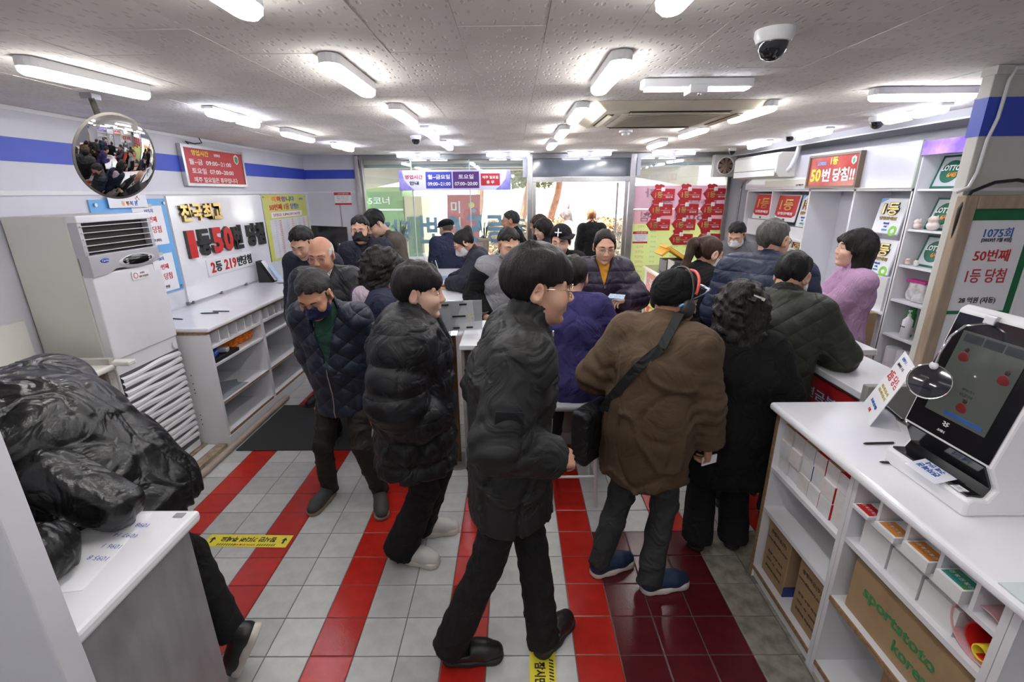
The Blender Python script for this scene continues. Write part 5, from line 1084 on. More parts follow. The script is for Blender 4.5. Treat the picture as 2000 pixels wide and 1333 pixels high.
pen(1.42, 1.615, 1.0, math.radians(92), 'black pen on the right worktop in front of the slanted sign', .12); pen(1.375, 1.475, 1.0, math.radians(80), 'black pen half hidden under the kiosk', .10)
# slanted acrylic sign
t = thing('acrylic_sign', 'slanted acrylic second-prize sign on the right worktop', 'sign', (1.56, 1.85, 1.0))
A, B, Cc, D = Vector((1.491, 1.756, 1.002)), Vector((1.608, 1.962, 1.002)), Vector((1.741, 1.962, 1.262)), Vector((1.618, 1.756, 1.262))
u = (A - B).normalized(); v = (Cc - B).normalized(); n = u.cross(v).normalized()
MB().hexa([A, B, Cc, D] + [p + n * .003 for p in (A, B, Cc, D)]).build('panel', PAPER, t); MB().hexa([A, B, Vector((1.70, 1.91, 1.002)), Vector((1.587, 1.71, 1.002))] + [p - Vector((0, 0, .002)) for p in (A, B, Vector((1.70, 1.91, 1.002)), Vector((1.587, 1.71, 1.002)))]).build('foot', mat('acrylic_foot', (.62, .64, .70), rough=.1), t)
W_ = (A - B).length; Hh = (Cc - B).length; mid = (A + B) / 2 + n * .0032
for s, f, h, m, w in (('동행복권 1093회', .92, .014, BLUEP, .15), ('(2023년 11월 18일)', .82, .016, BLK, .16), ('2등 당첨', .64, .045, REDL, .18), ('자동 5매 수동 5매', .45, .014, mat('gold_print', (.55, .45, .1), rough=.5), .14), ('자동 5매 수동 5매', .38, .014, MATS['gold_print'], .15), ('총 52회 2등 배출', .2, .014, BLUEP, .12), ('스파', .1, .016, REDL, .04)): lettering(t, s, mid + v * (f * Hh), u, v, h, m, w=w, bold=.01)
# kiosk
K = thing('ticket_kiosk', 'white and black touch-screen kiosk on the right worktop', 'kiosk', (1.5, 1.34, 1.0))
KY0, KY1 = 1.185, 1.505
prof = [(1.355, 1.0), (1.355, 1.05), (1.37, 1.062), (1.415, 1.055), (1.432, 1.09), (1.392, 1.165), (1.476, 1.575), (1.50, 1.59), (1.66, 1.40), (1.66, 1.0)]
MB().prism(prof, (0, KY1, 0), (1, 0, 0), (0, 0, 1), KY1 - KY0).build('casing', WPLAS, K, bevel=.008)
kd = Vector((1.476 - 1.392, 0, 1.575 - 1.165)).normalized(); kn = Vector((-kd.z, 0, kd.x))
def face(name, m, y0, y1, s0, s1, off, th=.002, par=K):
    a = Vector((1.392, 0, 1.165)) + kd * s0 + kn * off; b = Vector((1.392, 0, 1.165)) + kd * s1 + kn * off
    P = [Vector((a.x, y1, a.z)), Vector((a.x, y0, a.z)), Vector((b.x, y0, b.z)), Vector((b.x, y1, b.z))]
    return MB().hexa(P + [p + kn * th for p in P]).build(name, m, par)
face('bezel', BLACKG, KY0 + .010, KY1 - .010, .008, .405, .001)
sc_ = face('screen', mat('kiosk_screen', (.030, .033, .03), rough=.10, emit=(.62, .66, .60), estr=.05, var=.15, vscale=9), KY0 + .055, KY1 - .055, .075, .355, .004, .0015)
def on_face(s, y, off=.0058): q = Vector((1.392, 0, 1.165)) + kd * s + kn * off; return Vector((q.x, y, q.z))
for i in range(3): face('menu_button', mat('menu_dark', (.03, .035, .04), rough=.2), KY1 - .062 - (i + 1) * .066, KY1 - .068 - i * .066, .322, .348, .0056, .0006, sc_)
face('blue_bar', mat('bar_blue', (.03, .10, .30), rough=.3), KY0 + .07, KY1 - .12, .085, .098, .0056, .0006, sc_)
for y, s in ((1.41, .27), (1.27, .245), (1.34, .12)):
    MB().ball(on_face(s, y), (.002, .018, .022), 12, 8).build('printed_figure', mat('figure_red', (.16, .015, .015), rough=.4), sc_); MB().ball(on_face(s + .028, y), (.002, .008, .010), 10, 6).build('printed_figure_head', mat('figure_dark', (.05, .03, .03), rough=.4), sc_)
lettering(sc_, '연금복권', on_face(.165, 1.345), (0, -1, 0), kd, .011, mat('screen_text', (.06, .07, .07), rough=.4), bold=.01); lettering(sc_, '새로운 행복', on_face(.182, 1.345), (0, -1, 0), kd, .008, MATS['screen_text'])
lettering(K, '스캐너', on_face(.03, 1.365, .0032), (0, -1, 0), kd, .009, WPRINT); 
q = MB()
for i in range(5):
    for k in range(4):
        if (i * 3 + k * 2) % 4: c = on_face(.05 + k * .004, 1.352 + i * .0045, .0036); q.obox(c, (.0012, .003, .003))
q.build('scanner_icon', WPRINT, K)
MB().prism([(1.366, 1.0600), (1.414, 1.0545), (1.432, 1.090), (1.392, 1.166), (1.386, 1.164), (1.424, 1.090), (1.409, 1.0640), (1.366, 1.0665)], (0, KY1 - .016, 0), (1, 0, 0), (0, 0, 1), KY1 - KY0 - .032).build('tray', BLACKG, K); 
o = MB().obox((1.372, 1.33, 1.0665), (.07, .12, .0015), Matrix.Rotation(-.25, 3, 'Y')).build('leaflet_card', mat('card_lilac', (.74, .76, .84), rough=.2)); tag(o, 'white card with blue lettering on the kiosk tray', 'card'); o.location.x = -.01
lettering(o, '전자복권', (1.362, 1.335, 1.067), (0, 1, 0), (-1, 0, -.25), .02, BLUEP); lettering(o, '구매 안내', (1.385, 1.335, 1.0722), (0, 1, 0), (-1, 0, -.25), .016, BLUEP)
o = MB().obox((1.372, 1.235, 1.0672), (.03, .035, .001)).build('code_label', PAPER); tag(o, 'small white barcode label on the kiosk tray', 'label'); lettering_rows(o, [('||| ||| ||', (1.372, 1.235, 1.0679), (0, -1, 0), (1, 0, 0), .014)], BLK)
# magnifier
t = thing('magnifier', 'clip-on magnifier with bent silver neck on the kiosk', 'magnifier', (1.48, 1.385, 1.57))
MB().obox((1.470, 1.385, 1.562), (.02, .036, .03), Matrix.Rotation(.2, 3, 'Y')).build('clip', STEEL, t, bevel=.003); LC = Vector((1.352, 1.408, 1.352)); nrm = Vector((-.72, -.62, .30)).normalized()
MB().tube([(1.458, 1.388, 1.55), (1.40, 1.392, 1.545), (1.37, 1.398, 1.51), (1.355, 1.404, 1.45), LC + Vector((0, 0, .055))], [.004, .004, .004, .004, .007], 8).build('neck', CHROME, t, smooth=True); MB().ball(LC + Vector((0, 0, .055)), (.011, .013, .013)).build('grip', WPLAS, t, smooth=True)
MB().lathe([(.0565, -.003), (.0585, 0), (.0565, .003), (.054, .003), (.054, -.003), (.0565, -.003)], LC, 36, nrm).build('rim', CHROME, t, smooth=True); MB().lathe([(0, -.004), (.03, -.003), (.0545, 0), (.03, .003), (0, .004)], LC, 36, nrm).build('lens', mat('lens_dark', (.02, .02, .03), rough=.03, coat=1.0, alpha=.75), t, smooth=True)
o = MB().tube([(2.06, 2.20, .62), (1.98, 2.12, .95), (1.80, 2.03, 1.08), (1.73, 1.99, 1.03), (1.69, 1.93, 1.008), (1.66, 1.80, 1.006)], .007, 8).build('cable', BLACKP, smooth=True); tag(o, 'black cable behind the kiosk in front of the wooden frame', 'cable')
# ------------------------------------------------------------------ signs on the left wall
Yv, Xv, Zv = (0, 1, 0), (1, 0, 0), (0, 0, 1)
t = thing('hours_sign', 'red opening-hours sign in a silver frame on the blue wall stripe', 'sign', (-2.94, 4.9, 2.03))
X = WL + .03
part('panel', RED, t, WL + .006, X, 4.42, 5.37, 2.045, 2.37)
for a in ((4.40, 4.43, 2.03, 2.385), (5.36, 5.39, 2.03, 2.385)): part('frame_stile', STEEL, t, WL + .005, X + .012, *a)
for z in (2.03, 2.36): part('frame_rail', STEEL, t, WL + .005, X + .012, 4.43, 5.36, z, z + .025)
lettering(t, '영업시간', (X, 4.67, 2.322), Yv, Zv, .048, YEL, w=.25, bold=.02); lettering(t, '동행복권', (X, 4.93, 2.318), Yv, Zv, .026, WPRINT)
lettering(t, '월~금  09:00~21:00', (X, 4.82, 2.243), Yv, Zv, .050, WPRINT, w=.66, bold=.01); lettering(t, '토요일  07:00~20:00', (X, 4.84, 2.165), Yv, Zv, .050, WPRINT, w=.66, bold=.01); lettering(t, '매주 일요일은 휴무입니다', (X, 4.87, 2.088), Yv, Zv, .048, WPRINT, w=.70, bold=.01)
MB().prism([(.0, .06), (.04, .03), (.08, .06), (.08, .11), (.04, .13), (0, .11)], (X, 5.22, 2.22), Yv, Zv, .002).build('emblem', WPRINT, t); MB().prism([(.012, .062), (.04, .042), (.068, .062), (.068, .10), (.04, .115), (.012, .10)], (X + .002, 5.22, 2.22), Yv, Zv, .001).build('emblem_core', mat('emblem_green', (.05, .30, .12), rough=.4), t)
MB().tube([(WL + .02, 4.55, 2.39), (WL + .03, 4.50, 2.41), (WL + .03, 4.62, 2.40), (WL + .02, 4.75, 2.42), (WL + .02, 4.72, 2.458)], .005, 6).build('cable', BLACKP, t)
# white glossy board with raised letters
t = thing('letter_board', 'glossy white board with raised gold, red and black letters on the left wall', 'sign board', (-2.93, 4.9, 1.02))
part('board', mat('gloss_board', (.80, .80, .84), rough=.12, coat=.5), t, WL + .002, WL + .018, 4.115, 5.665, 1.02, 1.945)
XB = WL + .018
def solid(s, y, z, h, w, face, side, bold=.045, ext=.03):
    o = lettering(t, s, (XB, y, z), Yv, Zv, h, side, w=w, bold=bold, ext=ext / 2, lift=0); lettering(t, s, (XB + ext, y, z), Yv, Zv, h, face, w=w, bold=bold, ext=.0005, lift=.0006)
SIDE = mat('letter_side_dark', (.05, .05, .045), rough=.35)
for s, y in (('전', 4.29), ('국', 4.445), ('최', 4.60), ('고', 4.755)): solid(s, y, 1.80, .15, .135, GOLD, mat('gold_side', (.20, .14, .05), rough=.3, metal=.6), .04, .025)
for s, y, w, m in (('1', 4.28, .10, REDL), ('등', 4.465, .17, BLK), ('5', 4.66, .16, REDL), ('0', 4.84, .16, REDL), ('번', 5.02, .155, BLK), ('당', 5.30, .16, BLK), ('첨', 5.49, .16, BLK)): solid(s, y, 1.525, .245, w, m, SIDE, .05 if m is REDL else .045)
part('number_plate', WPLAS, t, XB, XB + .012, 4.45, 5.24, 1.20, 1.355)
for s, y, m in (('2', 4.53, REDL), ('등', 4.62, BLK), ('2', 4.75, REDL), ('1', 4.82, REDL), ('9', 4.89, REDL), ('번', 4.985, BLK), ('당', 5.08, BLK), ('첨', 5.175, BLK)): lettering(t, s, (XB + .012, y, 1.278), Yv, Zv, .10, m, bold=.02, ext=.003)
part('digit_plate', WPLAS, t, XB + .012, XB + .0128, 4.705, 4.935, 1.215, 1.34)
for y in (4.10, 4.16, 4.60, 5.05, 5.5): MB().box(WL + .002, WL + .03, y - .008, y + .008, 1.003, 1.03).build('clip', DSTEEL, t)
# blue board with papers behind the air conditioner
t = thing('paper_board', 'blue board holding white notices behind the air conditioner', 'notice board', (-2.94, 3.7, 1.15))
part('board', LBLUE, t, WL + .002, WL + .012, 3.36, 4.095, 1.16, 1.925)
for y, z in ((3.40, 1.89), (4.07, 1.89), (4.07, 1.19)): MB().cyl((WL + .012, y, z), (WL + .026, y, z), .012, n=14).build('stud', STEEL, t)
for z0, rows, n in ((1.56, (('1075회', .88, .032, BLUEP), ('50번째', .66, .045, REDL), ('1등 당첨', .40, .055, CRIM), ('28 억원 (자동)', .12, .026, BLK)), 'upper'), (1.175, (('1108회', .88, .032, BLUEP), ('219번째', .66, .045, REDL), ('2등 당첨', .40, .055, CRIM), ('58 만원', .12, .026, BLK)), 'lower')):
    o = thing('notice_sheet', 'white prize notice on the blue board behind the air conditioner, %s' % n, 'notice', (WL + .015, 3.88, z0)); part('sheet', PAPER, o, WL + .013, WL + .016, 3.72, 4.04, z0, z0 + .31); part('tape', IVORY, o, WL + .016, WL + .019, 3.84, 3.93, z0 + .30, z0 + .325)
    for s, f, h, m in rows: lettering(o, s, (WL + .016, 3.885, z0 + .31 * f), Yv, Zv, h, m, bold=.01)
t = thing('brand_card', 'white card with colourful lettering above the air conditioner', 'card', (-2.9, 3.68, 1.87)); part('card', mat('card_lilac', (0, 0, 0)), t, WL + .03, WL + .034, 3.50, 3.87, 1.865, 1.957); part('mount', IVORY, t, WL + .012, WL + .03, 3.6, 3.75, 1.90, 1.93)
for s, y, m in (('동', 3.63, MATS['orange_print']), ('행', 3.67, MATS['orange_print']), ('복', 3.71, BLUEP), ('권', 3.75, BLUEP)): lettering(t, s, (WL + .034, y, 1.895), Yv, Zv, .034, m, bold=.02)
for i, m in enumerate((MATS['ring_green'], REDL, MATS['orange_print'], BLUEP)): MB().ball((WL + .035, 3.775 + .016 * math.cos(i * 1.4), 1.925 + .016 * math.sin(i * 1.4)), (.002, .006, .009), 10, 6).build('petal', m, t)
# yellow-green poster with winning table
t = thing('winner_poster', 'yellow-green poster with columns of numbers on the left wall', 'poster', (-2.94, 6.3, 1.17))
PG = mat('poster_yellow_green', (.62, .66, .16), rough=.25, var=.5, vscale=2.2, col2=(.75, .62, .22)); part('sheet', PG, t, WL + .002, WL + .010, 5.69, 6.90, 1.165, 1.95); part('edge_strip', STEEL, t, WL + .002, WL + .016, 5.675, 5.69, 1.165, 1.95); XP = WL + .010
part('table_field', mat('table_pale', (.78, .74, .76), rough=.3, var=.1), t, XP, XP + .001, 5.80, 6.86, 1.19, 1.655); part('prize_band', WPRINT, t, XP, XP + .001, 5.86, 6.72, 1.675, 1.74)
for i, (s, m) in enumerate(zip('축하합니다', (MATS['orange_print'], REDL, mat('violet_print', (.3, .08, .4), rough=.5), GI, BLUEP))): lettering(t, s, (XP, 5.98 + i * .125, 1.895), Yv, Zv, .065, m, w=.11, bold=.03)
lettering(t, '50번째 1등', (XP, 6.10, 1.80), Yv, Zv, .075, REDL, w=.52, bold=.02); lettering(t, '당첨!!', (XP, 6.52, 1.80), Yv, Zv, .075, BLUEP, w=.24, bold=.02); lettering(t, '당첨금: 2,896,337,167원', (XP + .001, 6.28, 1.706), Yv, Zv, .04, CRIM, w=.74, bold=.01); lettering(t, '동행복권', (XP, 6.74, 1.89), Yv, Zv, .03, BLUEP)
cols = ((5.93, 6.06), (6.26, 6.40), (6.60, 6.74)); nums = (('52', '32', '20', '67', '53', '10', '17', '19', '32', '21', '10', '17', '10', '36', '13', '14', '12'), ('9', '16', '63', '8', '13', '12', '21', '58', '27', '58', '16', '36', '17', '15', '27', '19', ''), ('7', '16', '45', '20', '12', '31', '27', '10', '34', '16', '16', '14', '20', '50', '9', '28', ''))
rb, rr = [], []
for (ya, yb), N_ in zip(cols, nums):
    for i, s in enumerate(N_):
        z = 1.632 - i * .0262; rb.append(('%d회' % (300 + i * 17), (XP + .001, ya, z), Yv, Zv, .017))
        if s: rr.append((s + '억원', (XP + .001, yb, z), Yv, Zv, .021))
lettering_rows(t, rb, LBLUE); lettering_rows(t, rr, CRIM, bold=.01)
for y, z in ((5.73, 1.92), (6.87, 1.92)): MB().cyl((XP, y, z), (XP + .008, y, z), .010, n=12).build('stud', STEEL, t)
# CCTV notices
def cctv_notice(x, y, z, w, h, lab):
    t = thing('camera_notice', lab, 'notice', (x, y, z)); part('sheet', PAPER, t, x - w/2, x + w/2, y - .003, y, z, z + h); part('red_header', RED, t, x - w/2, x + w/2, y - .004, y - .003, z + h * .78, z + h); part('red_footer', RED, t, x - w/2, x + w/2, y - .004, y - .003, z, z + h * .14)
    lettering(t, 'CCTV 설치 안내', (x + .01, y - .004, z + h * .89), Xv, Zv, h * .12, WPRINT); lettering_rows(t, [(s, (x, y - .003, z + h * f), Xv, Zv, h * .07) for s, f in (('설치목적 : 범죄예방 및 시설안전', .66), ('설치장소 : 매장 내부 및 출입구', .52), ('촬영시간 : 24시간 연속 촬영', .38), ('관리책임자 : 점장', .24))], BLK)
cctv_notice(-2.44, WF - .009, 1.80, .24, .17, 'red and white camera notice on the far left wall'); cctv_notice(1.865, WF - .012, 1.22, .22, .17, 'red and white camera notice on the right window')
# convex mirror
t = thing('convex_mirror', 'round convex mirror hanging from the ceiling above the air conditioner', 'mirror', (-2.05, 2.60, 2.13))
MC = Vector((-1.98, 2.50, 2.135)); mn = Vector((.93, -.20, -.27)).normalized(); R_ = .205; sag = .036; Rs = (R_**2 + sag**2) / (2 * sag)
pf = []
for i in range(15): a = (1 - i / 14) * math.asin(R_ / Rs); pf.append((Rs * math.sin(a), Rs * math.cos(a) - Rs + sag))
MB().lathe(pf, MC, 56, mn).build('mirror_face', mat('mirror_silver', (.80, .80, .80), rough=.02, metal=1.0), t, smooth=True); MB().lathe([(.200, -.004), (.2075, -.002), (.2075, .002), (.2045, .003)], MC, 56, mn).build('rim', mat('mirror_rim', (.10, .09, .08), rough=.4), t, smooth=True); MB().lathe([(.20, -.003), (.15, -.03), (0, -.04)], MC, 40, mn).build('back_shell', BLACKP, t, smooth=True)
MB().tube([MC - mn * .03, (-2.12, 2.62, 2.34), (-2.20, 2.70, 2.455)], .014, 8).build('hanger_arm', mat('rust_metal', (.10, .095, .08), rough=.6, var=.6, vscale=30), t, smooth=True); MB().obox((-2.20, 2.70, 2.445), (.06, .06, .028)).build('ceiling_bracket', STEEL, t)

# ------------------------------------------------------------------ signs at the window wall
t = thing('hours_banner', 'white and violet opening-hours banner hung across the left window', 'banner', (-.81, WF - .12, 1.99))
BY_ = WF - .12; part('sheet', mat('banner_pale', (.72, .72, .90), rough=.45), t, -1.59, -.03, BY_, BY_ + .004, 1.985, 2.255)
for s in (-1, 1):
    P = [(0, 0), (.22, 0), (.13, .07), (.07, .15), (.05, .27), (0, .27)]
    MB().prism([(p[0] * (1 if s < 0 else -1), p[1]) for p in (P if s < 0 else P[::-1])], (-1.59 if s < 0 else -.03, BY_ - .0004, 1.985), Xv, Zv, .0006).build('violet_swash', mat('swash_violet', (.20, .20, .62), rough=.4, var=.6, vscale=7, col2=(.45, .40, .80)), t)
for x0, x1, m in ((-1.215, -.85, mat('block_blue', (.05, .06, .42), rough=.4)), (-.835, -.47, mat('block_purple', (.11, .03, .22), rough=.4))): MB().box(x0, x1, BY_ - .002, BY_, 2.012, 2.232).build('time_block', m, t, bevel=.004)
MB().box(-.445, -.18, BY_ - .002, BY_, 2.045, 2.205).build('closed_block', RED, t, bevel=.004)
for s, x, z, h, w, m in (('영업시간', -1.38, 2.165, .055, .25, CRIM), ('안내', -1.38, 2.085, .05, .13, BLK), ('월~금요일', -1.03, 2.165, .06, .31, WPRINT), ('09:00~21:00', -1.03, 2.072, .05, .32, WPRINT), ('토요일', -.652, 2.165, .06, .21, WPRINT), ('07:00~20:00', -.652, 2.072, .05, .32, WPRINT), ('매주 일요일', -.312, 2.155, .04, .22, WPRINT), ('휴 무', -.312, 2.09, .045, .11, WPRINT)): lettering(t, s, (x, BY_ - .002, z), Xv, Zv, h, m, w=w, bold=.025, ext=.0008)
for x in (-1.55, -.42): MB().tube([(x, BY_ + .002, 2.255), (x, BY_ + .002, 2.40), (x, BY_ + .002, 2.459)], .0015, 5).build('hanging_wire', DSTEEL, t)
# large translucent poster on the right window, read from outside
def trans_mat(name, c, a=.55):
    m = bpy.data.materials.new(name); m.use_nodes = True; nt = m.node_tree; nt.nodes.clear(); o = nt.nodes.new('ShaderNodeOutputMaterial'); d = nt.nodes.new('ShaderNodeBsdfDiffuse'); tr = nt.nodes.new('ShaderNodeBsdfTranslucent'); x = nt.nodes.new('ShaderNodeMixShader'); x.inputs[0].default_value = a
    nz = nt.nodes.new('ShaderNodeTexNoise'); nz.inputs['Scale'].default_value = 2.0; mx = nt.nodes.new('ShaderNodeMixRGB'); mx.inputs[1].default_value = (*c, 1); mx.inputs[2].default_value = (*[v * .92 for v in c], 1); nt.links.new(nz.outputs[0], mx.inputs[0])
    for q in (d, tr): nt.links.new(mx.outputs[0], q.inputs[0])
    nt.links.new(d.outputs[0], x.inputs[1]); nt.links.new(tr.outputs[0], x.inputs[2]); nt.links.new(x.outputs[0], o.inputs[0]); return m
t = thing('window_poster', 'large pale yellow and pink poster covering the right window, lettering reversed', 'poster', (2.4, WF - .005, .27))
part('lower_sheet', trans_mat('poster_back_yellow', (.86, .90, .52)), t, 1.737, 3.028, WF - .006, WF - .002, .275, 1.50); part('pink_band', trans_mat('poster_back_pink', (.88, .60, .66)), t, 1.737, 3.028, WF - .006, WF - .002, 1.50, 1.70); part('top_band', trans_mat('poster_back_mauve', (.84, .62, .72)), t, 1.737, 3.028, WF - .006, WF - .002, 1.71, 2.025)
WB = trans_mat('print_back_white', (.62, .48, .54)); PB_ = trans_mat('print_back_pink', (.72, .42, .38)); CB_ = trans_mat('print_back_cyan', (.36, .70, .74))
for s, x, z, h, w in (('당첨', 2.0, 1.60, .14, .30), ('50번', 2.55, 1.60, .14, .42), ('"스파', 2.10, 1.93, .12, .42), ('1등당첨 전국', 2.45, 1.79, .09, .95)): lettering(t, s, (x, WF - .006, z), (-1, 0, 0), Zv, h, WB, w=w, bold=.02, ext=.0003)
for o_ in [c for c in t.children if c.name.startswith('lettering')]: o_.location.y -= .003
ra, rc = [], []
for k, (x1_, x2_) in enumerate(((1.87, 2.06), (2.38, 2.55), (2.80, 2.95))):
    for i, s in enumerate(('7', '16', '45', '20', '9', '35', '27', '10', '34', '16', '16', '14', '20', '50', '9', '28')): ra.append((s + '억원', (x1_, WF - .0085, 1.46 - i * .073), (-1, 0, 0), Zv, .042)); rc.append(('%d회' % (786 + i * 13 + k), (x2_, WF - .0085, 1.46 - i * .073), (-1, 0, 0), Zv, .03))
lettering_rows(t, ra, PB_); lettering_rows(t, rc, CB_)
# lucky-bag tags
TAGS = [(2.14, 1.91), (2.52, 1.91), (2.89, 1.91), (2.125, 1.70), (2.50, 1.70), (2.87, 1.70), (2.11, 1.49), (2.48, 1.49), (2.85, 1.49), (2.46, 1.28), (2.86, 1.28)]
nm = ['first', 'second', 'third', 'fourth']; cn = ['left', 'middle', 'right']
OUT = [(-.165, 0), (-.11, .065), (-.10, .07), (-.115, .115), (-.085, .135), (-.06, .12), (-.03, .135), (0, .12), (.01, .125), (.03, .07), (.17, .065), (.17, -.085), (-.10, -.085)]
tag_me = MB().prism(OUT, (0, 0, 0), Xv, Zv, .018).mesh('tag_board', RED); rim_me = MB().prism([(x * 1.03 - .002, z * 1.04) for x, z in OUT], (0, 0.006, 0), Xv, Zv, .007).mesh('tag_edge', mat('tag_edge_dark', (.30, .01, .012), rough=.5))
def cloverMB():
    q = MB()
    for a in range(4): q.ball((.018 * math.cos(a * math.pi / 2 + .78), 0, .018 * math.sin(a * math.pi / 2 + .78)), (.017, .002, .017), 12, 6)
    return q.mesh('clover', WPRINT, True)
clover = cloverMB()
for i, (x, z) in enumerate(TAGS):
    r, c = (i // 3, i % 3) if i < 9 else (3, i - 8)
    t = thing('lucky_bag_tag', 'red lucky-bag tag with gold lettering on the right window, %s row, %s' % (nm[r], cn[c]), 'tag', (x, WF - .028, z), group='red lucky-bag tags on the right window')
    b_ = link('tag_board', tag_me, None, t, local=True); b_.location = (0, .018, 0); b_ = link('tag_edge', rim_me, None, t, local=True); b_.location = (0, .012, 0)
    lettering(t, '1등', (-.055, -.0002, -.012), Xv, Zv, .085, GOLD, w=.11, bold=.03, local=True); o = link('clover', clover, None, t, local=True); o.location = (-.0, -.002, .065); MB().box(-.10, -.02, -.0012, 0, .062, .066).build('cord', WPRINT, t, local=True)
    lettering(t, '스파', (.075, -.0002, .012), Xv, Zv, .016, WPRINT, local=True); lettering(t, '제%d회' % (641 + 37 * i), (.09, -.0002, -.042), Xv, Zv, .024, WPRINT, w=.10, local=True); MB().box(.01, .145, -.0012, 0, -.016, -.013).build('rule', WPRINT, t, local=True)
# red framed sign over the shelving
t = thing('framed_sign', 'red framed fifty-times sign above the right shelving', 'sign', (3.05, 4.73, 1.96)); YX = 3.045
part('panel', mat('sign_red_gloss', (.40, .02, .025), rough=.2, coat=.3, var=.3, vscale=4, col2=(.50, .10, .06)), t, YX, 3.075, 4.385, 5.085, 1.985, 2.255)
FR = mat('sign_frame_brown', (.18, .13, .09), rough=.4)
for a in ((4.365, 4.385, 1.965, 2.275), (5.085, 5.105, 1.965, 2.275)): part('frame_stile', FR, t, YX - .012, 3.078, *a)
for z in (1.965, 2.255): part('frame_rail', FR, t, YX - .012, 3.078, 4.385, 5.085, z, z + .02)
nY = (0, -1, 0)
lettering(t, '50', (YX, 4.97, 2.085), nY, Zv, .12, YEL, w=.16, bold=.03); lettering(t, '번', (YX, 4.81, 2.085), nY, Zv, .12, WPRINT, w=.12, bold=.03); lettering(t, '당첨!!', (YX, 4.56, 2.085), nY, Zv, .12, WPRINT, w=.30, bold=.03); lettering(t, '1등', (YX, 4.72, 2.21), nY, Zv, .07, YEL, w=.10, bold=.03); lettering(t, 'Lotto', (YX, 4.90, 2.20), nY, Zv, .045, LBLUE, bold=.02)
MB().prism([(-.03, .02), (0, 0), (.03, .02), (.03, .06), (0, .075), (-.03, .06)], (YX - .0005, 4.45, 2.165), nY, Zv, .002).build('emblem', WPRINT, t); MB().ball((YX - .003, 4.45, 2.20), (.001, .018, .024), 14, 8).build('emblem_core', MATS['emblem_green'], t)
o = MB().box(3.073, 3.079, 5.15, 6.0, 1.985, 2.055).build('cream_strip', mat('cream_strip', (.76, .74, .64), rough=.4)); tag(o, 'cream label strip under the wall air conditioner', 'label'); lettering(o, '동·서 택배 문의', (3.0725, 5.27, 2.0), nY, Zv, .02, BLK)

# ------------------------------------------------------------------ floor stickers
def sticker(cx, cy, a, L, W, lab):
    t = thing('floor_sticker', lab, 'sticker', (cx, cy, .0005), a)
    MB().box(-L/2, L/2, -W/2, W/2, 0, .0012).build('sheet', YEL, t, local=True); lettering(t, '잠시만 기다려 주세요', (0, W*.10, .0012), (-1, 0, 0), (0, -1, 0), W*.42, BLK, w=L*.66, bold=.03, local=True, ext=.0003); lettering(t, '안전거리 유지를 위해', (0, -W*.33, .0012), (-1, 0, 0), (0, -1, 0), W*.13, REDL, w=L*.24, local=True, ext=.0003)
    q = MB()
    for s in (-1, 1):
        for k in range(8): x = s * (L*.14 + k * L*.028); q._add([(x, -W*.42, .0016), (x + L*.014, -W*.42, .0016), (x + L*.026, -W*.25, .0016), (x + L*.012, -W*.25, .0016)], [(0, 1, 2, 3)])
    q.build('hazard_stripes', BLK, t, local=True)
    for s in (-1, 1): MB().prism([(0, -.02), (.012, -.02), (.012, .008), (.024, .004), (.006, .03), (-.012, .004), (0, .008)], (s * L*.43 - .006, 0, .0013), Xv, (0, 1, 0), .0003).build('arrow', BLK, t, local=True)
sticker(-1.58, 2.26, math.radians(-1.5), .50, .10, 'yellow waiting-line sticker on the floor near the left cabinets'); sticker(.108, 1.34, math.radians(88), .50, .112, 'yellow waiting-line sticker on the floor under the walking man\'s foot')
sticker(1.50, 2.72, math.radians(5), .30, .09, 'yellow floor sticker by the teller counter')
# ------------------------------------------------------------------ people: heads, hair, hands, shoes
def skin(name, c, red=(0.55, 0.22, 0.16)):
    m = mat('skin_' + name, c, rough=0.5, var=0.16, vscale=14, bump=0.05, bscale=220, col2=tuple(x * y for x, y in zip(c, (0.93, 0.80, 0.76))))
    return m
SKIN = skin('light', (0.56, 0.33, 0.23)); SKIN_T = skin('tan', (0.46, 0.24, 0.155)); SKIN_P = skin('pale', (0.64, 0.41, 0.31))
LIP = mat('lips', (0.50, 0.20, 0.18), rough=0.4); LIP_R = mat('lips_red', (0.55, 0.14, 0.12), rough=0.35)
EYE_W = mat('eye_white', (0.75, 0.72, 0.70), rough=0.2); EYE_D = mat('eye_dark', (0.03, 0.02, 0.015), rough=0.15)
def hairmat(name, c, rough=0.45, bump=0.5):
    return mat('hair_' + name, c, rough=rough, var=0.5, vscale=30, bump=bump, bscale=55, stretch=(3.0, 3.0, 0.55), spec=0.2)
H_BLACK = hairmat('black', (0.012, 0.011, 0.011)); H_SOFT = hairmat('soft_black', (0.014, 0.011, 0.010), 0.45, 0.7)
H_GREY = hairmat('grey', (0.10, 0.095, 0.09), 0.5, 0.9); H_WHITE = hairmat('white', (0.55, 0.52, 0.50), 0.6, 0.4)
H_BROWN = hairmat('brown', (0.05, 0.028, 0.02), 0.4); H_ORANGE = hairmat('copper', (0.30, 0.12, 0.05), 0.45); H_SALT = hairmat('salt', (0.035, 0.034, 0.034), 0.45, 0.9)

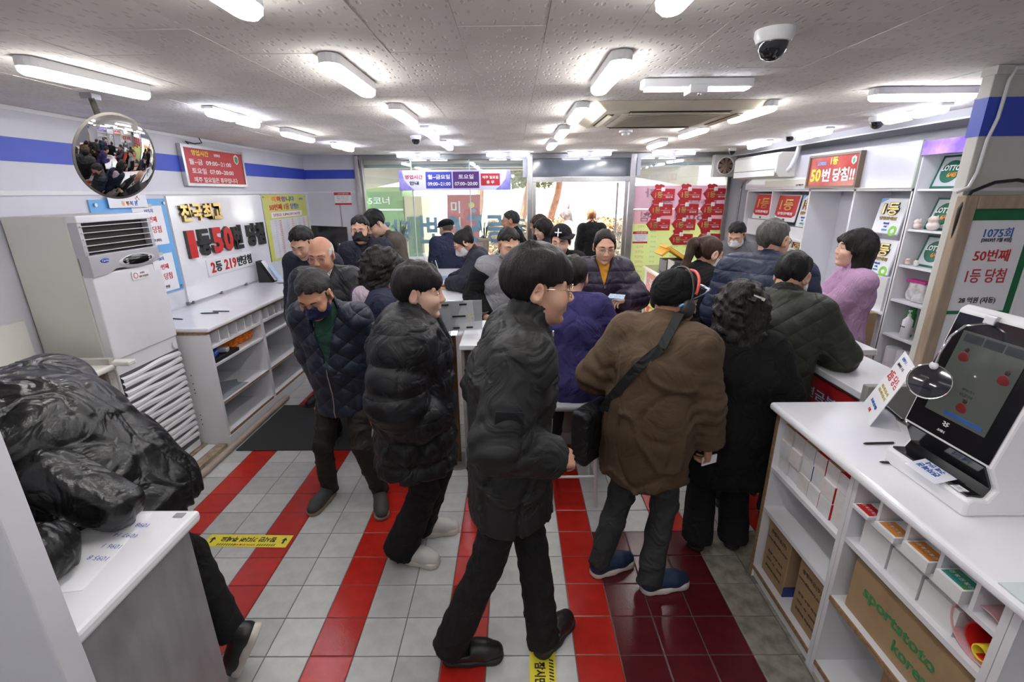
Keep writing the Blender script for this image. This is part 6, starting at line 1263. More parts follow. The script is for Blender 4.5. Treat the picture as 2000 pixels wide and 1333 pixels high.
_HEAD = {}
def head_data(kind):
    if kind in _HEAD: return _HEAD[kind]
    f = kind == 'f'
    v = Vol((-.105, -.13, -.15), (.105, .145, .14), 0.0055)
    v.ell((0, -.012, .032), (.075, .096, .088), 0)
    v.ell((0, .028, -.022), (.063 if not f else .060, .066, .085), .03)
    v.ell((0, .034, -.074), (.051 if not f else .043, .048, .040), .03)
    v.ell((0, .070, -.100), (.020 if not f else .016, .016, .013), .03)
    for s in (-1, 1):
        v.ell((s * .040, .062, -.030), (.024, .026, .024), .03)          # cheek
        v.cap((s * .012, .086, .024), (s * .046, .070, .026), .010, .009, .02)   # brow
        v.ell((s * .031, .094, .007), (.015, .013, .010), .014, cut=True)  # eye socket
        v.ell((s * .031, .0755, .006), (.016, .013, .011), .006)          # lid over the eyeball
        v.ell((s * .011, .100, -.034), (.0085, .010, .007), .008)         # nostril wing
    v.cap((0, .088, .016), (0, .106, -.024), .0075, .0105, .012)           # nose
    v.ell((0, .108, -.029), (.010, .009, .008), .008)
    v.cap((-.018, .086, -.059), (.018, .086, -.059), .0065, None, .010)    # lips
    v.cap((-.014, .086, -.069), (.014, .086, -.069), .0070, None, .010)
    v.cap((-.022, .098, -.0638), (.022, .098, -.0638), .0022, None, .004, cut=True)
    v.cap((-.02, .090, -.083), (.02, .090, -.083), .006, None, .012, cut=True)
    for s in (-1, 1):                                                      # ears
        M = Matrix.Rotation(s * math.radians(-22), 3, 'Z') @ Matrix.Rotation(math.radians(-12), 3, 'X')
        v.ell((s * .079, -.012, -.002), (.0100, .0225, .036), .005, M)
        v.ell((s * .089, -.009, .003), (.009, .013, .023), .004, M, cut=True)
        v.ell((s * .076, -.002, -.029), (.006, .010, .010), .006, M)
    v.cap((0, -.022, -.06), (0, -.034, -.149), .056 if not f else .046, .058 if not f else .048, .03)
    V, Q = v.surf(); V = relax_mesh(V, Q, 1)
    _HEAD[kind] = (V, Q)
    return V, Q

_HAIR = {}
def hair_mesh(style, m):
    k = (style, m.name)
    if k in _HAIR: return _HAIR[k]
    v = Vol((-.16, -.21, -.30), (.16, .16, .19), 0.0075)
    S = dict(short=(.078, .030, -.080, .012), crop=(.068, .040, -.070, .006), fringe=(.030, .026, -.070, .020), part=(.060, .02, -.07, .016))
    base = style if style in S else None
    if base:
        zf, zm, zb, th = S[base]
        v.ell((0, -.012, .034 + th * .3), (.075 + th, .098 + th, .089 + th), 0)
        def cut(d, X, Y, Z):
            # hairline: forehead zf, above the ears zm, nape zb
            hl = np.where(Y > 0.0, zm + (zf - zm) * np.clip(Y / .075, 0, 1) ** 0.8, zm + (zb - zm) * np.clip((-Y - .012) / .030, 0, 1))
            az = np.arctan2(X, Y)
            hl = hl + .006 * np.sin(az * 9 + 1) + .004 * np.sin(az * 23) + (0.010 * np.sin(X * 60 + .6) if style in ('fringe', 'part') else 0)
            d = d + th * .75 * np.exp(-np.clip(Z - hl, 0, 1) / .016) * (Y < .06)
            return np.maximum(d, (hl - Z) * .8)
        v.fn(cut)
        if style != 'crop':
            for s in (-1, 1): v.cap((s * .073, .022, .03), (s * .072, .020, -.004), .008, .004, .010)   # sideburn
        amp = .0035 if style != 'crop' else .0015
        v.fn(lambda d, X, Y, Z: d + amp * wnoise(X, Y, Z, 95, 3, 8, (1, 1, .35)) + .4 * amp * wnoise(X, Y, Z, 230, 5, 8, (1, 1, .3)))
    elif style in ('bob', 'curly', 'long'):
        th = .024 if style == 'curly' else .016
        zb = dict(bob=-.125, curly=-.15, long=-.22)[style]
        v.ell((0, -.012, .038), (.076 + th, .098 + th, .089 + th), 0)
        v.cap((0, -.045, 0), (0, -.045, zb), .083, .080, .03, (1, 0, 0), 1.22)
        v.ell((0, .115, -.055), (.062, .095, .112), .012, cut=True)
        v.cap((0, -.01, -.09), (0, 0.02, -.3), .062, .07, .01, cut=True)
        for s in (-1, 1): v.cap((s * .05, .075, .075), (s * .082, .04, -.02), .016, .012, .02)
        if style != 'curly': v.cap((-.05, .092, .052), (.05, .092, .052), .012, None, .02)
        if style == 'curly':
            v.fn(lambda d, X, Y, Z: d + .006 * wnoise(X, Y, Z, 80, 8, 10) + .005 * wnoise(X, Y, Z, 190, 9, 10))
        else:
            v.fn(lambda d, X, Y, Z: d + .003 * wnoise(X, Y, Z, 100, 3, 8, (1, 1, .15)) + .0015 * wnoise(X, Y, Z, 230, 5, 8, (1, 1, .15)))
    elif style in ('tied', 'bun', 'tail'):
        v.ell((0, -.014, .036), (.083, .106, .095), 0)
        def cut(d, X, Y, Z):
            hl = np.where(Y > 0, .0 + .092 * np.clip(Y / .07, 0, 1) - 8.0 * X * X, -.075 * np.clip(-Y / .06, 0, 1))
            return np.maximum(d, (hl - Z) * .8)
        v.fn(cut)
        for s in (-1, 1): v.cap((s * .072, .03, .05), (s * .076, .012, -.015), .012, .006, .012)
        if style == 'bun': v.ell((0, -.10, .085), (.042, .036, .036), .012)
        if style == 'tied': v.ell((0, -.105, -.02), (.045, .03, .05), .012)
        if style == 'tail':
            v.cap((0, -.095, .075), (0, -.155, .045), .024, .036, .012); v.cap((0, -.155, .045), (0, -.165, -.12), .036, .030, .02); v.cap((0, -.165, -.12), (0.02, -.15, -.27), .030, .008, .02)
        v.fn(lambda d, X, Y, Z: d + .004 * wnoise(X, Y, Z, 110, 3, 8, (1, .25, .4)))
    elif style == 'bald':
        v.ell((0, -.013, .030), (.0805, .1005, .089), 0)
        v.fn(lambda d, X, Y, Z: np.maximum(np.maximum(d, (Z - .055 - .25 * -Y)), np.maximum((-.055 - Z + .5 * np.clip(Y + .03, 0, 1)), Y - .035)))
        v.fn(lambda d, X, Y, Z: d + .0012 * wnoise(X, Y, Z, 160, 3))
    elif style == 'thin':   # thinning crown, short sides
        v.ell((0, -.013, .032), (.084, .106, .095), 0)
        v.fn(lambda d, X, Y, Z: np.maximum(d, (np.where(Y > 0, .01 + .075 * np.clip(Y / .07, 0, 1), .01 - .075 * np.clip(-Y / .06, 0, 1)) - Z) * .8))
        v.fn(lambda d, X, Y, Z: d + .004 * wnoise(X, Y, Z, 95, 3, 8, (1, 1, .35)))
    me = v.mesh('hair', m, 1)
    _HAIR[k] = me
    return me

_HAND = {}
def hand_data(pose):
    """right hand: wrist at origin, fingers along +Y, back of the hand +Z, thumb on -X"""
    if pose in _HAND: return _HAND[pose]
    v = Vol((-.085, -.05, -.11), (.065, .215, .045), 0.0042)
    v.cap((0, -.05, 0), (0, .01, 0), .026, .024, 0, (1, 0, 0), 1.18)
    v.rbox((0, .052, -.002), (.040, .046, .0145), .0135, None, .014)
    curl = dict(relaxed=(22, 28, 18), grip=(62, 80, 45), hold=(40, 55, 30), flat=(6, 8, 5), pinch=(48, 42, 22))[pose]
    for i, (x, ln, r) in enumerate(((-.029, .074, .0088), (-.0095, .083, .0092), (.0105, .077, .0088), (.0290, .060, .0078))):
        p = np.array((x, .094 - .006 * (i == 3) - .003 * (i == 0), -.002)); a = 0.0; sp = (i - 1.4) * 0.045
        for seg, (fr, cu) in enumerate(zip((.46, .31, .23), curl)):
            a += math.radians(cu + 3 * i)
            q = p + ln * fr * np.array((math.sin(sp), math.cos(a) * math.cos(sp), -math.sin(a)))
            v.cap(p, q, r * (1 - .07 * seg), r * (1 - .07 * (seg + 1)), .004); p = q
    th = dict(relaxed=(35, 15), grip=(10, -25), hold=(15, -10), flat=(48, 40), pinch=(8, -5))[pose]
    p = np.array((-.026, .020, -.008)); dz = dict(relaxed=-.35, grip=-.85, hold=-.75, flat=-.1, pinch=-.8)[pose]
    for j, (ln, an, r) in enumerate(((.046, 50, .0135), (.034, th[0], .0105), (.028, th[1], .0095))):
        t = math.radians(an); d = np.array((-math.sin(t), math.cos(t), dz * (0.7 if j else .5))); d /= np.linalg.norm(d)
        q = p + d * ln; v.cap(p, q, r, r * .92, .006); p = q
    V, Q = v.surf()
    _HAND[pose] = (V, Q)
    return V, Q

_SHOE = {}
def shoe_meshes(kind, up, sole):
    k = (kind, up.name, sole.name)
    if k in _SHOE: return _SHOE[k]
    # foot along +Y, heel at y=-.075, ground z=0
    v = Vol((-.075, -.11, -.012), (.075, .22, .14), 0.006)
    hi = dict(sneaker=.085, leather=.075, slipper=.05, boot=.12)[kind]
    v.cap((0, -.04, .048), (0, -.035, hi), .037, .034, 0)
    v.cap((0, -.04, .046), (.004, .10, .042), .039, .044, .03)
    v.cap((.004, .10, .042), (.004, .145, .034), .044, .038, .02)
    v.cap((0, -.02, hi - .01), (0, .06, .055), .032, .034, .03)
    if kind == 'slipper': v.rbox((0, -.05, .11), (.1, .085, .052), .01, None, .006, cut=True)
    else: v.cap((0, -.025, hi + .012), (0, -.025, .2), .027, .03, .006, cut=True)
    v.plane((0, 0, .022), (0, 0, -1))
    a = v.mesh('shoe', up, 1)
    w = Vol((-.075, -.11, -.012), (.075, .22, .06), 0.006)
    w.cap((0, -.042, .014), (.003, .03, .014), .044, .042, 0); w.cap((.003, .03, .014), (.006, .135, .014), .042, .049, .03)
    zt = dict(sneaker=.036, leather=.026, slipper=.03, boot=.035)[kind]
    w.plane((0, 0, zt), (0, 0, 1)); w.plane((0, 0, 0), (0, 0, -1))
    b = w.mesh('sole', sole, 0)
    _SHOE[k] = (a, b)
    return a, b
# ------------------------------------------------------------------ people: figure builder
A3 = lambda *p: np.array(p, float)
def nrm3(v): v = np.asarray(v, float); return v / max(1e-9, np.linalg.norm(v))
def two_bone(a, c, l1, l2, hint):
    a = np.asarray(a, float); c = np.asarray(c, float); d = c - a; L = np.linalg.norm(d); u = d / max(L, 1e-6); L = min(L, (l1 + l2) * .998)
    c = a + u * L; x = (l1**2 - l2**2 + L**2) / (2 * L); h = math.sqrt(max(l1**2 - x**2, 0)); hv = np.asarray(hint, float); hv = nrm3(hv - u * (hv @ u))
    return a + u * x + hv * h, c
_FACE = {}
def face_part(kind, m):
    k = (kind, m.name)
    if k in _FACE: return _FACE[k]
    q = MB()
    if kind == 'eye': q.ball((0, 0, 0), (.0115, .004, .0042), 12, 8)
    elif kind == 'iris': q.ball((0, .0028, 0), (.0048, .002, .0040), 10, 8)
    elif kind == 'lid': q.tube([(-.014, -.003, -.002), (-.006, .0015, -.0035), (.004, .002, -.0035), (.014, -.003, -.001)], [.0006, .0013, .0013, .0006], 6)
    elif kind == 'eyebrow': q.tube([(-.015, .004, -.002), (-.004, .003, .002), (.010, -.004, .001), (.018, -.012, -.003)], [.0026, .0034, .0028, .0012], 6)
    elif kind == 'lips':
        q.tube([(-.021, .0835, -.0635), (-.010, .0905, -.0600), (0, .0920, -.0608), (.010, .0905, -.0600), (.021, .0835, -.0635)], [.0008, .0036, .0040, .0036, .0008], 6); q.tube([(-.019, .0840, -.0645), (-.008, .0908, -.0682), (.008, .0908, -.0682), (.019, .0840, -.0645)], [.0008, .0044, .0044, .0008], 6)
    elif kind == 'glasses':
        for s in (-1, 1):
            q.tube([(s * .034 + .0245 * math.cos(t * math.pi / 10), .104 - .006 * abs(math.cos(t * math.pi / 10)), .002 + .0215 * math.sin(t * math.pi / 10)) for t in range(21)], .0015, 6); q.tube([(s * .0585, .098, .006), (s * .074, .075, .010), (s * .081, .0, .012), (s * .082, -.018, .0)], .0014, 6)
        q.tube([(-.0095, .106, .006), (0, .111, .009), (.0095, .106, .006)], .0013, 6)
    elif kind == 'headphones':
        q.tube([(s * .094 * 1, 0, 0) for s in ()] or [(.104 * math.cos(math.radians(a)), -.006, .012 + .139 * math.sin(math.radians(a))) for a in range(-4, 186, 10)], .0055, 8)
    _FACE[k] = q.mesh(kind, m, True)
    return _FACE[k]
_MASK = {}
def mask_mesh(m):
    if m.name in _MASK: return _MASK[m.name]
    v = Vol((-.09, .0, -.14), (.09, .15, .02), .005)
    v.ell((0, .036, -.048), (.0745, .072, .080), 0); v.ell((0, .062, -.085), (.046, .040, .040), .03); v.cap((0, .095, -.012), (0, .112, -.045), .010, .018, .03)
    v.plane((0, .02, -.05), (0, -1, .15)); v.plane((0, .1, .012), (0, -.10, 1), .006); v.plane((0, 0, -.112), (0, .3, -1), .01)
    me = v.mesh('face_mask', m, 1); _MASK[m.name] = me
    return me
def person(label, x, y, heading, H=1.70, sex='m', skin=None, lean=4, hunch=6, side=0, twist=0, pitch=8, yaw=0, roll=0, pz=.940,
           feet=((.10, .02, -12), (-.10, -.02, 12)), handR=None, handL=None, poseR='relaxed', poseL='relaxed', hintR=None, hintL=None, backR=None, backL=None, dirR=None, dirL=None,
           top=None, inner=None, bottom=None, shoes=('leather', None, None), hair=('short', None), face=True, eyes='open', lips=None, mask=None, glasses=None, cap=None, res=.014, cat='person', legs=True, hs=1.11, hsc=1.0, extra=None, z0=0.0, kneehint=(0, 1, 0)):
    S = H / 1.75; f = sex == 'f'; skin = skin or SKIN
    t = thing('person', label, cat, (x, y, z0), math.radians(heading), group=None)
    def D(a, b=0): a = math.radians(a); b = math.radians(b); return A3(math.sin(b), math.sin(a) * math.cos(b), math.cos(a) * math.cos(b))
    P0 = A3(0, 0, pz * S); u1, u2, u3 = D(lean * .6, side), D(lean, side), D(lean + hunch, side)
    wst = P0 + .14 * S * u1; ch = wst + .22 * S * u2; nb = ch + .195 * S * u3
    tw = math.radians(twist); r = A3(math.cos(tw), math.sin(tw), 0); r = nrm3(r - u3 * (r @ u3)); fwd = nrm3(np.cross(u2, r)); 
    if fwd[1] < 0: fwd = -fwd
    sw = (.178 if not f else .155) * S
    sh = {s: nb - .075 * S * u3 - fwd * .008 + r * s * sw for s in (1, -1)}
    u4 = D(lean + hunch + 10 + pitch * .35, side); hc = nb + .150 * S * u4
    k_ = hs * (S ** .45)
    MH = Matrix.Translation(Vector(hc)) @ Matrix.Rotation(math.radians(yaw), 4, 'Z') @ Matrix.Rotation(math.radians(-pitch), 4, 'X') @ Matrix.Rotation(math.radians(roll), 4, 'Y') @ Matrix.Scale(k_, 4)
    l1, l2 = .295 * S, .255 * S
    arms = {}
    for s, tgt, hint in ((1, handR, hintR), (-1, handL, hintL)):
        if tgt is None: tgt = sh[s] + A3(s * .07, .06, -.53 * S)
        e, w = two_bone(sh[s], A3(*tgt), l1, l2, hint if hint is not None else A3(s * .5, -1, -.35))
        arms[s] = (e, w)
    hipw = .088 * S; hip = {s: P0 + A3(s * hipw, 0, -.02) for s in (1, -1)}; lg = {}
    for s, ft in ((1, feet[0]), (-1, feet[1])):
        fz = ft[3] if len(ft) > 3 else 0.0; fp = ft[4] if len(ft) > 4 else 0.0; ya = math.radians(ft[2])
        back = A3(-math.sin(ya) * -1, 0, 0)
        ank = A3(ft[0], ft[1], .085 + fz)
        kn, an = two_bone(hip[s], ank, .44 * S, .42 * S, kneehint); lg[s] = (kn, an, ya, fz, fp)
    # ---- the body: head, neck, trunk, limbs and hands as one mesh
    VV, QQ, n = [], [], 0
    def add(V, Q):
        nonlocal n
        VV.append(V); QQ.append(Q + n); n += len(V)
    hv, hq = head_data('f' if f else 'm'); mh = np.array(MH); add(hv @ mh[:3, :3].T + mh[:3, 3], hq)
    b = Vol((-.55, -.6, 0), (.55, .8, 1.7 * S), .026)
    lo = np.min([P0, nb, hc] + [a for e in arms.values() for a in e] + [q for g in lg.values() for q in g[:2]], 0) - .22; hi = np.max([P0, nb, hc] + [a for e in arms.values() for a in e] + [q for g in lg.values() for q in g[:2]], 0) + .22
    b = Vol(lo, hi, .022)
    rn = .054 if not f else .045
    b.cap(P0, wst, .095, .09, 0, r, 1.3); b.cap(wst, ch, .09, .095, .03, r, 1.3); b.cap(ch, nb - .04 * u3, .09, .06, .03, r, 1.4); b.cap(nb - .06 * u3, nb + .10 * u4, rn + .006, rn, .02)
    b.cap(sh[1], sh[-1], .04, None, .03)
    for s in (1, -1):
        e, w = arms[s]; b.cap(sh[s], e, .042, .036, .02); b.cap(e, w, .036, .027, .01)
        if legs: kn, an = lg[s][:2]; b.cap(hip[s], kn, .07, .048, .03); b.cap(kn, an + (kn - an) * .18, .046, .032, .02)
    V, Q = b.surf(); add(V, Q)
    for s, pose, bk, dr in ((1, poseR, backR, dirR), (-1, poseL, backL, dirL)):
        e, w = arms[s]; dy = nrm3(dr) if dr is not None else nrm3(w - e); z = np.asarray(bk, float) if bk is not None else A3(s, .25, .1); z = nrm3(z - dy * (z @ dy)); xx = np.cross(dy, z)
        hv, hq = hand_data(pose); sc = (.98 if not f else .9) * S ** .5; hv = hv * sc
        if s < 0: hv = hv * A3(-1, 1, 1); hq = hq[:, ::-1]
        # frame: x = dy x z keeps the thumb on the inner side
        add(hv @ np.stack([xx, dy, z]) + w, hq)
    bo = link('body', qmesh('body', np.concatenate(VV), np.concatenate(QQ), skin), None, t, local=True)
    # ---- face details
    if face:
        for s in (-1, 1):
            e = MH @ Matrix.Translation((s * .031, .0905, .0045)) @ Matrix.Diagonal((s, 1, 1, 1))
            if eyes == 'open': link('eye', face_part('eye', EYE_W), None, bo, mtx=e, local=True); link('iris', face_part('iris', EYE_D), None, bo, mtx=MH @ Matrix.Translation((s * .031, .0905, .0045)), local=True)
            link('eyelid', face_part('lid', EYE_D), None, bo, mtx=MH @ Matrix.Translation((s * .031, .0918, .0045 + (.0045 if eyes == 'open' else .0))) @ Matrix.Diagonal((s, 1, 1, 1)), local=True)
            link('eyebrow', face_part('eyebrow', hair[1] if hair[0] != 'bald' else H_GREY), None, bo, mtx=MH @ Matrix.Translation((s * .028, .0920, .0285)) @ Matrix.Diagonal((s, 1, 1, 1)), local=True)
        if not mask: link('lips', face_part('lips', lips or LIP), None, bo, mtx=MH, local=True)
    if hair[0]: link('hair', hair_mesh(*hair), None, t, mtx=MH @ Matrix.Translation((0, -.008 * (hsc > 1), 0)) @ Matrix.Scale(hsc, 4), local=True)
    if mask:
        mo = link('face_mask', mask_mesh(mask), None, t, mtx=MH, local=True); q = MB()
        for s in (-1, 1): q.tube([(s * .066, .035, -.03), (s * .079, .0, .012), (s * .083, -.025, .015), (s * .081, -.028, -.012), (s * .072, .01, -.055), (s * .060, .035, -.08)], .0016, 5)
        q.build('ear_loop', mask, t, mtx=MH, local=True)
    if glasses:
        go = link('glasses', face_part('glasses', glasses), None, t, mtx=MH, local=True)
        for s in (-1, 1): MB().lathe([(0, .0012), (.0225, 0), (0, -.0012)], (s * .034, .1005, .002), 20, (0, 1, 0)).build('lens', LENS, go, local=True, smooth=True)
    if cap:
        kind, cm = cap; v = Vol((-.13, -.16, -.06), (.13, .24, .20), .007)
        if kind == 'beanie':
            v.ell((0, -.012, .040), (.092, .114, .102), 0); v.fn(lambda d, X, Y, Z: np.maximum(d, (np.where(Y > 0, .016 + .025 * np.clip(Y / .09, 0, 1), .016 + .55 * np.clip(Y, -.12, 0)) - Z))); v.fn(lambda d, X, Y, Z: d - .003 * np.clip(1 - np.abs(Z - .03 - .25 * Y) / .03, 0, 1))
        elif kind == 'flat':
            v.ell((0, -.010, .062), (.098, .122, .062), 0); v.plane((0, 0, .018), (0, 0, -1)); v.fn(lambda d, X, Y, Z: np.maximum(d, (np.where(Y > 0, .03, .03 + .5 * np.clip(Y, -.13, 0)) - Z))); v.ell((0, .10, .045), (.075, .055, .012), .012)
        else:
            v.ell((0, -.012, .048), (.093, .112, .098), 0); v.fn(lambda d, X, Y, Z: np.maximum(d, (.045 + .25 * np.clip(Y, -.12, .1) - Z))); v.ell((-.075, .055, .058), (.085, .085, .007), .006)
        co = link('cap', v.mesh('cap', cm, 1), None, t, mtx=MH, local=True)
        if kind == 'snap':
            for a_, b_, w_ in (((-.004, .090), (.004, .155), 0), ((-.028, .118), (.028, .126), 0)): q = MB().obox((0, .092, (a_[1] + b_[1]) / 2 - .02), (b_[0] - a_[0], .012, b_[1] - a_[1]), Matrix.Rotation(.45, 3, 'X')); q.build('emblem', WPRINT, t, mtx=MH, local=True)
    # ---- clothes
    tp = dict(m=BLK, t=.018, hem=.20, puff=None, fold=.006, collar='stand', V=None, belly=0, cuff=.012); tp.update(top or {}); th = tp['t']
    def trunk(v, th, puff=None, hem=0.0, k=.03):
        bl = tp['belly']; hr, wr, cr = (.122, .112, .122) if not f else (.122, .100, .112)
        v.cap(P0, wst, hr + th, wr + th + bl, 0, r, 1.30, puff); v.cap(wst, ch, wr + th + bl, cr + th, k, r, 1.30, puff); v.cap(ch, nb - .07 * u3, cr + th, .075 + th, k, r, 1.42, puff)
        if hem: v.cap(P0 - A3(0, 0, hem + .05), P0, hr + th + .012, hr + th, k, A3(1, 0, 0), 1.25, puff)
        if bl: v.ell(wst + fwd * .04, (.13 + bl, .11 + bl, .13), .05)
    pts = [P0, nb, sh[1], sh[-1]] + [a for e in arms.values() for a in e]; lo = np.min(pts, 0) - .24; hi = np.max(pts, 0) + .24; lo[2] = min(P0[2] - tp['hem'] - .08, lo[2] + .12)
    v = Vol(lo, hi, res); trunk(v, th, tp['puff'], tp['hem'])
    if tp['hem']: v.plane(P0 - A3(0, 0, tp['hem']), (0, 0, -1), .008)
    v.cap(sh[1], sh[-1], .062 + th, None, .03)
    for s in (1, -1): v.cap(nb - .035 * u3, sh[s], .040 + th * .5, .052 + th * .8, .035)
    if tp['fold']:
        a_ = tp['fold']; sd = int(abs(x * 100) + abs(y * 37))
        def crease(d, X, Y, Z):
            n1 = wnoise(X, Y, Z, 13, sd, 7, (1, 1, .55)); n2 = wnoise(X, Y, Z, 20, sd + 1, 7, (1, 1, .6)); n3 = wnoise(X, Y, Z, 30, sd + 2, 7, (1, 1, .5))
            return d + a_ * (n1 * .6 + 1.2 * np.exp(-(n2 / .16) ** 2) - 1.0 * np.exp(-(n3 / .2) ** 2))
        v.fn(crease)
    for s in (1, -1):
        e, w = arms[s]; pf = tp['puff'] and (tp['puff'][0] * .9, tp['puff'][1] * .8)
        sv = Vol(np.minimum(np.minimum(sh[s], e), w) - .14, np.maximum(np.maximum(sh[s], e), w) + .14, res)
        v.cap(sh[s], e, .060 + th, .050 + th, .03, puff=pf); v.limb(e, w - nrm3(w - e) * .005, .050 + th, .038 + th * .9, .022, puff=pf)
        # creases bunched at the elbow and along the sleeve
        if tp['fold']:
            q = v._sl(np.minimum(sh[s], np.minimum(e, w)), np.maximum(sh[s], np.maximum(e, w)), .12)
            if q:
                sl, X, Y, Z = q; dd = np.sqrt((X - e[0])**2 + (Y - e[1])**2 + (Z - e[2])**2); ax = nrm3(w - sh[s])
                v.d[sl] += (tp['fold'] * 1.0 * np.exp(-(dd / .12)**2) * np.sin(((X - e[0]) * ax[0] + (Y - e[1]) * ax[1] + (Z - e[2]) * ax[2]) * 95 + 1.5 * np.sin(X * 30 + Y * 25))).astype(np.float32)
    c = tp['collar']
    if c in ('stand', 'high'):
        hh = .055 if c == 'stand' else .095
        v.cap(nb - .035 * u3 - fwd * .004, nb + hh * u4, rn + .030, rn + .026, .018); v.cap(nb - .02 * u3, nb + (hh + .07) * u4, rn + .012, rn + .017, .004, cut=True); v.plane(nb + (hh + .012) * u4, u4, .006)
    elif c == 'hood':
        for s in (1, -1): v.cap(nb - fwd * .085 + r * s * .02 + u3 * .005, nb + r * s * .088 + fwd * .01 - u3 * .015, .045, .034, .02); v.cap(nb + r * s * .088 + fwd * .01 - u3 * .015, nb + r * s * .03 + fwd * .075 - u3 * .06, .034, .024, .02)
        v.cap(nb - .03 * u3, nb + .12 * u4, rn + .008, rn + .02, .006, cut=True)
    elif c == 'shirt':
        for s in (1, -1): v.cap(nb - fwd * .058 + u3 * .02, nb + r * s * .062 + u3 * .012, .020, .020, .012); v.cap(nb + r * s * .062 + u3 * .012, nb + r * s * .045 + fwd * .075 - u3 * .055, .020, .014, .014)
        v.cap(nb - .03 * u3, nb + .12 * u4, rn + .006, rn + .014, .004, cut=True)
    else: v.cap(nb - .01 * u3, nb + .12 * u4, rn + .004, rn + .012, .006, cut=True)
    if tp['V']:
        dep, hw = tp['V'][:2]; top_ = nb + .01 * u3
        def wedge(d, X, Y, Z):
            px, py, pz_ = X - top_[0], Y - top_[1], Z - top_[2]; s_ = px * u3[0] + py * u3[1] + pz_ * u3[2] + dep; xr = px * r[0] + py * r[1] + pz_ * r[2]; yf = px * fwd[0] + py * fwd[1] + pz_ * fwd[2]
            wd = np.maximum(np.abs(xr) - hw * np.clip(s_ / dep, 0, 1.6), np.maximum(-s_, .015 - yf)); return np.maximum(d, -wd)
        v.fn(wedge)
    if tp.get('gap'): pass
    jk = link(tp.get('name', 'jacket'), v.mesh('jacket', tp['m'], 1), None, t, local=True)
    if tp['V']:
        dep, hw = tp['V'][:2]; im = tp['V'][2]; iv = Vol(np.minimum(ch, nb) - .26, np.maximum(ch, nb) + .2, res); trunk(iv, max(th - .020, 0)); iv.cap(nb - .05 * u3, nb + (.035 if tp['V'][3:] == () else tp['V'][3]) * u4, rn + .022, rn + .010, .02); iv.cap(nb - .0 * u3, nb + .2 * u4, rn + .002, rn + .006, .004, cut=True); iv.plane(ch - .2 * u2, -u2)
        link('sweater', iv.mesh('sweater', im, 1), None, t, local=True)
    def front_pt(dz, dx=0, push=.004):
        p = nb + u3 * min(0, dz + 0) if dz > -.1 else ch + u2 * (dz + .195 * S)
        rr = .30; o = p + r * dx
        # march inward from the front to the cloth surface
        for k in range(60):
            q_ = o + fwd * (rr - k * .005); ii = np.round((q_ - v.lo) / v.res).astype(int)
            if (ii >= 0).all() and (ii < v.n).all() and v.d[tuple(ii)] < 0: return q_ + fwd * push
        return o + fwd * .12
    if tp.get('zip'):
        a0, a1 = tp['zip']; MB().tube([Vector(front_pt(a0 + (a1 - a0) * i / 9, tp.get('zx', 0))) for i in range(10)], .0035, 6).build('zipper', tp.get('zm', STEEL), t, local=True)
        MB().obox(Vector(front_pt(a0, tp.get('zx', 0), .009)), (.007, .005, .022)).build('zip_pull', STEEL, t, local=True)
    if tp.get('edges'):   # zipped edges of an open front
        dep, hw = tp['V'][:2]
        for s in (1, -1): MB().tube([Vector(front_pt(-dep + dep * i / 6 + .012, s * hw * i / 6 * 1.04, .003)) for i in range(1, 7)], .0030, 6).build('zipper', STEEL, t, local=True)
    if legs:
        bt = dict(m=BLK, w=1.0, flare=1.0, fold=.004, len=.0); bt.update(bottom or {}); W = bt['w']
        pts = [P0] + [q for g in lg.values() for q in g[:2]]; v2 = Vol(np.min(pts, 0) - .18, np.max(pts, 0) + .18, res)
        v2.cap(hip[1] + A3(0, -.01, .02), hip[-1] + A3(0, -.01, .02), .105 * W ** .5, None, 0); v2.cap(P0, wst, .118, .105, .03, r, 1.25)
        for s in (1, -1):
            kn, an = lg[s][:2]; v2.cap(hip[s], kn, .088 * W, .066 * W, .03); v2.limb(kn, an - nrm3(an - kn) * (-.035 + bt['len']), .066 * W, .056 * W * bt['flare'], .02)
        if bt['fold']: a2 = bt['fold']; v2.fn(lambda d, X, Y, Z: d + a2 * (.6 * wnoise(X, Y, Z, 18, 5, 7, (1, 1, .7)) - 1.2 * np.exp(-(wnoise(X, Y, Z, 26, 6, 7, (.8, .8, 1.2)) / .3) ** 2) + .4))
        link('trousers', v2.mesh('trousers', bt['m'], 1), None, t, local=True)
        if shoes:
            kd_, um, sm = shoes; a, bb = shoe_meshes(kd_, um or BLK, sm or BLK)
            for s in (1, -1):
                kn, an, ya, fz, fp = lg[s]; M = Matrix.Translation((an[0], an[1], fz)) @ Matrix.Rotation(ya, 4, 'Z') @ Matrix.Translation((0, .10 * math.cos(math.radians(fp)) - (.085 if fp > 30 else 0), 0)) @ Matrix.Rotation(math.radians(-fp), 4, 'X') @ Matrix.Translation((0, -.06, 0))
                so = link('shoe', a, None, t, mtx=M, local=True); link('sole', bb, None, so, local=True)
    info = dict(t=t, MH=MH, nb=nb, ch=ch, wst=wst, P0=P0, sh=sh, arms=arms, r=r, fwd=fwd, u3=u3, u2=u2, vol=v, front=front_pt, body=bo, jacket=jk)
    W_ = t.matrix_basis; hw_ = W_ @ Vector(hc); 
    PEOPLE.append((label, tuple(round(q, 2) for q in hw_)))
    return info
PEOPLE = []
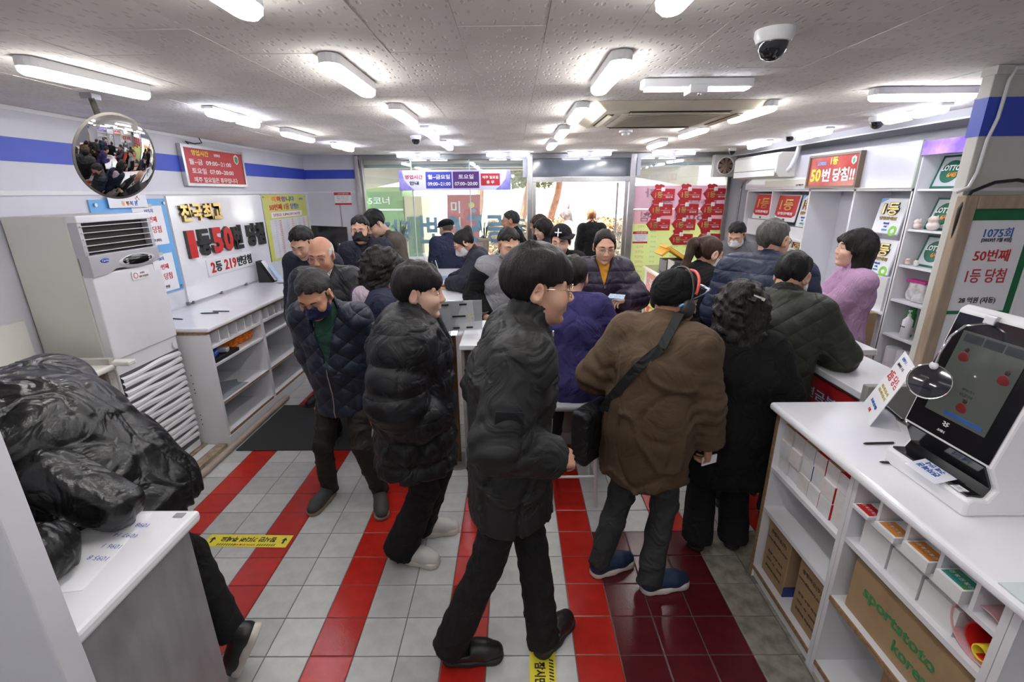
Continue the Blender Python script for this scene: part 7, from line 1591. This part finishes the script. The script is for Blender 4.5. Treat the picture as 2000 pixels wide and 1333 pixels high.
# ------------------------------------------------------------------ the people in the shop
def fab(n, c, **k): d = dict(rough=.75, var=.12, vscale=9, bump=.12, bscale=260, spec=.35, wr=.45); d.update(k); return mat('cloth_' + n, c, **d)
F_NAVYQ = fab('navy_quilt', (.013, .018, .034), rough=.45, quilt=.75, qscale=3.6, wr=.18); F_PUFF = fab('black_puffer', (.008, .008, .010), rough=.5, bump=.05, ribs=.5, rscale=2.3, ribaxis=2, wr=.35); F_CHAR = fab('charcoal_shell', (.014, .014, .014), rough=.6, bump=.06)
F_BLACK = fab('black', (.006, .006, .007), rough=.85, spec=.22); F_BROWN = fab('brown_canvas', (.078, .048, .026), rough=.8, wr=.24); F_OLIVEQ = fab('olive_quilt', (.026, .030, .020), rough=.6, quilt=.6, qscale=4.0, wr=.2); F_NAVYP = fab('navy_puffer', (.010, .016, .045), rough=.5, bump=.05, ribs=.7, rscale=3.7, ribaxis=2, wr=.3)
F_PLUM = fab('plum_puffer', (.022, .014, .033), rough=.5, bump=.05, ribs=.6, rscale=3.3, ribaxis=2, wr=.3); F_PINK = fab('lilac_knit', (.43, .26, .42), rough=.9, ribs=.25, rscale=28, bump=.3, bscale=120); F_VIOLET = fab('violet_knit', (.026, .021, .10), rough=.85); F_GREYV = fab('grey_vest', (.11, .115, .13), rough=.6)
F_GREYF = fab('grey_fleece', (.24, .24, .26), rough=.9); F_DKNAVY = fab('dark_navy', (.012, .014, .026)); F_OLIVEC = fab('taupe_coat', (.085, .070, .055)); F_LILAC = fab('lilac_hood', (.46, .38, .44)); F_GREENS = fab('dark_green_knit', (.012, .050, .036)); F_MUST = fab('mustard_knit', (.52, .24, .02))
F_CHECK = fab('patterned_shirt', (.60, .60, .60), var=.9, vscale=90, col2=(.05, .05, .06)); F_GREYT = fab('grey_trousers', (.22, .22, .24)); F_PALE = fab('pale_coat', (.60, .52, .42)); F_REDS = fab('red_neck', (.55, .03, .03)); F_WHITEC = fab('white_tee', (.6, .6, .6))
LEATH = mat('black_leather', (.009, .009, .010), rough=.30, var=.2, vscale=12, bump=.12, bscale=160, spec=.5, wr=.35)
M_NAVY = fab('navy_mask', (.010, .014, .055), rough=.5); M_BLACK = fab('black_mask', (.012, .012, .013)); M_WHITE = fab('white_mask', (.66, .66, .68), bump=.05)
SH_WHITE = mat('shoe_white', (.62, .61, .58), rough=.5, var=.08); SH_SOLE = mat('sole_white', (.60, .57, .52), rough=.6); SH_NAVY = mat('shoe_navy', (.012, .035, .085), rough=.6, var=.3, vscale=40); SH_BLACK = mat('shoe_black', (.012, .012, .012), rough=.4); SH_GREY = mat('shoe_grey', (.05, .05, .048), rough=.7, var=.2, vscale=20); SH_BROWN = mat('shoe_brown', (.035, .018, .014), rough=.4)
SOLE_B = mat('sole_black', (.015, .015, .015), rough=.6); SOLE_T = mat('sole_tan', (.22, .17, .12), rough=.7)
T_BLACK = fab('trouser_black', (.008, .008, .009), rough=.9); T_CHAR = fab('trouser_charcoal', (.030, .034, .036)); T_ARMY = fab('trouser_dark', (.020, .018, .014))
GLS = mat('gold_wire', (.75, .55, .35), rough=.2, metal=1.0); GLB = BLACKG
def loc(x, y, h, wx, wy, wz):
    a = math.radians(-h); dx, dy = wx - x, wy - y
    return (math.cos(a) * dx - math.sin(a) * dy, math.sin(a) * dx + math.cos(a) * dy, wz)
def sleeve_stripe(I, s, m, n=2):
    a, e = I['sh'][s], I['arms'][s][0]; o = nrm3(I['r'] * s - I['fwd'] * .3)
    for k in range(n): MB().tube([Vector(a + (e - a) * f + o * .087 + I['fwd'] * (k - .5) * .022) for f in (.15, .5, .95)], .004, 5).build('sleeve_stripe', m, I['t'], local=True)

# front left: man in quilted navy jacket
I = person('man in a quilted navy jacket and navy mask looking down by the left cabinets', -1.06, 2.70, 172, 1.57, lean=8, hunch=14, pitch=32, yaw=6, skin=SKIN_T,
  feet=((.19, .04, -2), (-.17, .04, 28)), handR=(.15, .0, .80), handL=(-.15, .0, .80), hintR=(.9, -.6, 0), hintL=(-.9, -.6, 0), dirR=(-.5, .5, -1), dirL=(.5, .5, -1),
  top=dict(m=F_NAVYQ, t=.030, hem=.19, collar='stand', V=(.30, .085, F_GREENS), edges=True, zip=(-.30, -.66), belly=.015, fold=.006), bottom=dict(m=T_ARMY, w=1.0, fold=.007), shoes=('leather', SH_GREY, SOLE_T), hair=('short', H_SALT), eyes='down', mask=M_NAVY, res=.010)
for s in (1, -1): MB().tube([Vector(I['P0'] + A3(s * .165, .07, -.17)), Vector(I['P0'] + A3(s * .165, .07, -.32))], [.022, .012], 8).build('orange_trim', mat('orange_trim', (.55, .16, .02), rough=.7), I['t'], local=True)
# young man in black puffer
I = person('young man in a black puffer jacket and white sneakers looking right', -.52, 2.20, -88, 1.60, lean=0, hunch=8, pitch=2, yaw=-4, skin=SKIN_P,
  feet=((*loc(-.52, 2.20, -88, -.63, 2.12, 0)[:2], -16), (*loc(-.52, 2.20, -88, -.56, 2.31, 0)[:2], 8)), handR=(.19, .11, .88), handL=(-.17, .09, .88), hintR=(.6, -1, 0), hintL=(-.6, -1, 0), dirR=(-.9, .1, -.5), dirL=(.9, .0, -.5),
  top=dict(m=F_PUFF, t=.082, hem=.27, puff=(.135, .022), collar='high', fold=.008, V=(.24, .05, F_CHAR, .0)), bottom=dict(m=T_BLACK, w=1.22, flare=1.28, fold=.006), shoes=('sneaker', SH_WHITE, SH_SOLE), hair=('fringe', H_BLACK), res=.010, lips=LIP)
# walking man, nearest
I = person('tall young man with round glasses and a charcoal jacket walking to the right', -.02, 1.63, -84, 1.745, lean=3, hunch=8, pitch=4, yaw=-4, skin=SKIN,
  feet=((*loc(-.02, 1.63, -84, -.285, 1.52, 0)[:2], 0), (*loc(-.02, 1.63, -84, .12, 1.555, 0)[:2], 46)), handR=(.195, .15, 1.05), handL=(-.17, .08, .98), dirL=(.8, .1, -.6), hintR=(.5, -1, -.2), hintL=(-.5, -1, -.2), poseR='relaxed', dirR=(-.62, .8, -.45), backR=(.5, .5, .6),
  top=dict(m=F_CHAR, t=.044, hem=.21, collar='high', fold=.010, zip=(-.03, -.62), zm=BLACKP), bottom=dict(m=T_BLACK, w=1.08, flare=1.15, fold=.005), shoes=('slipper', SH_BLACK, SOLE_B), hair=('fringe', H_BLACK), glasses=GLS, res=.009)
e = I['arms'][1][0]; s_ = I['sh'][1]; m_ = e + (s_ - e) * .35 + I['r'] * .088
MB().obox(Vector(m_), (.006, .09, .12), Matrix.Rotation(-.1, 3, 'X')).build('sleeve_patch', fab('patch_black', (.008, .009, .012)), I['t'], local=True)
# man in brown jacket with headphones
I = person('man in a brown jacket, black beanie and headphones with a shoulder bag', .64, 2.03, -44, 1.585, lean=9, hunch=9, pitch=14, yaw=-24, skin=SKIN_T,
  feet=((*loc(.64, 2.03, -44, .68, 1.89, 0)[:2], -32), (*loc(.64, 2.03, -44, .44, 2.0, 0)[:2], -22)), handR=loc(.64, 2.03, -44, .94, 1.98, .73), handL=(-.24, .18, .98), poseR='pinch', hintR=(.8, -.7, 0),
  top=dict(m=F_BROWN, t=.046, hem=.25, collar='stand', fold=.011, belly=.01), bottom=dict(m=T_CHAR, w=1.02, fold=.007), shoes=('sneaker', SH_NAVY, SH_SOLE), hair=('crop', H_GREY), cap=('beanie', F_BLACK), res=.009)
hp = link('headphone_band', face_part('headphones', BLACKP), None, I['t'], mtx=I['MH'], local=True)
for s in (-1, 1):
    MB().ball((s * .100, -.010, -.018), (.022, .036, .042), 18, 12).build('ear_cup', mat('earcup', (.02, .02, .022), rough=.5), hp, local=True, smooth=True)
MB().tube([(.098 * math.cos(math.radians(a)), .004 + .045 * math.sin(math.radians(a)), .014 + .132 * math.sin(math.radians(a))) for a in range(15, 166, 10)], .0065, 8).build('red_band', mat('coral_red', (.75, .09, .07), rough=.5), hp, local=True, smooth=True)
MB().tube([(.100, -.05, -.01), (.106, .0, .030), (.098, .060, .060), (.07, .108, .080), (0, .128, .086), (-.07, .108, .080), (-.098, .06, .06)], [.003, .003, .004, .008, .010, .008, .004], 8).build('sunglasses', mat('steel_blue_shade', (.10, .14, .20), rough=.2, metal=.4), hp, local=True, smooth=True)
MB().tube([(.099, -.056, -.014), (.101, -.040, .0)], .0045, 6).build('temple_tip', LBLUE, hp, local=True)
MB().tube([Vector(I['nb'] + A3(0, 0, 0) + I['fwd'] * .03 + I['r'] * a) for a in (-.04, 0, .04)], .006, 6).build('scarf', mat('rust_scarf', (.35, .09, .03), rough=.8), I['t'], local=True)
# strap across the back and the bag at his left hip
bg = thing('shoulder_bag', 'black shoulder bag with a wide strap on the man in brown', 'bag', tuple(I['t'].matrix_basis @ Vector((-.25, -.08, .70))), math.radians(-44))
Wm = I['t'].matrix_basis; Aa = I['nb'] - .035 * I['u3'] + I['r'] * .10; Bb = I['P0'] - I['r'] * .20 + A3(0, 0, .04); sp = []
for i in range(13):
    o = Aa + (Bb - Aa) * i / 12; v = I['vol']; hit = None
    for k in range(80):
        q_ = o - I['fwd'] * (.36 - k * .005); ii = np.round((q_ - v.lo) / v.res).astype(int)
        if (ii >= 0).all() and (ii < v.n).all() and v.d[tuple(ii)] < .002: hit = q_; break
    if hit is not None: sp.append(hit - I['fwd'] * .004)
sp = [sp[0]] + [(sp[i-1] + sp[i] * 2 + sp[i+1]) / 4 for i in range(1, len(sp) - 1)] + [sp[-1]]; sp = [sp[0]] + [(sp[i-1] + sp[i] * 2 + sp[i+1]) / 4 - I['fwd'] * .004 for i in range(1, len(sp) - 1)] + [sp[-1]]
q = MB(); P_ = [Wm @ Vector(p) for p in sp]; P_ = [Wm @ Vector(I['sh'][1] * .5 + I['nb'] * .5 + I['u3'] * .09 + I['fwd'] * .11), Wm @ Vector(I['sh'][1] * .5 + I['nb'] * .5 + I['u3'] * .125 + I['fwd'] * .03), Wm @ Vector(I['sh'][1] * .5 + I['nb'] * .5 + I['u3'] * .115 - I['fwd'] * .06)] + P_[1:]
for i in range(len(P_) - 1):
    d = (P_[i+1] - P_[i]).normalized(); o_ = (Wm.to_3x3() @ Vector(-I['fwd'])).normalized(); w_ = d.cross(o_).normalized() * .022; th_ = o_ * .004
    q.hexa([P_[i] - w_, P_[i] + w_, P_[i] + w_ + th_, P_[i] - w_ + th_, P_[i+1] - w_, P_[i+1] + w_, P_[i+1] + w_ + th_, P_[i+1] - w_ + th_])
q.build('strap', fab('strap_black', (.010, .010, .011)), bg)
V = Vol((-.42, -.26, .54), (-.12, .14, .98), .009); V.rbox((-.27, -.06, .76), (.055, .13, .15), .03); V.fn(lambda d, X, Y, Z: d + .003 * wnoise(X, Y, Z, 40, 3)); o = link('pouch', V.mesh('pouch', fab('bag_black', (.010, .011, .012), rough=.5), 1), None, bg, mtx=Wm.copy()); MB().box(-.33, -.322, -.15, .03, .83, .845).build('pocket_zip', BLACKP, bg, mtx=Wm.copy())
tk = thing('paper_slip', 'folded paper slip in the hand of the man in brown', 'paper', (.99, 2.0, .64)); MB().obox(Wm @ Vector(I['arms'][1][1] + nrm3(I['arms'][1][1] - I['arms'][1][0]) * .10), (.09, .006, .045), Matrix.Rotation(.4, 3, 'Z')).build('slip', PAPER, tk)
# woman in black with curly hair
I = person('woman in a black coat with curly hair and a pearl hair clip, seen from behind', 1.13, 2.20, -14, 1.445, 'f', lean=5, hunch=8, pitch=16, yaw=-10, face=False, feet=((.11, .03, -22), (-.09, -.03, -10)),
  handR=(.16, .24, .98), handL=(-.16, .24, .98), top=dict(m=F_BLACK, t=.052, hem=.30, collar='stand', fold=.008), bottom=dict(m=T_BLACK, w=1.2, flare=1.2), shoes=('leather', SH_BROWN, SOLE_B), hair=('curly', H_SOFT), hsc=1.2, res=.011)
MB().obox((.045, -.128, .075), (.055, .008, .014), Matrix.Rotation(.35, 3, 'Z') @ Matrix.Rotation(.25, 3, 'Y')).build('hair_clip', mat('pearl_clip', (.62, .60, .56), rough=.3, var=.3, vscale=150), I['t'], mtx=I['MH'] @ Matrix.Translation((.02, .0, .01)), local=True)
# man in dark green quilted jacket
I = person('man in a dark green quilted jacket leaning at the teller counter', 1.47, 2.52, -42, 1.615, lean=10, hunch=10, pitch=22, yaw=-12, feet=((.12, .02, -10), (-.12, -.06, 5)), handR=(.16, .32, 1.02), handL=(-.14, .30, 1.05), hintR=(1, -.5, -.4),
  top=dict(m=F_OLIVEQ, t=.045, hem=.18, collar='stand', fold=.007), bottom=dict(m=T_BLACK), shoes=('leather', SH_BLACK, SOLE_B), hair=('short', H_BLACK), mask=M_WHITE, res=.010)
v = Vol(I['nb'] - .16, I['nb'] + .16, .009); v.cap(I['nb'] - .03 * I['u3'], I['nb'] + .035 * I['u3'], .088, .082, 0); v.cap(I['nb'] - .05 * I['u3'], I['nb'] + .2 * I['u3'], .066, .072, .004, cut=True)
link('collar', v.mesh('collar', fab('corduroy_black', (.016, .013, .010)), 1), None, I['t'], local=True)
# grey-haired man in navy puffer
person('grey-haired man with glasses in a navy puffer jacket at the teller counter', 1.61, 3.00, -38, 1.765, lean=8, hunch=6, pitch=6, yaw=-18, feet=((.12, 0, -6), (-.12, 0, 6)), handR=(.22, .22, 1.05), handL=(-.2, .28, 1.05), top=dict(m=F_NAVYP, t=.060, hem=.12, puff=(.085, .011), collar='stand', fold=.005), bottom=dict(m=T_BLACK), hair=('thin', H_GREY), glasses=GLB, res=.012)
# ponytail woman
I = person('woman with a brown ponytail, white mask and black coat', 1.36, 3.50, -62, 1.61, 'f', lean=5, hunch=8, pitch=14, yaw=-8, handR=(.15, .28, 1.05), handL=(-.15, .28, 1.05), top=dict(m=F_BLACK, t=.048, hem=.30, collar='stand', fold=.007), bottom=dict(m=T_BLACK), hair=('tail', H_BROWN), mask=M_WHITE, res=.012)
MB().ball((.0, -.098, .078), (.014, .010, .014)).build('hair_tie', REDL, I['t'], mtx=I['MH'], local=True)
# staff with grey vest
person('man in a grey vest and white mask behind the ticket booth', 2.60, 5.35, 128, 1.62, lean=8, hunch=10, pitch=30, yaw=12, handR=(.10, .26, 1.10), handL=(-.10, .26, 1.10), poseR='pinch', poseL='pinch', top=dict(m=F_GREYV, t=.034, hem=.1, puff=(.07, .006), collar='stand'), bottom=dict(m=T_BLACK), hair=('short', H_BLACK), mask=M_WHITE, eyes='down', res=.014)
# woman in lilac sweater
I = person('woman in a lilac knitted sweater with folded arms behind the teller counter', 2.47, 3.38, 72, 1.64, 'f', lean=-3, hunch=6, pitch=-6, yaw=4, skin=SKIN_P, handR=(-.08, .22, 1.17), handL=(.10, .25, 1.14), hintR=(1, -.1, -.6), hintL=(-1, -.1, -.6), poseR='hold', poseL='hold', top=dict(m=F_PINK, t=.026, hem=.16, collar='high', fold=.006, name='sweater'), bottom=dict(m=F_GREYT, w=1.1), shoes=('sneaker', SH_WHITE, SH_SOLE), hair=('bob', H_SOFT), lips=LIP_R, res=.010)
# woman in plum puffer counting money
I = person('woman in a plum hooded puffer and mustard turtleneck counting banknotes', .735, 3.90, 180, 1.635, 'f', lean=3, hunch=4, pitch=13, skin=SKIN, handR=(.18, .34, 1.07), handL=(-.12, .29, 1.13), hintR=(1, -.5, -.5), hintL=(-1, -.5, -.5), poseR='pinch', poseL='pinch', backR=(.3, -.2, 1), backL=(-.4, -.1, 1),
  top=dict(m=F_PLUM, t=.050, hem=.34, puff=(.095, .010), collar='hood', V=(.17, .050, F_MUST, .075), fold=.006, zip=(-.17, -.62), zm=fab('plum_zip', (.02, .014, .03))), bottom=dict(m=T_BLACK), hair=('tied', H_SOFT), glasses=GLS, eyes='down', lips=LIP_R, res=.011)
MN = mat('banknote_blue', (.42, .52, .66), rough=.6, var=.4, vscale=60)
for s, n, a in ((1, 'right', .3), (-1, 'left', -.7)):
    w_ = I['arms'][s][1]; d_ = nrm3(w_ - I['arms'][s][0]); c_ = I['t'].matrix_basis @ Vector(w_ + d_ * .10 + A3(0, 0, .02)); t = thing('banknotes', 'folded blue banknotes in the %s hand of the woman in plum' % n, 'banknotes', tuple(c_))
    for k in range(3): MB().obox(c_ + Vector((.006 * k, -.004 * k, .010 + .006 * k)), (.12, .055, .0015), Matrix.Rotation(a + .12 * k, 3, 'Z') @ Matrix.Rotation(.45 if s < 0 else .15, 3, 'X')).build('note', MN, t)
t = thing('reading_glasses', 'dark folded glasses hanging from the left hand of the woman in plum', 'glasses', tuple(c_)); MB().tube([c_ + Vector((-.05, -.01, .0)), c_ + Vector((-.06, -.015, -.05)), c_ + Vector((-.065, -.015, -.08))], .003, 6).build('temple', BLACKG, t)
# woman with black cap
person('woman in a black cap with white emblem and black jacket behind the desk', .44, 4.40, 176, 1.63, 'f', lean=2, hunch=4, pitch=12, yaw=-14, skin=SKIN_P, top=dict(m=F_BLACK, t=.040, hem=.25, collar='stand'), bottom=dict(m=T_BLACK), hair=('tied', H_SOFT), cap=('snap', F_BLACK), eyes='down', lips=LIP_R, res=.013)
# sitter on the stool
person('person in a violet sweater sitting on the bar stool, seen from behind', .36, 2.76, -6, 1.64, 'f', lean=12, hunch=8, pitch=16, pz=.86, face=False, feet=((.10, .28, 0, .215), (-.10, .28, 0, .215)), handR=(.20, .30, 1.07), handL=(-.2, .30, 1.07), top=dict(m=F_VIOLET, t=.040, hem=.13, collar=None, fold=.007, name='sweater'), bottom=dict(m=T_BLACK), shoes=('sneaker', SH_BLACK, SOLE_B), hair=('short', H_SOFT), res=.011)
# man in grey fleece vest
I = person('man in a grey vest with black sleeves and patterned scarf looking down at the island', -.10, 4.15, 205, 1.65, lean=6, hunch=8, pitch=20, yaw=-6, skin=SKIN, handR=(.22, .12, .92), handL=(-.24, .14, .92), top=dict(m=F_GREYF, t=.036, hem=.12, collar='stand', V=(.10, .05, F_CHAR)), bottom=dict(m=T_BLACK), hair=('short', H_BLACK), eyes='down', res=.012)
for s in (1, -1):
    v = Vol(np.minimum(np.minimum(I['sh'][s], I['arms'][s][0]), I['arms'][s][1]) - .13, np.maximum(np.maximum(I['sh'][s], I['arms'][s][0]), I['arms'][s][1]) + .13, .012); e, w = I['arms'][s]; v.cap(I['sh'][s] * .8 + e * .2, e, .108, .094, 0); v.limb(e, w, .094, .080, .02); v.fn(lambda d, X, Y, Z: d + .005 * wnoise(X, Y, Z, 32, 4)); link('sleeve', v.mesh('sleeve', F_BLACK, 1), None, I['t'], local=True)
MB().tube([Vector(I['nb'] + I['r'] * .075 * math.cos(a) + I['fwd'] * .075 * math.sin(a) + I['u3'] * .035) for a in np.linspace(0, 6.28, 14)], .022, 8).build('scarf', fab('scarf_pattern', (.10, .12, .12), var=.9, vscale=40, col2=(.5, .6, .62)), I['t'], local=True, smooth=True)
MB().tube([Vector(I['front'](-.10, -.10)), Vector(I['front'](-.14, -.06))], .004, 5).build('red_piping', REDL, I['t'], local=True)
# woman with bun writing at the island
person('woman with a hair bun, red glasses and white mask bending over the island', -.26, 4.86, 92, 1.62, 'f', lean=14, hunch=10, pitch=34, yaw=6, handR=loc(-.26, 4.86, 92, -.66, 4.93, 1.06), handL=loc(-.26, 4.86, 92, -.66, 4.74, 1.06), poseR='pinch', poseL='relaxed', hintR=(1, -.3, -.4), hintL=(-1, -.3, -.4), backR=(0, 0, 1), backL=(0, 0, 1), top=dict(m=F_DKNAVY, t=.040, hem=.2, puff=(.07, .006), collar='stand'), bottom=dict(m=T_BLACK), hair=('bun', H_BLACK), glasses=mat('red_frame', (.45, .03, .04), rough=.3), mask=M_WHITE, eyes='down', res=.013)
# man in navy with cap at the window
person('man in a navy jacket and dark flat cap with his back turned at the window', -.86, 6.40, 22, 1.60, lean=8, hunch=6, pitch=12, yaw=18, top=dict(m=fab('navy_blouson', (.016, .022, .055)), t=.036, hem=.15, collar='stand', fold=.006), bottom=dict(m=T_BLACK), hair=('crop', H_GREY), cap=('flat', F_BLACK), res=.015)
# man in black mask
person('man with a black face mask and dark navy coat turned to the camera', -1.52, 5.00, 188, 1.71, lean=4, hunch=4, side=5, pitch=6, yaw=-4, skin=SKIN, top=dict(m=F_DKNAVY, t=.044, hem=.3, collar='stand', fold=.005, V=(.13, .045, F_DKNAVY, .0)), bottom=dict(m=T_BLACK), hair=('short', H_BLACK), mask=M_BLACK, res=.013)
# man with earbuds
I = person('young man in a taupe coat with white earbuds looking down', -1.43, 5.52, 140, 1.775, lean=6, hunch=10, pitch=36, skin=SKIN_P, top=dict(m=F_OLIVEC, t=.044, hem=.3, collar='shirt', V=(.22, .075, F_BLACK, .01)), bottom=dict(m=T_BLACK), hair=('fringe', H_BLACK), eyes='down', res=.014)
for s in (-1, 1): MB().tube([(s * .086, .004, -.006), (s * .088, .010, -.028)], .004, 6).build('earbud', WPLAS, I['t'], mtx=I['MH'], local=True)
# bald man
I = person('bald elderly man with a patterned shirt and black jacket looking at his wallet', -1.41, 3.52, 182, 1.63, lean=3, hunch=2, pitch=13, yaw=-2, skin=SKIN_T, handR=(.02, .24, 1.06), handL=(-.14, .26, 1.00), hintR=(1, -.5, -.4), hintL=(-1, -.5, -.4), poseR='pinch', poseL='hold', backR=(.3, -.3, 1), backL=(-.4, -.4, .8), top=dict(m=fab('black_ribbed', (.012, .013, .017), rough=.5), t=.050, hem=.16, puff=(.05, .005), collar='shirt', V=(.26, .060, F_CHECK, .02)), bottom=dict(m=T_BLACK), hair=('bald', H_WHITE), glasses=mat('pink_wire', (.5, .25, .25), rough=.3), eyes='down', res=.011)
MB().tube([Vector(I['front'](-.02 - .04 * i, .012, .006)) for i in range(5)], .012, 6).build('undershirt', F_BLACK, I['t'], local=True)
c_ = I['t'].matrix_basis @ Vector(I['arms'][-1][1] + A3(.05, .10, .02)); t = thing('wallet', 'black wallet in the hands of the bald man', 'wallet', tuple(c_)); MB().obox(c_, (.06, .012, .10), Matrix.Rotation(.6, 3, 'Y') @ Matrix.Rotation(-.5, 3, 'X')).build('cover', BLACKP, t, bevel=.003); MB().obox(c_ + Vector((-.01, .004, .045)), (.045, .004, .05), Matrix.Rotation(.6, 3, 'Y')).build('note', MN, t)
# man behind the bald man
person('dark-haired man in black standing behind the bald man', -1.80, 4.25, 172, 1.68, lean=5, hunch=10, pitch=30, top=dict(m=F_DKNAVY, t=.04, hem=.2), bottom=dict(m=T_BLACK), hair=('short', H_BLACK), eyes='down', res=.015)
# woman in lilac hood
I = person('curly-haired woman in a navy jacket with lilac hood, back to the camera', -.96, 3.04, -48, 1.56, 'f', lean=5, hunch=8, pitch=12, yaw=-10, face=False, top=dict(m=fab('navy_track', (.014, .018, .045)), t=.036, hem=.16, collar=None, V=(.10, .05, F_REDS, .03)), bottom=dict(m=T_BLACK), hair=('curly', H_SOFT), hsc=1.1, res=.012)
v = Vol(I['nb'] - .22, I['nb'] + .2, .010)
for s in (1, -1): v.cap(I['nb'] - I['fwd'] * .10 - I['u3'] * .02, I['nb'] + I['r'] * s * .105 + I['fwd'] * .01 - I['u3'] * .03, .050, .036, .03); v.cap(I['nb'] + I['r'] * s * .105 + I['fwd'] * .01 - I['u3'] * .03, I['nb'] + I['r'] * s * .05 + I['fwd'] * .10 - I['u3'] * .10, .036, .026, .03)
v.cap(I['nb'] - I['fwd'] * .10 - I['u3'] * .03, I['nb'] - I['fwd'] * .12 - I['u3'] * .14, .06, .04, .03, I['r'], 1.5); v.cap(I['nb'] - .06 * I['u3'], I['nb'] + .2 * I['u3'], .055, .07, .01, cut=True)
link('hood', v.mesh('hood', F_LILAC, 1), None, I['t'], local=True); sleeve_stripe(I, -1, WPRINT); sleeve_stripe(I, 1, WPRINT)
# man and women by the door, people outside
person('man in a black jacket seen in profile beside the door post', .06, 6.40, 88, 1.70, lean=3, hunch=6, pitch=8, skin=SKIN_T, top=dict(m=F_BLACK, t=.036, hem=.15), bottom=dict(m=T_BLACK), hair=('thin', H_SALT), res=.016)
person('woman with a black bob in a dark jacket just inside the door', .48, 6.15, 112, 1.60, 'f', pitch=8, skin=SKIN_P, top=dict(m=F_DKNAVY, t=.036, hem=.2), bottom=dict(m=T_BLACK), hair=('bob', H_SOFT), res=.017, lips=LIP_R)
person('woman in dark clothes half hidden behind the woman with a bob', .46, 6.75, 100, 1.62, 'f', pitch=4, top=dict(m=F_BLACK, t=.036, hem=.2), bottom=dict(m=T_BLACK), hair=('bob', H_BROWN), res=.018)
person('copper-haired man in a black jacket standing outside the door', 1.45, 8.75, 6, 1.63, pitch=16, face=False, top=dict(m=F_BLACK, t=.044, hem=.15), bottom=dict(m=T_BLACK), hair=('short', H_ORANGE), res=.018, z0=-.02)
person('woman in a pale coat walking outside in front of the hedge', 1.20, 10.1, 84, 1.60, 'f', pitch=14, top=dict(m=F_PALE, t=.04, hem=.3, V=(.15, .05, F_WHITEC)), bottom=dict(m=F_PALE), hair=('long', hairmat('ash', (.16, .13, .12), .5)), handR=(.1, .25, 1.2), handL=(-.1, .25, 1.2), res=.02, z0=-.02)
# leather-jacketed man leaning over the foreground desk
I = person('man in a black leather jacket bent over the foreground desk', -1.34, 1.38, 98, 1.70, kneehint=(1, .3, 0), lean=38, hunch=14, pitch=14, pz=.955, feet=((.10, .06, 0), (*loc(-1.34, 1.38, 98, -1.16, 1.46, 0)[:2], 4, .11, 62)), handL=loc(-1.34, 1.38, 98, -1.72, .97, 1.07), handR=loc(-1.34, 1.38, 98, -1.85, 1.12, 1.08), hintL=(-.7, -1.0, -.2), hintR=(1, -.4, 0), poseL='pinch',
  top=dict(m=LEATH, t=.062, hem=.03, collar='shirt', fold=.007), bottom=dict(m=T_BLACK, w=.95, len=.06), shoes=('sneaker', SH_BLACK, SH_SOLE), hair=('short', H_BLACK), res=.009)
# draped front of the open leather jacket over the desk
v = Vol((-1.72, .80, .99), (-1.02, 1.36, 1.42), .009)
v.cap((-1.22, .97, 1.07), (-1.52, .93, 1.09), .080, .09, 0); v.cap((-1.17, 1.15, 1.08), (-1.36, 1.16, 1.18), .06, .085, .05)
v.fn(lambda d, X, Y, Z: d + .008 * wnoise(X, Y, Z, 14, 21, 7, (1, 1, .8)) + .010 * np.exp(-(wnoise(X, Y, Z, 18, 23, 8) / .15) ** 2) - .008 * np.exp(-(wnoise(X, Y, Z, 24, 29, 8) / .2) ** 2)); v.plane((0, 0, 1.004), (0, 0, -1), .004)
link('jacket_front', v.mesh('jacket_front', LEATH, 1), None, I['t'])
bpy.data.scenes.remove(_TSC)
bpy.context.view_layer.update()
